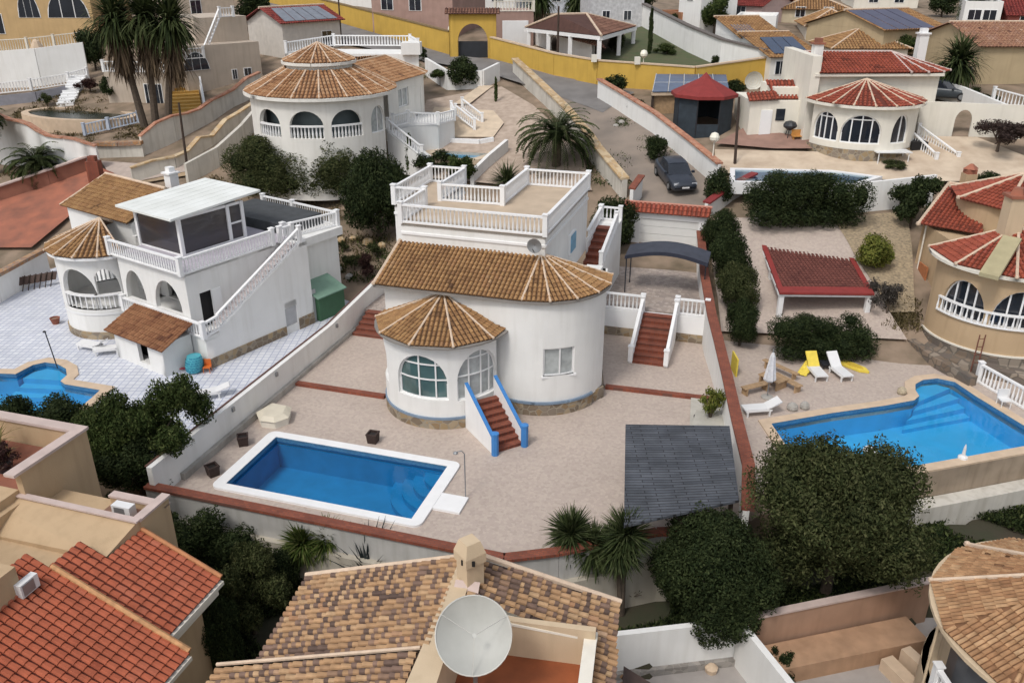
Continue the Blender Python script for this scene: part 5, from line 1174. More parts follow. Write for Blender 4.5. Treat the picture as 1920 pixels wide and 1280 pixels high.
b = W(1805,858,.07); t = thing('pool_fountain', 'small white spout ornament on the front coping of the bright pool', 'ornament', FW, b); mb = MB(); mb.lathe(b[0],b[1],[(.22,.07),(.2,.15),(.08,.22),(.06,.55),(.02,.75)],8); part('spout', mb, WP, t)
b = W(1880,762); t = thing('garden_chair', 'white plastic garden chair between the pool and balustrade fence', 'chair', FW, b); mb = MB(); mb.box(b[0]-.25,b[0]+.25,b[1]-.25,b[1]+.25,.38,.43); part('seat', mb, WP, t); mb = MB(); mb.box(b[0]-.25,b[0]+.25,b[1]+.22,b[1]+.27,.43,.85); part('backrest', mb, WP, t)
for dx, dy in ((-.22,-.22),(.22,-.22),(-.22,.22),(.22,.22)): mb = MB(); mb.tube([(b[0]+dx,b[1]+dy,0),(b[0]+dx,b[1]+dy,.4)],.025,4); part('leg', mb, WP, t)
# ================================================================ hillside: road, walls, villas behind
def drape(name, pts, mat, lift=.1, sub=6, width=None):
    """sheet following the hill inside a pixel outline given as left and right edges"""
    l, r = pts; mb = MB(); rows = []
    def dense(e):
        q = [G(*p) for p in e]; out = []
        for a, b in zip(q, q[1:]):
            for k in range(sub): out.append(Vector(a).lerp(Vector(b), k/sub))
        out.append(Vector(q[-1])); return out
    L_, R_ = dense(l), dense(r); m = 6
    for a, b in zip(L_, R_):
        rows.append([(p.x, p.y, TT(p.x, p.y)+lift) for p in (a.lerp(b, k/m) for k in range(m+1))])
    for r0, r1 in zip(rows, rows[1:]):
        for k in range(m): mb.poly([r0[k], r0[k+1], r1[k+1], r1[k]])
    return struct(name, mb, mat)
drape('road', ([(1190,400),(1190,350),(1105,262),(1010,170),(960,118)], [(1330,400),(1330,335),(1220,250),(1122,180),(1060,140)]), plain('dusty_road', (.27,.22,.18), .95, .2, .4, .3, 12, col2=(.19,.16,.135)), .12)
drape('upper_road', ([(480,30),(640,82),(800,118),(900,135),(980,160),(1130,215)], [(480,0),(640,46),(845,106),(925,114),(1040,146),(1190,176)]), plain('grey_asphalt', (.19,.18,.175), .95, .2, .6, .2, 12), .14)
def gwall(name, lab, pts, h, th, mat, capm=None, caph=.1, capw=None, tz=None, wavy=0, cat='wall'):
    """wall along pixel points that lie on the hill; every point may be (px,py) or world xyz"""
    q = [Vector(G(*p)) if len(p) == 2 else Vector(p) for p in pts]; t = thing(name, lab, cat, FW, tuple(q[len(q)//2]))
    mb = MB(); mc = MB()
    for a, b in zip(q, q[1:]):
        n = max(1, int((b-a).length/1.5)) if wavy else 1
        for k in range(n):
            p0, p1 = a.lerp(b, k/n), a.lerp(b, (k+1)/n); w0 = wavy*math.sin(k*1.9+a.x) if wavy else 0; w1 = wavy*math.sin((k+1)*1.9+a.x) if wavy else 0
            if k+1 == n and wavy: w1 = wavy*math.sin(b.x)
            z0 = (p0.z if tz is None else tz)+h+w0; z1 = (p1.z if tz is None else tz)+h+w1; zb = min(p0.z, p1.z)-.8
            L_ = math.hypot(p1.x-p0.x, p1.y-p0.y) or 1; nx, ny = -(p1.y-p0.y)/L_*th/2, (p1.x-p0.x)/L_*th/2
            mb.add([(p0.x+nx,p0.y+ny,zb),(p0.x-nx,p0.y-ny,zb),(p1.x-nx,p1.y-ny,zb),(p1.x+nx,p1.y+ny,zb),(p0.x+nx,p0.y+ny,z0),(p0.x-nx,p0.y-ny,z0),(p1.x-nx,p1.y-ny,z1),(p1.x+nx,p1.y+ny,z1)],[(0,1,5,4),(1,2,6,5),(2,3,7,6),(3,0,4,7),(4,5,6,7)])
            if capm: mc.beam((p0.x,p0.y,z0-.01),(p1.x,p1.y,z1-.01),capw or th+.15,caph)
    part('wall', mb, mat, t)
    if capm: part('coping', mc, capm, t)
    return t
OCH = cells('ochre_stone', [(.55,.38,.20),(.62,.48,.30),(.48,.33,.18)], 2.5, (.5,.4,.28), edge=.05)
SAL = cells('salmon_tile_cap', [(.50,.22,.13),(.42,.17,.10),(.55,.28,.18)], 4, (.4,.25,.18), edge=.05)
gwall('road_wall', 'white wall with ochre stone top on the left side of the dusty road', [(1170,372),(1120,310),(1100,280),(1060,232),(1010,182),(965,138)], 1.35, .4, GARDENW, OCH, .15, .7)
gwall('road_wall', 'white wall with salmon tiled top on the right side of the dusty road', [(1345,352),(1290,305),(1225,252),(1170,216),(1122,186)], 1.7, .25, WHITE, SAL, .12, .55)
gwall('red_capped_wall', 'short white wall with dark red coping next to the garage roof', [(1322,408),(1372,372),(1412,352)], 1.0, .25, WHITE, plain('deep_red_cap', (.22,.03,.03), .6, .15), .12, .6)
gwall('red_capped_wall', 'short sloping wall with red brick coping left of the garage roof', [(1182,398),(1200,372)], 1.6, .25, WHITE, BRICKR, .12, .5)
gwall('white_wall', 'white wall behind the rounded dark bush of the pergola garden', [(1415,420),(1560,400),(1700,385),(1745,380)], 1.9, .25, WHITE)
# yellow estate wall and gatehouse
yp = [(300,-45),(440,-10),(560,20),(640,43),(720,66),(845,102)]
gwall('yellow_wall', 'long ochre yellow estate wall climbing left of the arched gatehouse', yp, 2.3, .35, YELL, plain('brown_cap', (.22,.15,.07), .8), .12)
gwall('yellow_wall', 'long ochre yellow estate wall running right of the arched gatehouse', [(922,110),(1040,143),(1120,158),(1300,172),(1440,152)], 2.1, .35, YELL, COPB, .12)
for px, py in ((1112,160),(1192,165)):
    b = G(px, py); mb = MB(); mb.box(b[0]-.25,b[0]+.25,b[1]-.2,b[1]+.2,b[2]+2.1,b[2]+2.75); o = solo('wall_pillar', mb, CREAM, 'small cream pillar on the yellow wall, the %s one before the pavilion' % ('left' if px < 1150 else 'right'), 'pillar', FW, b)
b = G(887,108); t = thing('gatehouse', 'yellow arched gatehouse with brown tiled top and dark metal gate', 'gatehouse', FW, b); mb = MB(); x, y, z = b
pl_ = lin((x-2.5,y),(x+2.5,y)); wall(mb, pl_, z-1, z+4.4, [dict(s=2.5, w=3.2, zb=z-.2, h=3.6, spring=.5)], 1.2, .4, inner=True); mb.box(x-2.5,x-2.49,y,y+1.2,z-1,z+4.4); part('wall', mb, YELL, t)
mb = MB(); tiles(mb, [(x-2.9,y-.4,z+4.35),(x+2.9,y-.4,z+4.35),(x+2.9,y+.6,z+4.9),(x-2.9,y+.6,z+4.9)], (0,-1,-.5), .3, .4, seed=71); tiles(mb, [(x-2.9,y+1.6,z+4.35),(x+2.9,y+1.6,z+4.35),(x+2.9,y+.6,z+4.9),(x-2.9,y+.6,z+4.9)], (0,1,-.5), .3, .4, seed=72); part('roof', mb, TILE_BR, t)
mb = MB(); mb.box(x-1.55,x+1.55,y+.5,y+.56,z-.1,z+1.6); part('gate', mb, DARK, t)
# ---------------- villa with two tiered round roof
V3 = thing('villa', 'white round villa with two tier conical ochre roof and arched verandas', 'house', FW, (-14.6,66.8,4.5))
c3 = (-14.6,66.8); r3 = 5.35; p3 = arc(c3, r3, -120, 62)
a_of = lambda px, z=9: min(range(-110, 80), key=lambda k: abs(960+F*(c3[0]+r3*math.sin(R(k)))/((c3[1]-r3*math.cos(R(k)))*_c+(CAMH-z)*_s)-px))
ops3 = [dict(s=R(a_of(px)+120)*r3, w=w_, zb=8.05, h=1.95, spring=.42) for px, w_ in ((503,2.3),(573,2.5),(651,2.4),(709,1.6))]
mb = MB(); wall(mb, p3, 3.5, 10.85, ops3, .3, .4, inner=True); disc(mb, c3, 5.1, 8.0)
drum(mb, c3, 2.45, 12.3, 12.95); drum(mb, c3, 3.2, 8.0, 10.8)
c3b = (-10.9,76.0)
wall(mb, lin((-9.9,69.3),(-7.75,75.2)), 4, 10.85, [dict(s=2.7,w=1.9,zb=8.7,h=1.5,arch=False), dict(s=5.3,w=1.3,zb=7.6,h=2.4,arch=False)]); drum(mb, c3b, 3.2, 5, 10.85, 0, 180); wall(mb, lin((-19.9,75),(-19.9,67)), 4, 10.8)
part('wall', mb, CREAM if False else plain('warm_white_stucco', (.76,.74,.69), .85, .06, .8, .15, stain=.2), V3)
for o in ops3[:3]:
    mb = MB(); n = int(o['w']/.26)
    for k in range(n+1):
        u, v, nu, nv = p3[0](o['s']+o['w']*(k/n-.5)); mb.lathe(u-nu*.12, v-nv*.12, [(.06,8.0),(.08,8.35),(.045,8.6),(.06,8.85)], 4, cap=False)
    for k in range(6): pbar(mb, p3[0], o['s']+o['w']*(k/6-.5), 8.9, o['s']+o['w']*((k+1)/6-.5), 8.9, .12, .02, .25)
    part('balustrade', mb, WHITE2, V3)
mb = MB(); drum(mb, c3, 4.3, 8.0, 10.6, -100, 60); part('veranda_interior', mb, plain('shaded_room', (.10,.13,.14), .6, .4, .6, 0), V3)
glaze(V3, p3, ops3[3], CURT, vs=(0,)); pw = lin((-9.9,69.3),(-7.75,75.2))
glaze(V3, pw, dict(s=2.7,w=1.9,zb=8.7,h=1.5,arch=False), CURT, vs=(0,), bw=.1); glaze(V3, pw, dict(s=5.3,w=1.3,zb=7.6,h=2.4,arch=False), CURT, vs=(0,), bw=.1, name='glass_door')
cone_roof(V3, c3, 5.75, 10.9, 12.45, -130, 130, 13, TILE_O if False else attrmat('warm_ochre_tile', [(0,(.14,.075,.045)),(.2,(.34,.17,.08)),(.6,(.44,.24,.12)),(1,(.48,.30,.17))], nvar=.25, nscale=2), r0=2.6, pu=.27, pv=.4, rr=.07, knob=False)
cone_roof(V3, c3, 2.75, 12.95, 14.15, 0, 360, 12, MATS['warm_ochre_tile'], r0=0, pu=.27, pv=.4, rr=.06, knob=False)
mb = MB(); p_, L_ = arc(c3, 5.8, -125, 75)
for k in range(30): pbar(mb, p_, L_*k/30, 10.8, L_*(k+1)/30, 10.8, .22, 0, .5)
q_, L2 = arc(c3, 2.8, 0, 359)
for k in range(24): pbar(mb, q_, L2*k/24, 12.85, L2*(k+1)/24, 12.85, .2, 0, .4)
part('cornice', mb, plain('warm_white_stucco', (.76,.74,.69)), V3)
mb = MB(); mc = MB(); rg = [(-13.2,71.5,12.5),(-11.2,76,12.3)]
tiles(mb, [(-9.6,69.0,10.9),(-7.4,75.3,10.9),(-10.9,76,12.3),(-13.0,69.8,12.3)], (1,-.3,-.35), .27, .4, seed=81)
for k in range(6):
    a0, a1 = R(80+k*20), R(100+k*20); tiles(mb, [(c3b[0]+3.6*math.sin(a0),c3b[1]-3.6*math.cos(a0),10.9),(c3b[0]+3.6*math.sin(a1),c3b[1]-3.6*math.cos(a1),10.9),(c3b[0],c3b[1],12.3)], None, .27, .4, seed=82+k); rib(mc, (c3b[0],c3b[1],12.35),(c3b[0]+3.6*math.sin(a0),c3b[1]-3.6*math.cos(a0),10.95),.07,False)
tiles(mb, [(-17.5,76,10.9),(-13.0,79.5,10.9),(-10.9,76,12.3),(-13.5,70.5,12.3)], (-1,.8,-.35), .27, .4, seed=90)
rib(mc, (-13.0,69.8,12.35),(-10.9,76,12.35),.08,False); rf = part('roof', mb, MATS['warm_ochre_tile'], V3); part('ridge_cap', mc, MORT, rf)
# terraces and stairs of that villa
t = thing('terrace_balustrade', 'white balustrades of the terrace and stairs right of the two tier round villa', 'balustrade', FW, (-7,70,6))
pts_ = [G(725,262), (-8.9,69.0,8.0), (-7.9,71.5,8.0), (-6.2,72.5,8.0), (-5.2,74.5,8.0), (-5.6,77,8.0)]
mb = MB(); base_ = []
pp = [(-9.3,66.9,7.9),(-8.3,68.6,7.9),(-6.0,69.6,7.6),(-4.8,71.6,7.6),(-5.3,75.5,7.6)]
for a, b in zip(pp, pp[1:]): balus(mb, a, b, .9, sp=.26, r=.06)
part('upper_balustrade', mb, WHITE2, t)
for a, b in (((-9.6,66.2,7.8),(-6.9,64.8,6.0)), ((-4.9,75.0,7.5),(-3.2,73.0,6.6)), ((-4.4,76.6,7.8),(-2.6,74.6,6.8))): mb = MB(); balus(mb, a, b, .85, sp=.26); part('stair_balustrade', mb, WHITE2, t)
mb = MB(); mb.prism([(p[0],p[1]) for p in pp]+[(-8.5,76)], 4, 7.6); mb.add([(-9.7,66.2,4.5),(-6.8,64.7,4.5),(-6.3,65.9,4.5),(-9.3,67.4,4.5),(-9.7,66.2,7.7),(-6.8,64.7,5.9),(-6.3,65.9,5.9),(-9.3,67.4,7.7)],[(0,1,5,4),(1,2,6,5),(4,5,6,7)]); part('terrace_base', mb, WHITE, t)
def sheet(name, pts, mat, lift=.2, z=None):
    q = [G(*p) for p in pts]; mb = MB(); c = [sum(a)/len(q) for a in zip(*q)]
    for a, b in zip(q, q[1:]+q[:1]): mb.poly([(c[0],c[1],(z if z is not None else c[2]+lift)),(a[0],a[1],(z if z is not None else a[2]+lift)),(b[0],b[1],(z if z is not None else b[2]+lift))])
    return struct(name, mb, mat)
sheet('villa_garden', [(740,330),(950,350),(1110,360),(1090,285),(1000,200),(940,165),(800,190),(780,250)], plain('pinkish_gravel', (.45,.36,.29), .95, .2, 2, .3, 14, col2=(.36,.28,.22)), .12)
sheet('sand_terrace', [(790,262),(925,262),(945,235),(925,212),(815,205)], SANDP, .2)
sheet('garden_path', [(850,200),(900,165),(925,165),(880,200)], SANDP, .22)
pw3 = [G(*p)[:2] for p in ((815,292),(830,282),(870,277),(905,281),(920,292),(890,312),(850,318),(820,308))]; zc3 = G(865,295)[2]+.3
t = thing('swimming_pool', 'small kidney shaped pale blue pool in front of the sand terrace', 'pool', FW, (*pw3[0], zc3)); mb = MB(); mb.prism(offs(pw3, .7), zc3-1, zc3+.06, holes=[pw3]); part('coping', mb, SANDP, t)
mb = MB(); mb.prism(pw3, zc3-.2, zc3-.15); part('basin', mb, POOLT, t); mb = MB(); mb.prism(pw3, zc3-.05, zc3-.04); part('water', mb, WL, t)
gwall('garden_wall', 'white wall with grey sloping top beside the small kidney shaped pool', [(885,345),(915,315),(950,285)], 1.0, .3, WHITE)
gwall('stepped_edge', 'low white step edging between sand terrace and kidney pool', [(790,266),(900,270),(925,266)], .35, .4, WHITE2)
t = thing('terrace_balustrade', 'white balustrade of the square roof terrace behind the two tier round villa', 'balustrade', FW, (-14,82,8)); mb = MB(); zt3 = ZC(-16.9, 84.5, 66)-.95; q = [(-20.5,80.5,zt3-.3),(-16.9,84.5,zt3),(-9.6,84,zt3),(-8.4,79.6,zt3)]
for a, b in zip(q, q[1:]): balus(mb, a, b, .95, sp=.28, r=.07)
part('balustrade', mb, WHITE2, t); mb = MB(); mb.prism([(p[0],p[1]) for p in q], 6, zt3-.3); mb.box(-9.9,-8.2,79.2,81,zt3-.3,zt3+.7); part('terrace_base', mb, WHITE, t)
gwall('arched_wall', 'white garden wall with round gate opening near the yellow wall', [(800,140),(840,165),(905,165),(935,150)], 1.6, .3, WHITE)
# ---------------- villa with red roofs at the right rear
V4 = thing('villa', 'cream villa with red roofs and dark arched windows above the covered pool', 'house', FW, (26.8,66.2,6.5))
c4 = (26.9,66.4); r4 = 4.0; p4 = arc(c4, r4, -80, 80)
b4 = lambda px, z=8.5: min(range(-80, 85), key=lambda k: abs(960+F*(c4[0]+r4*math.sin(R(k)))/((c4[1]-r4*math.cos(R(k)))*_c+(CAMH-z)*_s)-px))
ops4 = [dict(s=R(b4(px)+80)*r4, w=w_, zb=7.45, h=2.1, spring=.35) for px, w_ in ((1546,2.3),(1615,2.9),(1690,1.6))]
mb = MB(); wall(mb, p4, 7.0, 10.15, ops4, .25, .4); wall(mb, lin((23.2,67),(32.8,67.2)), 5, 12.0); wall(mb, lin((32.8,67.2),(33.4,75)), 5, 12.0, [dict(s=.9,w=.01,zb=9,h=.01,arch=False)]); mb.box(22.7,23.4,66.6,74,5,13.2); mb.box(18.8,23.0,68.2,73,5,9.7); mb.box(20.8,23.0,69,73,9.7,10.6)
part('wall', mb, CREAM, V4)
for o, vs in zip(ops4, ((-.45,.0,.5),(-.5,.0,.5),(0,))): glaze(V4, p4, o, GLASSD, vs=vs, hs_=(.82,) if o['w'] > 2 else (), bw=.09)
wr = lin((32.8,67.2),(33.4,75)); 
mb = MB(); pbar(mb, wr[0], 1.4, 9.2, 2.4, 9.2, 1.3, -.06, .03); part('window', mb, CURT, V4)
mb = MB(); mb.box(20.9,21.6,68.14,68.2,8.2,9.1); part('window', mb, GLASSD, V4)
mb = MB(); mb.box(19.7,20.6,68.1,68.2,7.1,9.0); part('white_door', mb, WHITE2, V4)
mb = MB(); mb.lathe(c4[0],c4[1],[(4.15,5.0),(4.05,7.0)],30,a0=-85,a1=85,cap=False); part('plinth', mb, STONE, V4)
cone_roof(V4, c4, 4.4, 10.2, 11.55, -88, 88, 9, TILE_R, r0=0, pu=.27, pv=.4, rr=.07)
mb = MB(); p_, L_ = arc(c4, 4.45, -90, 90)
for k in range(24): pbar(mb, p_, L_*k/24, 10.1, L_*(k+1)/24, 10.1, .2, 0, .5)
mb.beam((23.0,66.75,11.75),(32.9,66.95,11.75),.5,.2); part('cornice', mb, CREAM, V4)
mb = MB(); mc = MB(); tiles(mb, [(23.3,66.4,12.0),(30.3,66.6,12.0),(30.3,70.8,13.1),(23.3,70.8,13.1)], (0,-1,-.26), .27, .4, seed=91)
fan = [(30.3,66.6),(31.6,66.6),(32.9,66.9),(33.9,68),(33.9,71)]
for i, (a, b) in enumerate(zip(fan, fan[1:])): tiles(mb, [(a[0],a[1],12.0),(b[0],b[1],12.0),(30.3,70.8,13.1)], None, .27, .4, seed=92+i)
for a in fan: rib(mc, (30.3,70.8,13.15),(a[0],a[1],12.05),.08)
rib(mc, (23.3,70.8,13.15),(30.3,70.8,13.15),.1,False); tiles(mb, [(33.9,74.5,12),(23.3,74.5,12),(23.3,70.85,13.1),(30.3,70.85,13.1)], (0,1,-.3), .27, .4, seed=99)
tiles(mb, [(20.9,68.7,9.75),(23.0,68.7,9.75),(22.6,70.5,11.0),(20.4,70.5,11.0)], (0,-1,-.6), .27, .4, seed=100); tiles(mb, [(18.6,67.9,9.7),(21.0,68.0,9.85),(21.0,69.2,10.35),(18.6,69.1,10.2)], (0,-1,-.4), .27, .4, seed=101)
rf = part('roof', mb, TILE_R, V4); part('ridge_cap', mc, PINKC, rf)
for (x, y, z, hh) in ((23.6,68.6,12.3,1.6),(32.9,71.5,12.2,2.2)):
    mb = MB(); mb.box(x-.35,x+.35,y-.35,y+.35,z,z+hh); ch = part('chimney', mb, WHITE, V4); mb = MB(); mb.box(x-.45,x+.45,y-.45,y+.45,z+hh,z+hh+.12); mb.box(x-.25,x+.25,y-.25,y+.25,z+hh+.12,z+hh+.45); part('chimney_cap', mb, REDF if x < 30 else WHITE2, ch)
for a, b in (((31.4,66.0,7.4),(32.9,62.2,6.0)), ((30.2,65.4,7.4),(31.2,62.0,6.0))): mb = MB(); balus(mb, a, b, .85, sp=.26); part('stair_balustrade', mb, WHITE2, V4)
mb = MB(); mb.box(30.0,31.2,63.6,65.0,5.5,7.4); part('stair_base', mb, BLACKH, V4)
# terrace, pool and garden of that villa
sheet('brown_terrace', [(1340,275),(1395,245),(1505,262),(1545,285),(1450,285)], plain('rose_floor', (.30,.18,.14), .85, .2, 1), .25)
sheet('sand_garden', [(1340,330),(1340,285),(1530,290),(1700,260),(1830,262),(1925,300),(1925,345),(1700,345),(1500,330)], plain('pale_sand', (.56,.46,.35), .95, .2, .8, .3, 8, col2=(.44,.34,.25)), .2)
z4 = G(1450,320)[2]+.25; q = [W(*p, z4)[:2] for p in ((1378,318),(1560,322),(1640,332),(1600,345),(1378,340))]
t = thing('swimming_pool', 'dark blue pool strip behind the wide dark bush, with white edge', 'pool', FW, (*q[0], z4)); mb = MB(); mb.prism(offs(q, .35), z4-.8, z4+.05, holes=[q]); part('coping', mb, WHITE2, t); mb = MB(); mb.prism(q, z4-.2, z4-.15); part('basin', mb, plain('slate_blue_tile', (.05,.13,.22)), t); mb = MB(); mb.prism(q, z4-.04, z4-.03); part('water', mb, WL, t)
for lab, px, py, s_, m_ in (('round white dish on a stand before the yellow wall near the red roofed villa',1410,165,1.5,WHITE2),('round white dish behind the long red roof among the ochre roofs',1541,62,2.1,WHITE2)):
    b = G(px, py); k = MPP(*b); cx, cy, cz = b[0], b[1], ZC(b[0], b[1], py-14); t = thing('satellite_dish', lab, 'satellite dish', FW, b); mb = MB(); n = 18; r = 17*k
    for i in range(4):
        for j in range(n):
            f_ = lambda rr, tt: (cx+rr*math.cos(tt), cy-.1+(rr/r)**2*-.25, cz+rr*math.sin(tt))
            mb.poly([f_(r*i/4+.01, 6.283*j/n), f_(r*(i+1)/4, 6.283*j/n), f_(r*(i+1)/4, 6.283*(j+1)/n), f_(r*i/4+.01, 6.283*(j+1)/n)])
    part('reflector', mb, plain('dish_cream', (.68,.66,.58), .6), t); mb = MB(); mb.tube([(cx,cy+.1,b[2]-.3),(cx,cy,cz)],.06,6); part('stand', mb, GREYM, t)
gwall('garden_wall', 'long white wall sloping down at the far right below the tan gable house', [(1745,178),(1800,196),(1860,222),(1925,250)], 1.4, .3, WHITE)
b = G(1795,262); t = thing('arched_gate_wall', 'cream wall with an arched opening right of the red roofed villa', 'wall', FW, b); mb = MB(); pl_ = lin((b[0]-2.6,b[1]+1.5),(b[0]+4.5,b[1]-.5)); wall(mb, pl_, b[2]-.8, b[2]+2.6, [dict(s=3.2,w=1.2,zb=b[2],h=2.1,spring=.6)], .3, .4, inner=True); part('wall', mb, CREAM, t)
b = G(1668,305); mb = MB(); t = thing('patio_table', 'white patio table below the red roofed villa stairs', 'table', FW, b); mb.box(b[0]-1.3,b[0]+1.3,b[1]-.6,b[1]+.6,b[2]+.8,b[2]+.87); part('top', mb, WP, t)
for dx in (-1.1,1.1):
    for dy in (-.5,.5): mb = MB(); mb.tube([(b[0]+dx,b[1]+dy,b[2]),(b[0]+dx,b[1]+dy,b[2]+.8)],.04,5); part('leg', mb, WP, t)
b = G(1598,300); t = thing('rubbish_bin', 'dark bin on the sand in front of the round red roofed room', 'bin', FW, b); mb = MB(); mb.box(b[0]-.35,b[0]+.35,b[1]-.35,b[1]+.35,b[2],b[2]+.9); part('body', mb, DARK, t); mb = MB(); mb.box(b[0]-.4,b[0]+.4,b[1]-.4,b[1]+.4,b[2]+.9,b[2]+1.0); part('lid', mb, DARK, t)
b = G(1478,262); t = thing('barbecue', 'round black kettle barbecue on the brown terrace', 'barbecue', FW, b); mb = MB(); mb.lathe(b[0],b[1],[(.1,b[2]+.7),(.5,b[2]+.95),(.55,b[2]+1.1),(.4,b[2]+1.35),(.08,b[2]+1.45)],12); part('kettle', mb, DARK, t)
for a in (0,2.1,4.2): mb = MB(); mb.tube([(b[0]+.45*math.cos(a),b[1]+.45*math.sin(a),b[2]),(b[0]+.2*math.cos(a),b[1]+.2*math.sin(a),b[2]+.8)],.03,5); part('leg', mb, DARK, t)
b = G(1498,266); bz = b[2]; fr = Fr(0,b[0],b[1]); t = thing('garden_bench', 'orange wooden bench next to the black kettle barbecue', 'bench', FW, b); mb = MB(); mb.box(b[0]-.6,b[0]+.6,b[1]-.25,b[1]+.25,bz+.4,bz+.46); part('seat', mb, plain('orange_wood', (.50,.24,.06)), t); mb = MB(); mb.box(b[0]-.6,b[0]+.6,b[1]+.22,b[1]+.27,bz+.46,bz+.9); part('backrest', mb, MATS['orange_wood'], t)
for dx in (-.5,.5): mb = MB(); mb.box(b[0]+dx-.04,b[0]+dx+.04,b[1]-.2,b[1]+.2,bz,bz+.4); part('leg', mb, MATS['orange_wood'], t)
# red hexagonal gazebo and solar shelter
b = G(1322,250); cx, cy, z0 = b; cy += 1.6
t = thing('gazebo', 'dark gazebo with pointed red roof and closed fabric sides', 'gazebo', FW, b); mb = MB()
for k in range(8):
    a0, a1 = R(k*45+22), R(k*45+67)
    o = [(2.75*math.sin(a)+cx, cy-2.75*math.cos(a)) for a in (a0, a1)]; i_ = [(.5*math.sin(a)+cx, cy-.5*math.cos(a)) for a in (a0, a1)]
    mb.poly([(*o[0],z0+3.0),(*o[1],z0+3.0),(*i_[1],z0+4.1),(*i_[0],z0+4.1)]); mb.poly([(*i_[0],z0+4.1),(*i_[1],z0+4.1),(cx,cy,z0+4.6)]); mb.poly([(*o[0],z0+3.0),(*o[1],z0+3.0),(*o[1],z0+2.75),(*o[0],z0+2.75)])
part('roof', mb, plain('red_canvas', (.24,.03,.027), .8, .15, 2), t)
for k in range(8):
    a0, a1 = R(k*45+22), R(k*45+67); o = [(2.35*math.sin(a)+cx, cy-2.35*math.cos(a)) for a in (a0, a1)]; mb = MB(); mb.beam((*o[0],z0-.5),(*o[1],z0-.5),.05,3.3 if k != 7 else 1.3)
    part('side_curtain', mb, plain('dark_teal_fabric', (.03,.042,.055), .8, .3, 2), t)
    mb = MB(); mb.tube([(*o[0],z0),(*o[0],z0+2.9)],.06,5); part('post', mb, DARK, t)
b = G(1290,205); t = thing('solar_shelter', 'shelter with a row of blue grey solar panels above timber walls', 'shelter', FW, b); x, y, z = b
A_ = W(1223,172,9.6); B_ = W(1368,170,9.6); C_ = W(1362,140,10.4); D_ = W(1230,139,10.4)
for i in range(5):
    mb = MB(); a = Vector(A_).lerp(Vector(B_), i/5+.004); bb = Vector(A_).lerp(Vector(B_), (i+1)/5-.004); c = Vector(D_).lerp(Vector(C_), (i+1)/5-.004); d = Vector(D_).lerp(Vector(C_), i/5+.004)
    boxq(mb, [tuple(a),tuple(bb),tuple(c),tuple(d)], .06); pn = part('solar_panel', mb, plain('solar_cell', (.10,.13,.20), .25, .15, 1, 0), t)
    mb = MB(); m0, m1 = a.lerp(d,.5)+Vector((0,0,.02)), bb.lerp(c,.5)+Vector((0,0,.02)); mb.tube([tuple(m0),tuple(m1)],.04,4); mb.tube([tuple(a+Vector((0,0,.02))),tuple(d+Vector((0,0,.02)))],.04,4); part('frame', mb, plain('pale_frame', (.45,.48,.52)), pn)
mb = MB(); mb.beam((A_[0],A_[1]+.2,A_[2]-.35),(B_[0],B_[1]+.2,B_[2]-.35),.3,.25); part('beam', mb, COPB, t)
mb = MB(); mb.box(A_[0]+.2,A_[0]+2.2,A_[1]+.5,A_[1]+.7,z-1.5,A_[2]-.3); part('timber_wall', mb, WOOD, t)
for q in (.02,.35,.98): p = Vector(A_).lerp(Vector(B_), q); mb = MB(); mb.box(p.x-.1,p.x+.1,p.y+.25,p.y+.45,z-1.5,p.z-.3); part('post', mb, WOODD, t)
# poles and lamps
def pole(lab, px, pyb, pyt, r=.12, name='utility_pole', mat=None, cat='pole', topx=None):
    b = G(px, pyb); t = thing(name, lab, cat, FW, b); z = ZC(b[0], b[1], pyt); k = MPP(b[0], b[1], z); x1 = b[0]+((topx or px)-px)*k
    if topx: x1 = (topx-960)/F*(b[1]*_c+(CAMH-z)*_s)
    mb = MB(); mb.tube([(b[0],b[1],b[2]-.5),(x1,b[1],z)], [r, r*.7], 7); part('shaft', mb, mat or WOODD, t); return t, b, z
t, b, z = pole('dark wooden pole leaning slightly beside the white walls left of the round villa', 353, 330, 193, topx=335)
t, b, z = pole('tall dark pole standing in front of the yellow wall by the tiled pavilion', 1045, 135, 12, .14)
t, b, z = pole('dark brown pole between the gazebo and the covered pool', 1378, 312, 182, .12, topx=1386)
t, b, z = pole('thin dark pole rising behind the house with roof solar tubes', 640, 82, -10, .12, topx=634)
for lab, px, pyb, pyt in (('globe street lamp in front of the yellow wall at the pavilion',1204,156,108),('globe street lamp at the yellow wall left of the gatehouse',847,100,60),('globe lamp on the salmon topped wall by the brown terrace',1332,338,266),('globe lamp above the long white wall by the large fan palm',1807,180,140)):
    t, b, z = pole(lab, px, pyb, pyt, .06, 'street_lamp', CREAM, 'street lamp'); mb = MB(); mb.lathe(b[0],b[1],[(.12,z-.05),(.33,z+.15),(.36,z+.35),(.25,z+.6),(.05,z+.68)],10); part('globe', mb, LAMPW, t)
drape('rear_terrace', ([(1352,625),(1345,560),(1335,500),(1330,440),(1345,412)], [(1700,640),(1668,590),(1640,540),(1600,480),(1565,412)]), PAVE, .12)
drape('gravel_bed', ([(1668,590),(1640,540),(1600,480),(1560,412)], [(1715,590),(1712,540),(1710,480),(1700,400)]), plain('ochre_gravel', (.36,.28,.18), .95, .4, 6, .6, 20, col2=(.2,.16,.11)), .16)

gwall('garden_wall', 'low white wall running down between the broad dark tree and the tall dark bush', [(618,340),(655,366),(705,402)], .9, .25, WHITE)
gwall('garden_wall', 'low white wall at the foot of the round villa stairs', [(690,335),(740,312)], .7, .25, WHITE)
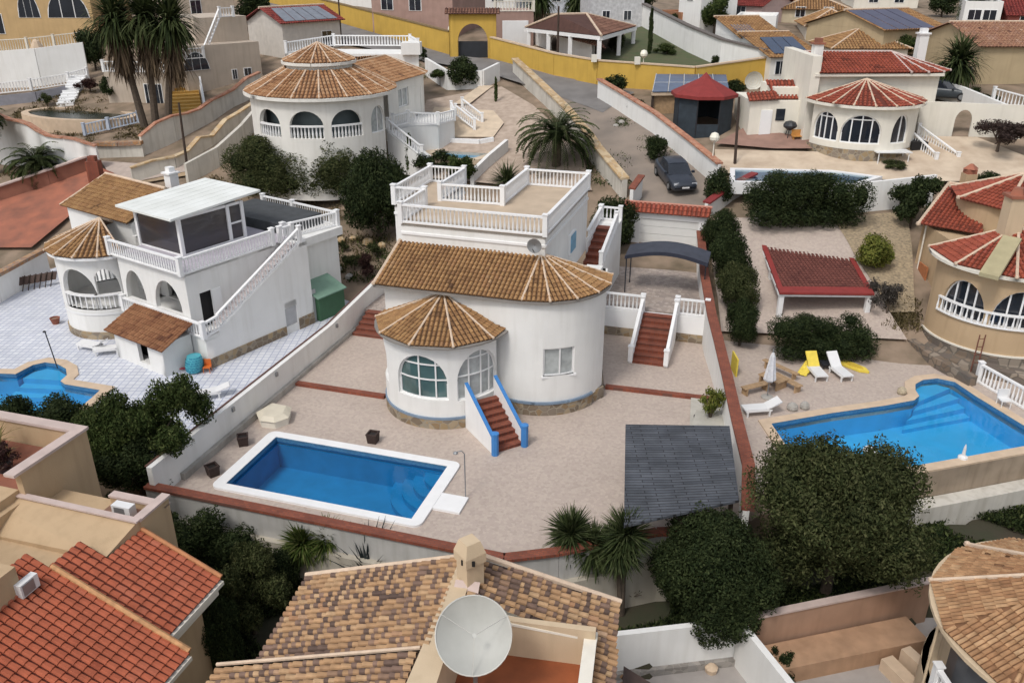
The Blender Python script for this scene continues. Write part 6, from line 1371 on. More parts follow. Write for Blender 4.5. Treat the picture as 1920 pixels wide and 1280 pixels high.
# ================================================================ foreground houses
BL = thing('flat_roofed_house', 'tan house with roof terrace and orange red tiled lower roofs at the near left', 'house', FM, (-22,15,-3.3))
pt_ = []
mb = MB()
mb.box(-31,-21.75,12.9,20.1,-3.3,4.0); mb.box(-31,-21.75,19.85,20.1,4.0,4.95); mb.box(-22.0,-21.75,17.2,19.85,4.0,4.95); mb.box(-31,-18.2,4,13.5,-3.3,5.0)
mb.box(-21.8,-17.4,17.25,18.6,-3.3,3.45); mb.box(-17.65,-17.4,17.25,18.6,3.45,4.0); mb.box(-19.6,-17.65,18.4,18.6,3.45,3.7)
mb.box(-31,-22.0,12.9,17.2,4.0,4.3); mb.box(-25,-18.3,13.5,16.9,-3.3,3.4); mb.add([(-26,17.25,2.6),(-17.43,17.25,2.6),(-17.6,15.85,3.45),(-26,15.85,3.2),(-26,17.25,4.15),(-17.43,17.25,4.05),(-17.6,15.85,3.62),(-26,15.85,3.4)],[(3,2,1,0),(4,7,6,5),(0,1,5,4),(1,2,6,5),(2,3,7,6),(3,0,4,7)])
mb.box(-18.2,-15.6,6,17.1,-3.3,1.9)
part('wall', mb, TAN, BL)
mb = MB(); mb.beam((-31,19.97,4.95),(-21.7,19.97,4.95),.42,.1); mb.beam((-21.87,20.1,4.97),(-21.87,16.9,4.97),.42,.1); mb.beam((-31,17.15,4.17),(-17.35,17.15,4.07),.22,.06); mb.beam((-17.5,17.2,4.02),(-17.5,18.65,4.02),.32,.08); mb.beam((-17.4,18.5,3.72),(-19.6,18.5,3.72),.3,.08)
part('coping', mb, PINKC, BL)
mb = MB(); mb.box(-30.9,-22.05,17.3,19.8,4.0,4.08); part('terrace_floor', mb, REDF, BL)
mb = MB(); mb.box(-19.5,-17.7,17.3,18.35,3.45,3.5); part('balcony_floor', mb, plain('brown_tile_floor', (.24,.13,.09), .8), BL)
pz = lambda u: 2.45+(-14.9-u)*.46
def panel(name, u0, u1, v0, v1, lift, seed):
    mb = MB(); tiles(mb, [(u1,v0,pz(u1)+lift),(u1,v1,pz(u1)+lift),(u0,v1,pz(u0)+lift),(u0,v0,pz(u0)+lift)], (1,0,-.46), .22, .31, r=.1, seed=seed); return mb
mb = panel('p', -18.4, -14.75, 14.6, 15.85, 0, 111); m2 = panel('p', -17.5, -14.75, 15.85, 17.25, 0, 110); mb.add(m2.v, [], .5); o_ = len(mb.v)-len(m2.v); mb.f += [tuple(i+o_ for i in f) for f in m2.f]; mb.c += m2.c
rf = part('roof', mb, TILE_OR, BL)
mb = MB(); mb.tube([(-17.75,17.28,pz(-17.75)+.08),(-14.75,17.28,pz(-14.75)+.08)],.08,6); part('verge_cap', mb, plain('orange_mortar', (.50,.22,.10), .85, .2, 3), rf)
rf = part('roof', panel('p', -19.0, -13.95, 6.0, 14.55, .12, 112), TILE_OR, BL)
mb = MB(); mb.tube([(-18.2,14.55,pz(-18.2)+.22),(-13.95,14.55,pz(-13.95)+.22)],.09,6); part('verge_cap', mb, plain('ochre_mortar', (.56,.30,.14), .85, .3, 5), rf)
mb = MB(); mb.beam((-14.72,14.6,pz(-14.75)-.16),(-14.72,17.25,pz(-14.75)-.16),.12,.13); mb.beam((-13.92,6,pz(-13.95)-.05),(-13.92,14.5,pz(-13.95)-.05),.12,.13); mb.box(-15.7,-14.8,14.7,17.1,1.9,2.2); mb.box(-15.7,-14.05,6,14.5,1.85,1.95); part('gutter', mb, CREAM, BL)
u, v, z = -18.2, 13.6, 4.1
ac = thing('air_conditioner', 'white air conditioning unit on the tan wall above the orange tiled roof', 'air conditioner', FM, (u,v,z)); mb = MB(); mb.box(u,u+.22,v-.3,v+.3,z,z+.42); part('casing', mb, WP, ac)
mb = MB(); mb.box(u+.22,u+.235,v-.24,v+.14,z+.04,z+.38); part('grille', mb, GREYM, ac); mb = MB(); mb.box(u-.1,u+.1,v-.3,v+.3,z-.08,z); part('bracket', mb, DARK, ac)
ac = thing('air_conditioner', 'small white cooling unit inside the narrow balcony behind the tan wall', 'air conditioner', FM, (-18.6,17.9,3.5)); mb = MB(); mb.box(-18.9,-18.2,17.7,18.0,3.5,4.0); part('casing', mb, WP, ac); mb = MB(); mb.box(-18.8,-18.4,17.69,17.7,3.55,3.95); part('grille', mb, GREYM, ac)
b = FM.w(-24.7,18.6); t = thing('potted_plant', 'yellowish feathery plant in an orange pot on the near left roof terrace', 'plant', FW, (b[0],b[1],4.08)); mb = MB(); mb.lathe(b[0]-.1,b[1]-.6,[(.3,4.08),(.5,4.5),(.55,4.75),(.45,4.75),(.4,4.6),(.02,4.6)],12,cap=False); part('pot', mb, plain('orange_pot', (.50,.18,.07), .7), t)
leafobj('leaves', head_mesh('leaves', leafmat('straw_leaves', [(.12,.09,.04),(.28,.24,.09),(.42,.36,.16)]), 240, .95, .03, 25, 88, .22, 5, 3, 0, .6), t, (0,-.2,.35))
b = FM.w(-23.6,18.2); t = thing('potted_plant', 'dark purple leaved plant beside the yellowish feathery one', 'plant', FW, (b[0],b[1],4.08)); mb = MB(); mb.lathe(b[0],b[1],[(.2,4.08),(.3,4.45),(.02,4.4)],10,cap=False); part('pot', mb, DARK, t); leafobj('leaves', crown('loose', 900, .13, L_RED, 3), t, (0,0,.65), 0, (.5,.5,.45))
# house at the bottom centre
FB = Fr(10, -1.05, 18.2)
BC = thing('tiled_house', 'near house with mottled clay tile roofs, cream chimney and sunken terracotta terrace', 'house', FB, (0,-4,-3.3))
mb = MB(); tiles(mb, [(-4.9,-3.2,3.85),(-.35,-3.2,5.2),(-.35,.1,5.2),(-4.9,.1,3.85)], (-1,0,-.3), .2, .28, r=.085, darklow=.5, seed=121); part('roof', mb, TILE_M, BC)
mb = MB(); tiles(mb, [(-5.9,-7.5,3.62),(-.6,-7.5,5.1),(-.6,-3.3,5.1),(-5.9,-3.3,3.62)], (-1,0,-.28), .2, .28, r=.085, darklow=.5, seed=122); part('roof', mb, TILE_M, BC)
mb = MB(); tiles(mb, [(.1,-1.35,5.2),(3.95,-1.1,3.85),(3.95,.55,3.85),(.1,.15,5.2)], (1,0,-.35), .2, .28, r=.085, darklow=.5, seed=123); tiles(mb, [(3.45,-7,4.05),(4.0,-7,3.8),(4.0,-1.1,3.8),(3.45,-1.1,4.05)], (1,0,-.4), .2, .28, r=.085, darklow=.5, seed=124); part('roof', mb, TILE_M, BC)
mb = MB(); tiles(mb, [(4.2,-2.9,2.3),(6.6,-2.9,2.0),(6.6,-.9,1.6),(4.2,-.1,2.3)], (.6,-.6,-.4), .2, .28, r=.085, darklow=.5, seed=125); part('roof', mb, TILE_M, BC)
mb = MB(); mb.tube([(-4.95,.14,3.9),(-.1,.14,5.28)],.09,6); mb.tube([(.15,.2,5.28),(4.0,.6,3.9)],.09,6); mb.tube([(-5.95,-3.25,3.72),(-.55,-3.25,5.2)],.05,6); part('ridge_cap', mb, MORT, BC)
mb = MB(); mb.box(-4.5,3.6,-9,-.2,-3.3,3.5); mb.box(3.6,6.2,-5,-.9,-3.3,1.8)
mb.add([(-.35,.1,3.5),(.1,.15,3.5),(.1,-8,3.5),(-.75,-8,3.5),(-.35,.1,5.26),(.1,.15,5.26),(.1,-8,5.2),(-.75,-8,5.2)],[(3,2,1,0),(4,5,6,7),(0,1,5,4),(1,2,6,5),(2,3,7,6),(3,0,4,7)])
mb.box(.1,3.45,-1.55,-1.38,3.5,4.75); mb.box(3.2,3.45,-7,-1.5,3.5,4.4); part('wall', mb, TANL, BC)
mb = MB(); mb.beam((.05,-1.47,4.75),(3.5,-1.4,4.4),.28,.07); mb.beam((3.33,-1.4,4.42),(3.33,-7,4.42),.32,.07); part('coping', mb, CREAM, BC)
mb = MB(); mb.box(.1,3.2,-7,-1.55,3.5,3.6); part('terrace_floor', mb, ORFL, BC)
ch = thing('chimney', 'cream rendered chimney with small vents on the mottled tile roof', 'chimney', FB, (.1,-.7,4.9)); x, y = .1, -.75
mb = MB(); mb.lathe(x,y,[(.52,4.6),(.42,5.0),(.36,5.05),(.36,5.85)],4,cap=False); part('shaft', mb, TANL, ch)
mb = MB(); mb.lathe(x,y,[(.36,5.85),(.43,5.88),(.43,6.15),(.28,6.5),(.24,6.5)],4); part('hood', mb, TANL, ch)
for du in (-.12,.02,.16): mb = MB(); mb.box(x+du-.04,x+du+.04,y-.32,y-.29,5.92,6.08); part('vent', mb, BLACKH, ch)
mb = MB(); mb.add([(x-.35,y-.9,4.95),(x+.3,y-.95,4.95),(x+.3,y-.2,5.35),(x-.35,y-.2,5.35)],[(0,1,2,3)]); part('flashing', mb, PINKC, ch)
# dish
dc = Vector(W(888,1190,5.95)); nrm = (Vector((0,0,CAMH))-dc).normalized(); nrm = (nrm+Vector((.03,0,-.02))).normalized(); ax_ = Vector((1,0,0)); ax_ = (ax_-nrm*ax_.dot(nrm)).normalized(); ay = nrm.cross(ax_)
t = thing('satellite_dish', 'very large grey mesh satellite dish above the terracotta terrace', 'satellite dish', FW, (dc.x,dc.y,3.6)); mb = MB(); n, m, r = 40, 8, .87
for i in range(m+1):
    rr = r*i/m+.004
    for j in range(n): tt = 6.2832*j/n; mb.v.append(tuple(dc+ax_*rr*math.cos(tt)+ay*rr*math.sin(tt)+nrm*(.28*(rr/r)**2-.28)))
for i in range(m):
    for j in range(n): mb.f.append((i*n+j,(i+1)*n+j,(i+1)*n+(j+1)%n,i*n+(j+1)%n)); mb.c.append(.5)
part('reflector', mb, plain('dish_mesh', (.43,.43,.40), .5, .10, 1.5, .1, 120, stain=.12), t, smooth=True)
mb = MB(); mb.tube([tuple(dc+ax_*r*math.cos(6.2832*j/40)+ay*r*math.sin(6.2832*j/40)) for j in range(41)], .018, 5, caps=False); part('rim', mb, plain('dish_rim', (.55,.54,.50), .5), t)
for a in (.5, 2.6, 4.7): mb = MB(); mb.tube([tuple(dc+ax_*r*math.cos(a)+ay*r*math.sin(a)), tuple(dc+nrm*.5)], .008, 4); part('strut', mb, plain('thin_strut', (.55,.54,.5), .5), t)
mb = MB(); mb.tube([tuple(dc+nrm*.47),tuple(dc+nrm*.56)],.05,8); part('receiver', mb, plain('receiver_white', (.5,.5,.47), .5), t)
mb = MB(); mb.tube([tuple(dc-nrm*.3),(dc.x,dc.y+.3,dc.z-.6),(dc.x,dc.y+.3,3.6)],.06,6); part('mast', mb, GREYM, t)
mb = MB(); mb.tube([(dc.x-.4,dc.y-.6,3.62),(dc.x-.1,dc.y-.2,3.64),(dc.x+.3,dc.y-.5,3.62)],.012,4); part('cable', mb, WP, t)
# house at the bottom right with round roof
BR = thing('round_roofed_house', 'near house with large conical orange clay roof at the bottom right corner', 'house', FW, (16.4,18.6,-3)); c5 = (16.5,18.5)
mb = MB(); drum(mb, c5, 3.45, -3, 2.4, -180, 180); part('wall', mb, TANL, BR)
cone_roof(BR, c5, 4.15, 2.5, 4.6, 0, 360, 12, attrmat('straw_clay_tile', [(0,(.22,.11,.055)),(.15,(.38,.20,.10)),(.6,(.50,.29,.15)),(1,(.60,.40,.23))], nvar=.4, nscale=4), r0=0, pu=.15, pv=.3, rr=.07, ribs=False, seed=131)
mc = MB(); a = R(215); rib(mc, (c5[0],c5[1],4.65),(c5[0]+4.15*math.sin(R(-157)),c5[1]-4.15*math.cos(R(-157)),2.55),.08); rib(mc, (c5[0],c5[1],4.65),(c5[0]+4.15*math.sin(R(-120)),c5[1]-4.15*math.cos(R(-120)),2.55),.0705); part('ridge_cap', mc, MATS['straw_clay_tile'] if False else MORT, BR)
mb = MB(); p_, L_ = arc(c5, 4.17, 0, 359)
for k in range(48): pbar(mb, p_, L_*k/48, 2.42, L_*(k+1)/48, 2.42, .12, 0, .7)
part('eaves', mb, TANL, BR)
mb = MB(); wall(mb, arc(c5, 3.9, -140, 0), -3, -.2, (), .2); disc(mb, c5, 3.9, -.2); part('veranda_base', mb, TANL, BR)
mb = MB(); pp = [(c5[0]+3.8*math.sin(R(a)), c5[1]-3.8*math.cos(R(a)), -.2) for a in (-95,-80,-65,-50,-35,-20)]
for a, b in zip(pp, pp[1:]): balus(mb, a, b, .95, sp=.2)
part('balustrade', mb, WHITE2, BR)
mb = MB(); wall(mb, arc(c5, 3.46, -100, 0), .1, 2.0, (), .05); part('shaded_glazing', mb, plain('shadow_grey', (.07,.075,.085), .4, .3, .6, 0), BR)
mb = MB(); x, y = c5[0]+3.95*math.sin(R(-100)), c5[1]-3.95*math.cos(R(-100)); mb.tube([(x,y,-3),(x,y,2.4)],.045,6); part('drain_pipe', mb, TANL, BR)
# walls and courtyards bottom right
def hwall(name, lab, a, b, zt_, zb, th, mat, capm=None, base=None):
    t = thing(name, lab, 'wall', FW, a); mb = MB(); mb.beam((a[0],a[1],zb),(b[0],b[1],zb),th,zt_-zb); part('wall', mb, mat, t)
    if capm: mb = MB(); mb.beam((a[0],a[1],zt_),(b[0],b[1],zt_),th+.1,.07); part('coping', mb, capm, t)
    if base: mb = MB(); mb.beam((a[0],a[1]-.12,zb),(b[0],b[1]-.12,zb),th+.1,(zt_-zb)*.3); part('base', mb, base, t)
    return t
gw = cells('grey_stone_base', [(.30,.28,.26),(.24,.22,.20),(.36,.33,.30)], 4, (.3,.28,.25))
hwall('courtyard_wall', 'white courtyard wall with grey stone base right of the mottled tile roof', (3.2,22.0,-1), (8.0,22.75,-1), -1.0, -3.3, .22, WHITE, None, gw)
hwall('courtyard_wall', 'white dividing wall running towards the viewer between the two near courtyards', (7.98,22.6,-1), (9.9,16.8,-1), -1.0, -3.3, .24, WHITE, None, None)
hwall('courtyard_wall', 'pinkish wall with pale coping behind the tan planter bed', (8.1,22.75,-1), (15.6,24.75,-1), -1.0, -3.3, .2, plain('pink_tan_render', (.40,.25,.17), .9, .15, 1, .15, stain=.3), PINKC)
mb = MB(); q = [(8.4,22.6),(12.0,23.55),(12.2,22.75),(14.0,23.2),(14.3,22.3),(8.9,20.9)]; mb.prism([q[0],(14.6,24.2),(14.9,23.0),(8.85,21.5)], -3.2, -2.2); solo('planter_bed', mb, plain('tan_planter', (.42,.26,.16), .9, .2, 1.5, .2, stain=.3), 'long tan raised bed along the pinkish courtyard wall', 'planter', FW, (11,22.5,-2.8))
mb = MB(); mb.prism([(3.6,22.6),(8,23.2),(17,25.4),(22,24),(22,8),(2,8),(3.0,18)], -3.4, -2.9); struct('courtyard_paving', mb, plain('grey_paving', (.36,.33,.31), .9, .15, 1.2, .2))
mb = MB(); mb.beam((13.2,22.4,-2.9),(14.6,18.5,-2.9),.5,.5); mb.beam((13.9,22.6,-2.9),(15.3,19,-2.9),.4,.75); solo('courtyard_steps', mb, COPB, 'pale stepped blocks between the tan bed and the round roofed house', 'steps', FW, (14,20.5,-2.9))
b = W(1333,1258,-2.9); mb = MB(); mb.lathe(b[0],b[1],[(.2,-2.9),(.24,-2.7),(.12,-2.6),(.03,-2.58)],8); solo('garden_stone', mb, COPB, 'cream block on the grey courtyard floor behind the white wall', 'stone', FW, b)
shrub('potted_plant', 'small dark green plant in a pot in front of the tan planter bed', W(1465,1265,-2.9), .4,.4,.6, 'loose', 900, .12, L_DARK, 6, 'plant')
# ================================================================ background houses and gardens
def fhouse(label, pl, pr, pyt, depth, wm, roof='flat', rm=None, wins=(), name='house', over=.35, rh=1.6, ridge='along', sink=1.2, chim=0, par=False, pu=.32, wmat=None):
    a, b = G(*pl), G(*pr); L = math.hypot(b[0]-a[0], b[1]-a[1]); ang = -math.degrees(math.atan2(b[1]-a[1], b[0]-a[0])); fr = Fr(ang, a[0], a[1])
    z0 = min(a[2], b[2]); z1 = ZC(a[0], a[1], pyt); t = thing(name, label, 'house', fr, (L/2, 0, z0)); D = depth
    mb = MB(); mb.box(0, L, 0, D, z0-sink, z1-.01)
    if roof == 'gable' and ridge == 'along': mb.poly([(0,0,z1),(0,D,z1),(0,D/2,z1+rh)]); mb.poly([(L,0,z1),(L,D,z1),(L,D/2,z1+rh)])
    if roof == 'gable' and ridge == 'across': mb.poly([(0,0,z1),(L,0,z1),(L/2,0,z1+rh)])
    if roof == 'mono': mb.poly([(0,0,z1),(0,D,z1),(0,D,z1+rh)]); mb.poly([(L,0,z1),(L,D,z1),(L,D,z1+rh)]); mb.poly([(0,D,z1),(L,D,z1),(L,D,z1+rh),(0,D,z1+rh)])
    if par:
        for x0, x1, y0, y1 in ((0,L,0,.25),(0,L,D-.25,D),(0,.25,0.25,D-.25),(L-.25,L,.25,D-.25)): mb.box(x0, x1, y0, y1, z1-.01, z1+.7)
    part('wall', mb, wm, t)
    o = over; e = .06
    if roof != 'flat' and rm:
        mb = MB(); mc = MB(); k = dict(pu=pu, pv=.45)
        if roof == 'gable' and ridge == 'along':
            tiles(mb, [(-o,-o,z1),(L+o,-o,z1),(L+o,D/2,z1+rh),(-o,D/2,z1+rh)], (0,-1,-1), seed=1, **k); tiles(mb, [(L+o,D+o,z1),(-o,D+o,z1),(-o,D/2,z1+rh),(L+o,D/2,z1+rh)], (0,1,-1), seed=2, **k); mc.tube([(-o,D/2,z1+rh+.06),(L+o,D/2,z1+rh+.06)],.13,5)
        elif roof == 'gable':
            tiles(mb, [(-o,D,z1),(-o,-o,z1),(L/2,-o,z1+rh),(L/2,D,z1+rh)], (-1,0,-1), seed=1, **k); tiles(mb, [(L+o,-o,z1),(L+o,D,z1),(L/2,D,z1+rh),(L/2,-o,z1+rh)], (1,0,-1), seed=2, **k); mc.tube([(L/2,-o,z1+rh+.06),(L/2,D,z1+rh+.06)],.13,5)
        elif roof == 'hip':
            r = min(L, D)*.5; p, q = ((r,D/2,z1+rh),(L-r,D/2,z1+rh)) if L > D else ((L/2,r,z1+rh),(L/2,D-r,z1+rh)); c4_ = [(-o,-o,z1),(L+o,-o,z1),(L+o,D+o,z1),(-o,D+o,z1)]
            if L > D: fs = [[c4_[0],c4_[1],q,p],[c4_[1],c4_[2],q],[c4_[2],c4_[3],p,q],[c4_[3],c4_[0],p]]
            else: fs = [[c4_[0],c4_[1],p],[c4_[1],c4_[2],q,p],[c4_[2],c4_[3],q],[c4_[3],c4_[0],p,q]]
            for i, f in enumerate(fs): tiles(mb, f, None, seed=i, **k)
            for c_, e_ in zip(c4_, (p,q,q,p) if L > D else (p,p,q,q)): rib(mc, (e_[0],e_[1],e_[2]+.05), (c_[0],c_[1],c_[2]+.05), .1, False)
            mc.tube([(p[0],p[1],p[2]+.06),(q[0],q[1],q[2]+.06)],.12,5)
        elif roof == 'mono': tiles(mb, [(-o,-o,z1),(L+o,-o,z1),(L+o,D,z1+rh),(-o,D,z1+rh)], (0,-1,-1), seed=1, **k); mc.tube([(-o,D,z1+rh+.05),(L+o,D,z1+rh+.05)],.1,5)
        rf = part('roof', mb, rm, t); part('ridge_cap', mc, MORT, rf)
    H_ = z1-z0
    for wv in wins:
        fx, fz, w_, h_ = wv[:4]; ar = len(wv) > 4 and wv[4]; pl_ = lin((0,0),(L,0)); x = fx*L; z = z0+fz*H_
        wm_ = wmat or GLASSD; mb = MB(); nn = 8
        mb.box(x-w_/2-.06, x+w_/2+.06, -.05, .0, z-.06, z+h_+.06) if not ar else mb.poly([(x-(w_/2+.08)*math.cos(math.pi*k/10), -.03, z+(h_+.08)*math.sin(math.pi*k/10)) for k in range(11)])
        f = part('door' if len(wv) > 5 else 'window', mb, WHITE2, t); mb = MB()
        if ar:
            for q0, q1 in ((-1,-.35),(-.3,.3),(.35,1)):
                xs_ = [x+w_/2*(q0+(q1-q0)*k/5) for k in range(6)]; mb.poly([(xs_[0],-.06,z+.05)]+[(xs_[-1],-.06,z+.05)]+[(u,-.06,z+max(.06,h_*math.sqrt(max(0,1-((u-x)/(w_/2))**2)))) for u in xs_[::-1]])
        else:
            for s_ in (-1,1): mb.box(x+(s_-1)*w_/4+.03+(0 if s_ > 0 else 0), x+(s_+1)*w_/4-.03, -.07, -.05, z, z+h_)
        part('pane', mb, wm_, f)
    for k in range(chim):
        cx, cy = L*(.25+.5*k), D*.4; mb = MB(); mb.box(cx-.35,cx+.35,cy-.35,cy+.35,z1-.2,z1+rh+1.0); mb.box(cx-.45,cx+.45,cy-.45,cy+.45,z1+rh+1.0,z1+rh+1.15); part('chimney', mb, wm, t)
    return t, fr, L, z0, z1
def solar(t, q, n, m_=None):
    a, b, c, d = [Vector(p) for p in q]
    for i in range(n):
        mb = MB(); f = lambda s_, u_: tuple(a.lerp(b, s_).lerp(d.lerp(c, s_), u_)); boxq(mb, [f(i/n+.01,.02), f((i+1)/n-.01,.02), f((i+1)/n-.01,.98), f(i/n+.01,.98)], .06); part('solar_panel', mb, m_ or MATS['solar_cell'], t)
def bline(name, label, pts, h=.9, z=0, cat='balustrade', mat=None, sp=.3):
    q = [G(*p) for p in pts]; t = thing(name, label, cat, FW, q[0])
    for a, b in zip(q, q[1:]): mb = MB(); balus(mb, (a[0],a[1],a[2]+z), (b[0],b[1],b[2]+z), h, sp=sp, r=.07); part('balustrade', mb, mat or WHITE2, t)
    return t
def lev(px, py, z): return W(px, py, z)
BEIGE = plain('beige_stucco', (.52,.44,.36), .9, .1, .7, .15, stain=.3)
# --- top left
fhouse('ochre tan house with arched white windows at the far top left', (-70,98),(185,88), -45, 10, plain('ochre_tan', (.52,.36,.18), .9, .1, .7, .15, stain=.2), 'hip', TILE_O, [(.83,.46,5.0,2.9,True),(.55,.46,2.6,2.9,True),(.30,.25,1.6,2.2,False,True)])
gwall('garden_wall', 'tall white retaining wall below the ochre tan house at the top left', [(-20,165),(80,158),(168,146)], 3.6, .4, WHITE)
bline('balustrade_fence', 'pale balustrade fence in front of the ochre tan house', [(-20,108),(55,104),(105,98),(155,92)], 1.6, .3, mat=CREAM)
bline('balustrade_fence', 'white balustrade below the tall white retaining wall at the top left', [(-20,180),(60,172),(130,160),(165,150)], 1.1, .1)
gwall('garden_wall', 'grey low wall under the white balustrade at the far left', [(-20,198),(70,188),(125,176)], .8, .3, plain('blue_grey_render', (.24,.24,.27), .9, .15))
t = thing('garden_steps', 'narrow white garden steps leading up beside the round dark pond', 'steps', FW, G(125,196)); a, b = G(122,197), G(150,152); stairs(t, a, (b[0],b[1],b[2]+.6), 1.6, 10, mat=WHITE2)
b = G(86,135); t = thing('wall_shrine', 'small stone niche with arched opening on the white retaining wall', 'niche', FW, b); x, y, z = b; mb = MB(); mb.box(x-1,x+1,y-1.2,y-.4,z,z+1.0); mb.box(x-.7,x+.7,y-1.1,y-.4,z+1,z+2.6); mb.lathe(x,y-.75,[(.7,z+2.6),(.35,z+3.3),(.1,z+3.5)],8); part('body', mb, COPB, t); mb = MB(); mb.box(x-.4,x+.4,y-1.13,y-1.1,z+1.1,z+2.0); part('opening', mb, BLACKH, t)
pd = [G(150+95*math.cos(R(k)), 222+23*math.sin(R(k))) for k in range(0,360,20)]; zc_ = G(150,222)[2]+.35
t = thing('garden_pond', 'round dark green pond with pale rim among the left rear gardens', 'pond', FW, (*pd[0][:2], zc_)); P2 = [p[:2] for p in pd][::-1]; mb = MB(); mb.prism(offs(P2, .6), zc_-1.5, zc_+.1, holes=[P2]); part('rim', mb, COPB, t); mb = MB(); mb.prism(P2, zc_-.1, zc_-.05); part('water', mb, plain('dark_pond', (.02,.03,.022), .25, .4, .8, 0, spec=.5), t)
bline('balustrade_fence', 'blue tinted white balustrade on the near side of the round dark pond', [(160,256),(205,246),(262,232)], 1.0, .1, mat=plain('bluish_white', (.50,.56,.66), .6, .05))
# wavy walls
t = thing('wavy_wall', 'tall white wavy topped wall with terracotta coping behind the left date palm', 'wall', FW, G(80,318)); mb = MB(); mc = MB()
wp = [(-60,296,196),(40,310,222),(90,320,245),(135,325,262),(190,322,270)]; q = []
for px, pyb, pyt in wp: b = G(px, pyb); q.append(Vector((b[0], b[1], b[2]-.6, ZC(b[0], b[1], pyt))))
for a, b in zip(q, q[1:]):
    for k in range(3):
        p0, p1 = a.lerp(b, k/3), a.lerp(b, (k+1)/3); h0, h1 = p0[3]+.18*math.sin(p0[0]*1.5), p1[3]+.18*math.sin(p1[0]*1.5)
        mb.beam((p0[0],p0[1],p0[2]),(p1[0],p1[1],p1[2]),.3,.6); mb.add([(p0[0],p0[1]-.15,p0[2]),(p1[0],p1[1]-.15,p1[2]),(p1[0],p1[1]-.15,h1),(p0[0],p0[1]-.15,h0),(p0[0],p0[1]+.15,p0[2]),(p1[0],p1[1]+.15,p1[2]),(p1[0],p1[1]+.15,h1),(p0[0],p0[1]+.15,h0)],[(0,1,2,3),(5,4,7,6),(3,2,6,7),(0,3,7,4),(1,5,6,2)])
        mc.beam((p0[0],p0[1],h0-.01),(p1[0],p1[1],h1-.01),.55,.12)
part('wall', mb, WHITE, t); part('coping', mc, SAL, t)
gwall('wavy_wall', 'white wavy topped wall with terracotta coping rising right beside the tall fan palms', [(268,290),(330,262),(400,222),(440,196),(490,172)], 1.7, .3, GARDENW, SAL, .12, .5, wavy=.35)
gwall('wavy_wall', 'lower pale wavy wall with ochre coping beside the dark leaning pole', [(250,345),(330,318),(400,275),(450,238),(490,215)], 1.1, .3, GARDENW, OCH, .12, .5, wavy=.3)
gwall('path_wall', 'pale wall between the sandy ramp and the dark tree, left of the round villa', [(352,342),(410,310),(455,268),(478,240)], 1.5, .3, GARDENW)
sheet('sandy_ramp', [(215,320),(330,296),(430,240),(480,205),(480,235),(440,270),(360,330),(250,350)], plain('sandy_dirt', (.36,.26,.16), .95, .3, .5, .3, 8, col2=(.26,.2,.14)), .12)
sheet('pale_slab', [(190,305),(260,310),(340,298),(350,325),(250,345),(205,330)], plain('pale_pink_slab', (.46,.38,.33), .9, .15), .15)
gwall('coping_wall', 'low wall with orange rubble top at the end of the wavy walls', [(180,292),(230,292),(272,290)], .9, .5, GARDENW, MATS['orange_rubble'], .3, .9)
# house with yellow stairs
t, fr, L, z0, z1 = fhouse('beige house part with arched gate below a white balustrade behind the tall palms', (205,192),(318,190), 135, 5, BEIGE, wins=[(.68,.0,.7,1.8,False,True),(.85,.0,.7,1.8,False,True)])
mb = MB(); balus(mb, (0,0.1,z1),(L,0.1,z1), 1.0, sp=.3, r=.07); part('balustrade', mb, WHITE2, t)
t = thing('yellow_stairs', 'broad ochre yellow outdoor stairs beside the tall fan palms', 'stairs', FW, G(345,222)); a, b = G(350,224), G(340,150); stairs(t, (a[0],a[1],a[2]+.1), (b[0],b[1],b[2]+.8), 3.0, 14, mat=plain('yellow_step', (.58,.35,.09), .8, .15))
mb = MB(); balus(mb, (a[0]+1.9,a[1],a[2]+.2),(b[0]+1.9,b[1],b[2]+1.2),.9,sp=.3,r=.07); mb.beam((a[0]+1.9,a[1],a[2]-.6),(b[0]+1.9,b[1],b[2]+.2),.25,1.0); part('side_rail', mb, WHITE2, t)
t, fr, L, z0, z1 = fhouse('large plain beige house wall with arched porch right of the yellow stairs', (356,180),(492,140), 88, 7, BEIGE, wins=[(.62,.25,.5,.9,False),(.14,.5,2.6,1.7,True),(.8,.3,.8,.7,False)])
mb = MB(); balus(mb, (-.2,0,z1-1.2),(L*.25,0,z1-1.2), 1.0, sp=.3, r=.07); balus(mb, (L*.25,0,z1-1.2),(L*.62,1.5,z1+2.4), .9, sp=.3, r=.07); balus(mb, (L*.62,1.5,z1+2.4),(L*.8,1.5,z1+2.4), .9, sp=.3, r=.07); part('balustrade', mb, WHITE2, t)
mb = MB(); mb.box(L*.3,L,2.0,9,z1-1,z1+2.4); part('upper_wall', mb, BEIGE, t)
t, fr, L, z0, z1 = fhouse('beige upper house with a brown door and balustraded terrace at the top left', (345,80),(445,62), -20, 8, plain('pale_beige', (.58,.48,.38), .9, .1, stain=.2), wins=[(.3,.35,1.3,2.6,False,True)])
mb = MB(); balus(mb, (-1,-1.6,z0+.9),(L*.75,-1.6,z0+.9), 1.0, sp=.3, r=.07); part('balustrade', mb, WHITE2, t); mb = MB(); mb.box(-1,L*.75,-1.7,0,z0-3,z0+.9); part('terrace_base', mb, plain('grey_tile', (.22,.21,.23), .8), t)
t, fr, L, z0, z1 = fhouse('low white house with grey solar tubes on a dark red roof', (535,110),(640,84), 45, 6.5, plain('offwhite', (.62,.58,.53), .9, .1, stain=.2), 'gable', TILE_DR, [(.75,.2,1.4,1.8,False)], rh=1.5, over=.5)
solar(t, [(.2,-.3,z1+.25),(L-.4,-.3,z1+.25),(L-.9,D_ if False else 2.6,z1+1.5),(.6,2.6,z1+1.5)], 5, plain('grey_solar_tube', (.22,.24,.28), .35, .2, 2, 0))
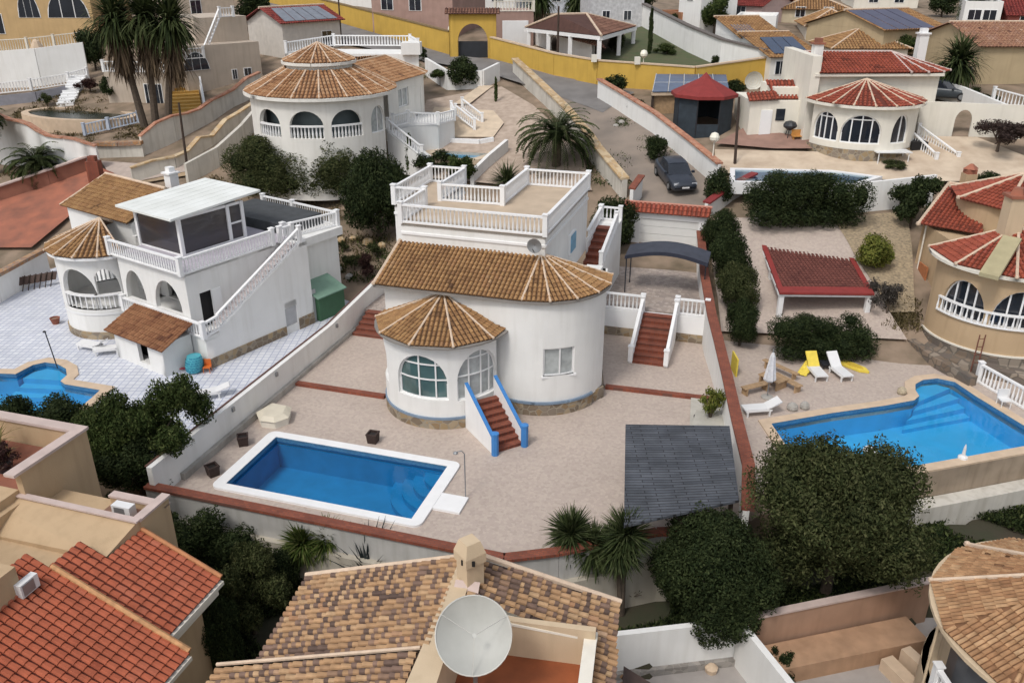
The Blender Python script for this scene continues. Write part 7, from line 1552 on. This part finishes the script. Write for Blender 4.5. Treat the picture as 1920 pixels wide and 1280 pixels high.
# --- top middle
fhouse('pinkish brown house behind the gatehouse at the top edge', (700,62),(850,70), -30, 9, plain('pinkish_brown', (.38,.25,.21), .9, .15, 1, .15, stain=.2), 'hip', TILE_BR, [(.2,.5,1.6,1.5,False),(.55,.5,1.6,1.5,False)])
t, fr, L, z0, z1 = fhouse('brick coloured annex with white garage door beside the pavilion', (925,88),(1000,84), 22, 7, plain('pinkish_brown', (.38,.25,.21)), wins=[(.55,.02,2.8,2.6,False,True)], wmat=WHITE2)
mb = MB(); balus(mb, (.2,0,z1),(L,0,z1), 1.1, sp=.35, r=.08); part('balustrade', mb, CREAM, t)
fhouse('white house with balcony behind the annex at the top edge', (860,30),(965,30), -40, 8, WHITE, 'flat', None, [(.3,.4,1.6,1.6,False),(.7,.4,1.6,1.6,False)])
b0 = G(1000,112); b1 = G(1170,112)
t = thing('pavilion', 'open garden pavilion with brown hipped tile roof and white columns', 'pavilion', FW, G(1085,108)); zt_ = ZC(b1[0], b1[1], 60)
e0, e1 = W(985,52,zt_), W(1128,68,zt_); e2, e3 = W(1192,50,zt_), W(1060,38,zt_)
r0_, r1_ = W(1045,28,zt_+1.5), W(1100,27,zt_+1.5)
mb = MB(); mc = MB()
for i, f in enumerate(([e0,e1,r1_,r0_],[e1,e2,r1_],[e2,e3,r0_,r1_],[e3,e0,r0_])): tiles(mb, f, None, .34, .5, seed=i+200)
for a, b in ((e0,r0_),(e1,r1_),(e2,r1_),(r0_,r1_)): rib(mc, (b[0],b[1],b[2]+.06) if b in (r0_,r1_) else b, (a[0],a[1],a[2]+.06), .12, False)
rf = part('roof', mb, TILE_BR, t); part('ridge_cap', mc, MORT, rf)
for a, b in ((e0,e1),(e1,e2)): mb = MB(); mb.beam((a[0],a[1]+.3,a[2]-.4),(b[0],b[1]+.3,b[2]-.4),.35,.35); part('beam', mb, WHITE2, t)
for a, b, f in ((e0,e1,.05),(e0,e1,.33),(e0,e1,.62),(e0,e1,.98),(e1,e2,.5),(e1,e2,.95)):
    x, y = a[0]+(b[0]-a[0])*f, a[1]+(b[1]-a[1])*f+.3; mb = MB(); mb.box(x-.2,x+.2,y-.2,y+.2,TT(x,y)-.3,zt_-.35); part('column', mb, WHITE2, t)
mb = MB(); wall(mb, lin((e0[0]+1,e0[1]+4),(e1[0]-.5,e1[1]+4)), b0[2]-.5, zt_-.2, [dict(s=4.5,w=1.8,zb=b0[2]+.4,h=1.6,spring=.4)], .3, .6, inner=True); part('back_wall', mb, WHITE, t)
drape('lawn', ([(1110,118),(1180,135),(1300,150),(1400,152)], [(1180,60),(1225,45),(1290,85),(1400,135)]), plain('dry_lawn', (.055,.075,.03), .97, .4, 1, .5, 10, col2=(.10,.095,.05)), .15)
gwall('garden_wall', 'long white wall with dark coping running down from the white houses to the yellow wall', [(1205,52),(1240,72),(1290,100),(1350,128),(1430,150)], 2.6, .3, WHITE, plain('dark_coping', (.14,.12,.11), .8), .15, .6)
for lab, pl, pr, pyt, dp, m_, rf, rm, wn in (
 ('small white house with mottled wall left of the cypress at the top edge', (1105,58),(1205,52), 8, 6, plain('mottled_white', (.55,.55,.56), .9, .25, 3, .2), 'flat', None, [(.3,.4,.9,1,False),(.7,.4,.9,1,False)]),
 ('white tower house between the cypress and the leafy tree', (1270,52),(1310,64), -40, 5, WHITE, 'flat', None, [(.5,.6,1.2,1.4,False)]),
 ('pale blue white house at the top edge behind the dark palms', (960,22),(1100,25), -30, 7, plain('bluish_stucco', (.5,.53,.58), .9, .1), 'flat', None, [(.2,.4,1.2,1.4,False),(.6,.4,1.2,1.4,False)]),
 ('pink house with a red roof at the top right of the middle', (1350,42),(1425,48), 10, 8, plain('pale_pink', (.60,.45,.42), .9, .1), 'gable', TILE_DR, [(.5,.4,1.2,1.2,False)]),
 ('white modern house with flat overhanging roof and small dark windows', (1375,80),(1450,82), 42, 7, WHITE, 'flat', None, [(.35,.5,1.0,1.0,False),(.75,.5,1.0,1.0,False)]),
 ('white house with ochre roof and angled solar panels left of the round dish', (1385,125),(1462,118), 72, 6, WHITE, 'mono', TILE_O, [(.2,.3,.8,1.6,False),(.5,.3,.8,1.6,False),(.8,.3,.8,1.6,False)]),
 ('white house front with rooftop solar panels just behind the red roofed villa', (1440,160),(1530,150), 108, 7, plain('warm_white_stucco', (.7,.7,.7)), 'mono', TILE_O, [(.2,.4,.9,1.1,False)]),
 ('low ochre roofed house directly behind the long red roof', (1560,112),(1700,108), 92, 7, CREAM, 'hip', TILE_O, []),
 ('ochre roofed house behind the white dish at the upper right', (1510,72),(1610,72), 50, 8, CREAM, 'hip', TILE_O, [(.5,.3,1,1,False)]),
 ('wide pale house at the top edge right of the leafy dark tree', (1460,40),(1590,42), 18, 8, plain('pale_yellow', (.55,.47,.33), .9, .1), 'hip', TILE_O, [(.3,.4,1.1,1.1,False),(.7,.4,1.1,1.1,False)]),
 ('tan gable house with a big dark solar roof at the upper right', (1650,108),(1765,90), 58, 11, plain('sand_stucco', (.47,.37,.23), .9, .1, .7, .15, stain=.2), 'gable', TILE_O, [(.75,.3,.9,1.0,False),(.9,.3,.7,1.2,False)]),
 ('long tan house wall with clay roof at the right edge', (1825,158),(1990,150), 88, 12, plain('sand_stucco', (.47,.37,.23)), 'gable', TILE_P, []),
 ('white terraced house with stairs at the top right', (1800,58),(1870,60), 15, 7, WHITE, 'flat', None, [(.3,.5,1.3,1,False),(.7,.5,1.3,1,False)]),
 ('red walled house at the top right corner', (1885,62),(1990,64), 30, 8, plain('dull_red_wall', (.34,.10,.08), .9, .15), 'gable', TILE_DR, [(.3,.4,1,1,False)]),
 ('small brick coloured house between the lawn wall and leafy tree', (1240,42),(1275,55), 30, 4, plain('orange_brick', (.36,.17,.09), .9, .15), 'flat', None, [(.5,.4,.8,.9,False)]),
 ('cream house with ochre hip roof at the very top centre right', (1600,14),(1720,14), -10, 9, CREAM, 'hip', TILE_O, [(.3,.4,1.2,1.2,False),(.7,.4,1.2,1.2,False)]),
 ('white house with dark windows at the very top left of centre', (560,-2),(700,14), -45, 9, WHITE, 'gable', TILE_O, [(.3,.3,1.4,1.4,False),(.7,.3,1.4,1.4,False)]),
):
    res = fhouse(lab, pl, pr, pyt, dp, m_, rf, rm, wn, par=(rf == 'flat'), ridge='along')
    t, fr, L, z0, z1 = res
    if 'angled solar' in lab: solar(t, [(.1,-.2,z1+.12),(L*.45,-.2,z1+.12),(L*.55,3.5,z1+1.05),(.3,3.5,z1+1.05)], 2)
    if 'rooftop solar' in lab: solar(t, [(.4,.3,z1+.3),(L-.8,.3,z1+.3),(L-.3,5,z1+1.35),(1.0,5,z1+1.35)], 3, plain('dark_solar_cell', (.03,.05,.10), .25, .2, 1, 0))
    if 'dark solar roof' in lab: solar(t, [(-.3,-.4,z1+.12),(L*.8,-.4,z1+.12),(L*.8,5.2,z1+1.68),(-.3,5.2,z1+1.68)], 4, plain('dull_solar_cell', (.07,.07,.12), .35, .2, 1, 0))
bline('balustrade_fence', 'white balustrade terrace at the right edge above the long white wall', [(1858,200),(1935,222)], 1.1, .4)
# ---------------- cars
def car(label, fr, z, L=4.5, wd=1.85, h=1.5, paint=None, glass=None, name='parked_car', sub=True):
    t = thing(name, label, 'car', fr, (0,0,z)); paint = paint or DARK
    # stations along v (front is -v): (v, half width, underside, shoulder height)
    st = [(-.5,.72,.34,.55),(-.485,.84,.24,.66),(-.44,.93,.2,.76),(-.30,.97,.19,.86),(-.16,.98,.18,.93),(.05,.99,.18,.95),(.25,.99,.19,.98),(.40,.97,.2,1.0),(.47,.9,.26,.98),(.5,.78,.36,.8)]
    mb = MB(); k = h/1.5; hw = wd/2
    for v, w_, zl, zs in st:
        x = hw*w_; v_ = v*L; mb.v += [(-x*.9,v_,z+zl*k),(-x,v_,z+(zl+.12)*k),(-x*1.0,v_,z+(zs-.16)*k),(-x*.93,v_,z+zs*k),(-x*.5,v_,z+(zs+.035)*k),(x*.5,v_,z+(zs+.035)*k),(x*.93,v_,z+zs*k),(x,v_,z+(zs-.16)*k),(x,v_,z+(zl+.12)*k),(x*.9,v_,z+zl*k)]
    for i in range(len(st)-1):
        for j in range(10): mb.f.append((i*10+j,(i+1)*10+j,(i+1)*10+(j+1)%10,i*10+(j+1)%10)); mb.c.append(.5)
    mb.f.append(tuple(range(10))); mb.f.append(tuple((len(st)-1)*10+j for j in range(10))[::-1]); mb.c += [.5,.5]
    part('body', mb, paint, t, smooth=True)
    g_ = [(-.22,.86,.93,0),(-.06,.74,1.44,0),(.05,.73,1.5,0),(.25,.71,1.47,0),(.42,.78,1.1,0),(.46,.8,1.0,0)]
    mb = MB()
    for v, w_, zt2, _ in g_:
        x = hw*w_; x0 = hw*.9; mb.v += [(-x0,v*L,z+.92*k),(-x,v*L,z+zt2*k),(x,v*L,z+zt2*k),(x0,v*L,z+.92*k)]
    for i in range(len(g_)-1):
        for j in range(3): mb.f.append((i*4+j,(i+1)*4+j,(i+1)*4+j+1,i*4+j+1)); mb.c.append(.5)
    part('windows', mb, glass or GLASSD, t)
    mb = MB(); rr = [(-.05,.71,1.455),(.05,.71,1.515),(.25,.69,1.485),(.33,.69,1.33)]
    for v, w_, zz in rr: x = hw*w_; mb.v += [(-x,v*L,z+zz*k),(-x*.5,v*L,z+(zz+.02)*k),(x*.5,v*L,z+(zz+.02)*k),(x,v*L,z+zz*k)]
    for i in range(len(rr)-1):
        for j in range(3): mb.f.append((i*4+j,(i+1)*4+j,(i+1)*4+j+1,i*4+j+1)); mb.c.append(.5)
    part('roof_panel', mb, paint, t, smooth=True)
    for sx2 in (-1,1):
        for v in (-.32,.31):
            mb = MB(); x = sx2*hw*.9; mb.tube([(x-.11,v*L,z+.33),(x+.11,v*L,z+.33)], .33, 16); wh = part('wheel', mb, plain('tyre', (.015,.015,.016), .9, .2), t); mb = MB(); xo = x+sx2*.115; mb.tube([(xo-.01,v*L,z+.33),(xo+.01,v*L,z+.33)], .2, 12); part('rim', mb, GREYM, wh)
        mb = MB(); x = sx2*hw*.66; mb.add([(x-.2,-.487*L,z+.62*k),(x+.2,-.478*L,z+.62*k),(x+.2,-.462*L,z+.76*k),(x-.2,-.474*L,z+.76*k)],[(0,1,2,3)]); part('headlight', mb, plain('headlight_glass', (.45,.47,.5), .15, .1, 3, 0), t)
        mb = MB(); x = sx2*(hw*.95); mb.box(min(x,x+sx2*.2),max(x,x+sx2*.2),-.17*L,-.13*L,z+.93*k,z+1.07*k); part('mirror', mb, paint, t)
    mb = MB(); mb.box(-hw*.4,hw*.4,-.503*L,-.48*L,z+.38*k,z+.56*k); part('grille', mb, BLACKH, t)
    mb = MB(); mb.box(-.26,.26,-.508*L,-.503*L,z+.42*k,z+.52*k); part('number_plate', mb, WHITE2, t); return t
cb = G(1264,345); fr = Fr(-9, cb[0], cb[1]); slope = 0
cr = car('dark blue grey car parked on the dusty road behind the garage', fr, TT(cb[0],cb[1])+.12, 4.75, 2.0, 1.58, plain('dark_blue_paint', (.03,.036,.05), .3, .15, 2, 0, spec=.7))
cr.rotation_euler = (R(7.5), 0, cr.rotation_euler[2])
cb = G(1768,188); car('dark car seen behind the large fan palm near the arched gate', Fr(-60, cb[0], cb[1]), cb[2]+.1, 4.3, 1.8, 1.5, plain('grey_blue_paint', (.05,.06,.07), .35))
# ================================================================ plants
def veg(kind, lab, px, pyb, wpx, hpx, mat=L_DARK, shape='loose', n=4000, size=.09, seed=1, trunk=.0, z=None, name=None, cat=None, depth=1., group=None):
    """plant whose foot is at a photo point; crown width and height in photo pixels there"""
    b = G(px, pyb) if z is None else W(px, pyb, z); k = MPP(*b); sx = wpx*k/2*.92; H_ = hpx*k*1.02; nm = name or ('tree' if trunk else 'bush')
    lo = H_*trunk; sz = (H_-lo)/2*.95; ch = lo+(H_-lo)/2
    return tree(nm, lab, cat or ('tree' if trunk else 'bush'), b, ch, sx*(1.12 if shape == 'round' else 1), sx*depth*(1.0 if shape != 'mass' else .7), sz*(1.08 if shape == 'round' else 1), shape, n, size, mat, seed, 0 if shape == 'mass' or depth != 1 else seed*1.3, True, group)
# near garden, below the pools
veg('t', 'big spreading dark olive tree between the grey shelter and the bright pool', 1546, 1118, 345, 352, L_OLIVE, 'full', 100000, .022, 3, .06, z=-2.35)
veg('t', 'large dense round dark green tree in front of the grey shelter', 1332, 1172, 232, 245, L_DARK, 'round', 60000, .028, 2, .04, z=-2.35)
veg('t', 'dark tree rising beside the mottled tile roof and the two light yuccas', 478, 1185, 128, 200, L_OLIVE, 'loose', 30000, .04, 5, .12, z=-2.35)
veg('b', 'wide dark bush mass under the front wall of the blue pool', 372, 1085, 215, 170, L_DARK, 'mass', 40000, .032, 4, z=-2.35)
veg('b', 'upright dark bush beside the orange tiled roof of the near left house', 418, 1260, 105, 175, L_DARK, 'round', 30000, .036, 6, z=-2.35)
veg('b', 'small dark shrub in the gap between the tan house and the white wall', 205, 965, 60, 55, L_DARK, 'loose', 2500, .1, 8, z=-2.3)
veg('t', 'green leafy tree on the lilac patio side of the long white wall, taller one', 306, 880, 165, 205, L_MID, 'loose', 32000, .038, 17, .03, z=-.3)
veg('t', 'green leafy tree behind the tan roof terrace corner, lower one', 218, 900, 150, 170, L_MID, 'round', 26000, .038, 9, .03, z=-.3)
veg('b', 'dark bush filling the corner before the white wall end', 265, 915, 150, 120, L_DARK, 'round', 20000, .04, 3, z=-.4)
veg('b', 'dark hedge bush in front of the free form pool, the left one', 45, 838, 105, 110, L_DARK, 'round', 14000, .05, 11, z=-.3)
veg('b', 'dark hedge bush in front of the free form pool, the right one', 128, 838, 115, 105, L_DARK, 'round', 14000, .05, 12, z=-.3)
b_ = W(592,1090,-2.3); k = MPP(*b_); yucca_tree('twin headed light green yucca before the pool wall', b_, [(-.35,0,1.8),(.55,.15,1.9)], .95, 3)
b_ = W(1096,1130,-2.3); yucca_tree('dark green yucca with two heads before the slate shelter, the left one', b_, [(-.6,.1,3.1),(.25,-.1,2.6)], 1.12, 13, L_PALM)
b_ = W(1165,1150,-2.3); yucca_tree('slender yucca with a clear pale trunk, right of the two headed one', b_, [(-.25,0,3.0),(.0,.1,3.5)], 1.12, 23, L_PALM)
b_ = W(692,1102,-2.3); t = thing('agave', 'grey blue spiky agave against the front wall', 'agave', FW, b_); mb = MB(); mb.tube([b_,(b_[0],b_[1],b_[2]+.6)],.16,7); part('stem', mb, BARK, t); leafobj('leaves', head_mesh('leaves', L_BLUE, 110, 2.1, .08, 30, 88, .04, 4, 3, 0, .12), t, (0,0,.65))
for i, (px, py, s_) in enumerate(((1010,1062,.8),(1050,1075,.9),(1095,1062,.7),(1180,1100,.6))):
    b_ = W(px, py+25, -2.3); t = thing('dry_shrub', ['sprawling grey branched shrub near the pool wall corner','low pale branched shrub under the left dark yucca','leafless twiggy shrub right of the left dark yucca','small twiggy plant beside the slender yucca trunk'][i], 'shrub', FW, b_); mb = MB(); g = random.Random(i)
    for k in range(16): a, e = g.uniform(0,6.28), g.uniform(.2,1.0); q = (b_[0]+math.cos(a)*s_*e, b_[1]+math.sin(a)*s_*e, b_[2]+s_*g.uniform(.6,1.4)); m_ = (b_[0]+(q[0]-b_[0])*.4+g.uniform(-.1,.1), b_[1]+(q[1]-b_[1])*.4, b_[2]+(q[2]-b_[2])*.5); mb.tube([b_, m_, q], [.03,.02,.008], 4, False)
    part('branches', mb, BARK, t); leafobj('foliage', crown('loose', 900, .1, L_OLIVE, 30+i), t, (0,0,s_*.9), 0, (s_*.9,s_*.7,s_*.5))
# ground cover below
def scatter(name, region, n, size, mat, seed, zf, label=None):
    g = np.random.default_rng(seed); pts = []
    x0, x1, y0, y1 = region
    while len(pts) < n:
        x, y = g.uniform(x0, x1), g.uniform(y0, y1); z = TT(x, y)
        if -2.5 < z < -2.2 and (x < 2.4 or y > 22.5+(x-3.2)*.156+max(0,x-8)*.107) and math.sin(x*1.1+1.3*math.sin(y*.9))+math.sin(y*1.4+x*.4) > -.7: pts.append((x, y, z-.05))
    P = np.array(pts); d = g.normal(size=(n,3)); d[:,2] = abs(d[:,2])+.3; d /= np.linalg.norm(d, axis=1)[:,None]
    t = np.cross(d, g.normal(size=(n,3))); t /= np.linalg.norm(t, axis=1)[:,None]; s_ = size*g.uniform(.5,1.4,n)[:,None]; P[:,2] += g.uniform(0,.28,n)
    V = np.stack([P-t*s_*.3, P+d*s_, P+t*s_*.3+d*s_*.3, P-d*s_*.2], 1).reshape(-1,3)
    o = bpy.data.objects.new(name, npmesh(name, V, np.arange(n*4).reshape(n,4), g.random(n), mat)); sc.collection.objects.link(o); o['kind'] = 'stuff'
    if label: o['label'] = label
scatter('undergrowth', (-14,26,21,33), 110000, .12, L_DARK, 5, None, 'dark green ground cover of the lower garden')
scatter('weeds', (0,26,23,34), 9000, .16, L_MID, 6, None, 'scattered lighter weeds in the lower garden')
# right neighbour
veg('b', 'low wide dark bush between the pergola and the loungers', 1540, 670, 180, 92, L_DARK, 'mass', 34000, .03, 5, z=0.)
for i, (px, py, w_, h_) in enumerate(((1348,482,84,96),(1364,532,88,100),(1380,588,86,100),(1386,648,72,96))):
    veg('b', ['dark hedge bush along the red coped wall, nearest the garage','dark hedge bush along the red coped wall, second from the garage','dark hedge bush along the red coped wall, third from the garage','narrow hedge bush at the near end of the row along the red coped wall'][i], px, py, w_, h_, L_DARK if i != 2 else L_OLIVE, 'round', 18000, .04, 20+i, group='hedge bushes along the red coped wall')
veg('b', 'very wide dark bush in front of the covered pool strip', 1503, 424, 205, 112, L_DARK, 'mass', 34000, .03, 6)
veg('b', 'dark green bush left of the tan villa roof', 1706, 425, 95, 100, L_DARK, 'loose', 8000, .065, 7)
veg('b', 'rounded yellow green bush on the gravel behind the pergola', 1638, 505, 78, 68, L_YEL, 'round', 6000, .07, 8)
veg('b', 'loose grey bare looking bush between pergola and tan villa', 1662, 590, 75, 85, leafmat('grey_twigs', [(.05,.045,.04),(.09,.08,.07),(.15,.13,.11)]), 'loose', 2500, .06, 9)
veg('b', 'reddish brown bare shrub on the sand at the right edge', 1868, 290, 105, 80, leafmat('red_brown_twigs', [(.03,.02,.018),(.06,.04,.035),(.10,.07,.06)]), 'flat', 4000, .07, 10)
veg('b', 'dark bush beside the parked dark blue grey car', 1345, 382, 62, 70, L_DARK, 'round', 4000, .07, 11)
veg('b', 'dark hedge block between the terrace house and the garage', 1150, 470, 88, 105, L_DARK, 'round', 7000, .06, 12)
veg('b', 'round dark bush on the road in front of the parked car', 1229, 303, 50, 50, L_DARK, 'round', 3500, .08, 13)
date_palm('broad date palm with arching fronds between the garden wall and terrace', G(1043,312), 2.3, 4.1, 2, 84)
date_palm('date palm with arching fronds in front of the white wall at the left edge', G(75,336), 1.3, 3.1, 5, 60)
b_ = G(-15,330); date_palm('palm cut by the left picture edge beside the white wall', b_, 4.8, 2.6, 9, 36)
# around the round villa
veg('t', 'broad dark leaved tree in front of the round villa verandas', 558, 388, 215, 145, L_OLIVE, 'mass', 40000, .03, 14, .12, depth=.6)
veg('t', 'tall dark bush mass left of the terrace balustrade', 712, 442, 135, 165, L_DARK, 'round', 26000, .036, 15)
veg('t', 'pointed green conifer beside the round villa stairs', 768, 330, 38, 75, L_MID, 'column', 4000, .1, 16)
veg('b', 'green bush before the kidney shaped pool, the left one', 812, 330, 62, 52, L_DARK, 'loose', 3500, .09, 17)
veg('b', 'green bush before the kidney shaped pool, the right one', 868, 342, 68, 58, L_MID, 'loose', 3500, .09, 18)
b_ = G(950,345); t = thing('spiky_plant', 'dark spiky low palm behind the terrace house balustrade', 'plant', FW, b_); leafobj('leaves', head_mesh('leaves', L_PALM, 200, 1.7, .05, 0, 80, .16, 7, 3, .2, .25), t)
veg('b', 'rounded dark green bush near the yellow gatehouse', 868, 165, 62, 58, L_DARK, 'round', 4000, .08, 19)
veg('b', 'lighter green hedge left of the rounded bush by the gatehouse', 826, 158, 50, 36, L_MID, 'flat', 2500, .1, 20)
veg('b', 'small upright plant in a pot on the gravel garden', 930, 190, 18, 42, L_MID, 'column', 700, .16, 21, name='potted_plant', cat='plant')
veg('b', 'small bush at the corner of the roof terrace block behind the round villa', 793, 115, 18, 26, L_DARK, 'round', 900, .14, 22)
for i, (px, py, w_, h_, m_) in enumerate(((690,520,44,50,L_RED),(665,505,40,34,L_OLIVE),(706,480,36,32,L_OLIVE),(645,470,26,22,L_OLIVE))):
    veg('b', ['purple brown shrub between the two white villas','grey green shrub left of the purple brown one','small olive shrub near the left corner of the terrace house','tiny olive shrub on the stony slope behind the green shed'][i], px, py, w_, h_, m_, 'loose', 1500, .09, 40+i)
# top left
tops = ((215,40,272,238),(272,35,292,236),(320,45,314,238))
for i, (tx, ty, bx, by) in enumerate(tops):
    b_ = G(bx, by); z = ZC(b_[0], b_[1], ty); x1 = (tx-960)/F*(b_[1]*_c+(CAMH-z)*_s); fan_palm(['tall fan palm with thick dry skirt, leftmost of the three beside the yellow stairs','tall fan palm with thick dry skirt, the middle of the three beside the yellow stairs','tall fan palm with thick dry skirt, nearest to the yellow stairs'][i], b_, (x1, b_[1], z), 3.4, 50+i, group='three tall fan palms', long=1)
veg('t', 'dark tree left of the tall fan palms below the ochre house', 180, 130, 55, 75, L_DARK, 'round', 4000, .08, 54)
veg('b', 'dark reddish bush on the slope below the dark tree', 170, 172, 50, 28, L_RED, 'loose', 1500, .12, 55)
veg('b', 'dark green bush on the slope beside the tall fan palms', 210, 190, 42, 52, L_DARK, 'loose', 2500, .1, 56)
veg('b', 'low bush by the steps above the round dark pond', 88, 198, 34, 24, L_OLIVE, 'loose', 900, .12, 57)
veg('t', 'dark tree at the top edge beside the solar tube house', 478, 42, 66, 60, L_DARK, 'round', 4000, .08, 58)
veg('b', 'dark shrub at the wall of the house with solar tubes', 530, 92, 24, 46, L_DARK, 'column', 1200, .14, 59)
# top right and middle
b_ = G(1785,180); fan_palm('large fan palm with drooping leaves right of the red roofed villa', b_, (b_[0], b_[1], ZC(b_[0],b_[1],122)), 2.9, 60, skirt=False)
for i, (px, py, pt) in enumerate(((1012,38,0),(1082,38,2))):
    b_ = G(px, py); fan_palm(['dark fan palm behind the pavilion roof, the left one','dark fan palm behind the pavilion roof, the right one'][i], b_, (b_[0], b_[1], ZC(b_[0],b_[1],pt)), 3.0, 61+i)
b_ = G(1820,48); fan_palm('tall palm among the houses at the top right', b_, (b_[0], b_[1], ZC(b_[0],b_[1],12)), 3.0, 66)
veg('t', 'slim dark cypress beside the pavilion lawn', 1217, 104, 24, 80, L_DARK, 'column', 3500, .12, 63, name='cypress')
veg('t', 'narrow cypress left of the white houses at the top edge', 1166, 42, 18, 44, L_DARK, 'column', 1500, .14, 64, name='cypress')
veg('t', 'leafy green tree in front of the white modern house', 1338, 66, 70, 78, L_MID, 'loose', 6000, .08, 65)
TREES = [('dark tree at the top edge behind the small white house',1218,28,58,44,L_DARK),('dark tree at the top edge above the white modern house',1440,36,70,44,L_DARK),('round green tree between the ochre roofs and the tan gable house',1692,103,52,36,L_MID),
 ('dark bush behind the long white wall at the right',1826,196,42,36,L_DARK),('dark tree at the top edge near the tall palm',1765,30,60,40,L_DARK),('bush at the end of the yellow wall before the solar shelter',1152,182,48,42,L_DARK),('bush along the salmon topped wall behind the solar shelter',1185,215,40,36,L_DARK),
 ('dark bush beside the solar shelter and the round white dish',1378,175,40,26,L_DARK),('small bush at the foot of the long wall with dark coping',1345,125,30,22,L_DARK),('small bush right of it at the foot of the long wall with dark coping',1385,135,26,18,L_DARK),
 ('dark bush beside the chimney of the white solar house',1480,128,26,24,L_DARK),('dark green shrub on the lawn behind the pavilion column',1155,100,40,40,L_DARK),('green shrub patch on the lawn right of the cypress',1250,105,44,26,L_MID),
 ('bush in front of the white house at the top right of the pond wall',1470,20,40,26,L_DARK),('dark bush between the orange brick house and the tower house',1262,52,30,26,L_DARK),('low bush on the sand garden before the arched gate wall',1680,318,50,18,L_OLIVE),('small bush behind the tan villa chimney',1850,350,46,30,L_DARK),('low bush on the slope below the balustrade at the right edge',1862,196,22,18,L_OLIVE),('tree at the top edge behind the pinkish brown house',760,8,60,40,L_DARK)]
for i, (lab, px, py, w_, h_, m_) in enumerate(TREES): veg('b', lab, px, py, w_, h_, m_, 'round' if i % 3 else 'loose', 2600, .09, 70+i, name='bush' if 'tree' not in lab.split(' at ')[0] and 'tree' not in lab.split(' between ')[0] else 'tree', cat=None)
# rocks on the slope between the villas
for i, (px, py, s_) in enumerate(((640,452,.35),(662,448,.3),(690,455,.4),(716,462,.35),(742,470,.3),(655,520,.3),(636,505,.25),(1165,232,.4),(1155,238,.3))):
    b_ = G(px, py); mb = MB(); g = random.Random(i); mb.lathe(b_[0],b_[1],[(s_*g.uniform(.8,1.1),b_[2]-.1),(s_*g.uniform(.7,1),b_[2]+s_*.4),(s_*.4,b_[2]+s_*.75),(.05,b_[2]+s_*.8)],6)
    solo('rock', mb, OCH if i < 5 else GREYC, ('orange slope rock behind the terrace house corner, number %s from the left' % ['one','two','three','four','five'][i]) if i < 5 else ['pale rock left of the purple brown shrub','small rock left of the pale rock by the green shed','grey rock at the foot of the salmon topped wall','small grey rock beside the larger one on the road edge'][i-5], 'rock', FW, b_)

def tufts(name, rects, n, size, mat, seed, label):
    g = np.random.default_rng(seed); P = []
    while len(P) < n:
        x0, y0, x1, y1 = rects[g.integers(len(rects))]; cx, cy = g.uniform(x0, x1), g.uniform(y0, y1); b = G(cx, cy)
        for _ in range(int(g.integers(8, 40))):
            x, y = b[0]+g.normal()*.22, b[1]+g.normal()*.22; P.append((x, y, TT(x, y)-.02+abs(g.normal())*.06))
    P = np.array(P[:n]); d = g.normal(size=(n,3)); d[:,2] = abs(d[:,2])+.4; d /= np.linalg.norm(d, axis=1)[:,None]
    t = np.cross(d, g.normal(size=(n,3))); t /= np.linalg.norm(t, axis=1)[:,None]; s_ = size*g.uniform(.5,1.4,n)[:,None]
    V = np.stack([P-t*s_*.2, P+d*s_, P+t*s_*.2+d*s_*.3, P-d*s_*.1], 1).reshape(-1,3)
    o = bpy.data.objects.new(name, npmesh(name, V, np.arange(n*4).reshape(n,4), g.random(n), mat)); sc.collection.objects.link(o); o['kind'] = 'stuff'; o['label'] = label
tufts('dry_grass', [(620,440,735,530),(20,205,180,225),(60,170,200,215),(215,235,330,262),(480,250,520,330),(400,330,560,400),(1660,560,1720,620),(560,330,700,420),(0,250,180,300),(0,300,160,330)], 16000, .2, leafmat('dry_grass', [(.06,.05,.02),(.14,.11,.05),(.24,.19,.10)]), 9, 'dry grass tufts on the open soil between the villas')
tufts('weeds', [(620,440,735,530),(1155,225,1175,240),(1100,290,1180,350),(1200,260,1260,300),(650,120,800,150)], 7000, .18, L_MID, 10, 'green weeds along the road walls and slopes')

veg('b', 'dark shrub between the twin yucca and the dark tree under the pool wall', 530, 1112, 90, 105, L_DARK, 'round', 12000, .05, 91, z=-2.3)
veg('b', 'low olive shrub right of the agave at the foot of the pool wall', 765, 1105, 85, 60, L_OLIVE, 'loose', 7000, .06, 92, z=-2.3)
veg('b', 'low dark shrub left of the two headed dark yucca', 1010, 1110, 110, 62, L_OLIVE, 'loose', 7000, .06, 93, z=-2.3)
# ---------------------------------------------------------------- groups of repeats
GR = dict(sun_lounger='white sun loungers on the pool terraces', street_lamp='globe street lamps', utility_pole='dark utility poles', rock='rocks on the slopes and road edge', step_edging='red brick step edgings of the pool patio', wall_pillar='cream pillars on the yellow wall', bench='pale wooden benches round the parasol', garden_stone='loose garden stones', air_conditioner='air conditioning units of the tan house', dry_shrub='twiggy shrubs under the dark yuccas', parked_car='parked cars')
for o in list(sc.collection.objects):
    if o.parent is None and o.get('category') and not o.get('group'):
        k = o.name.split('.')[0]
        if k in GR: o['group'] = GR[k]
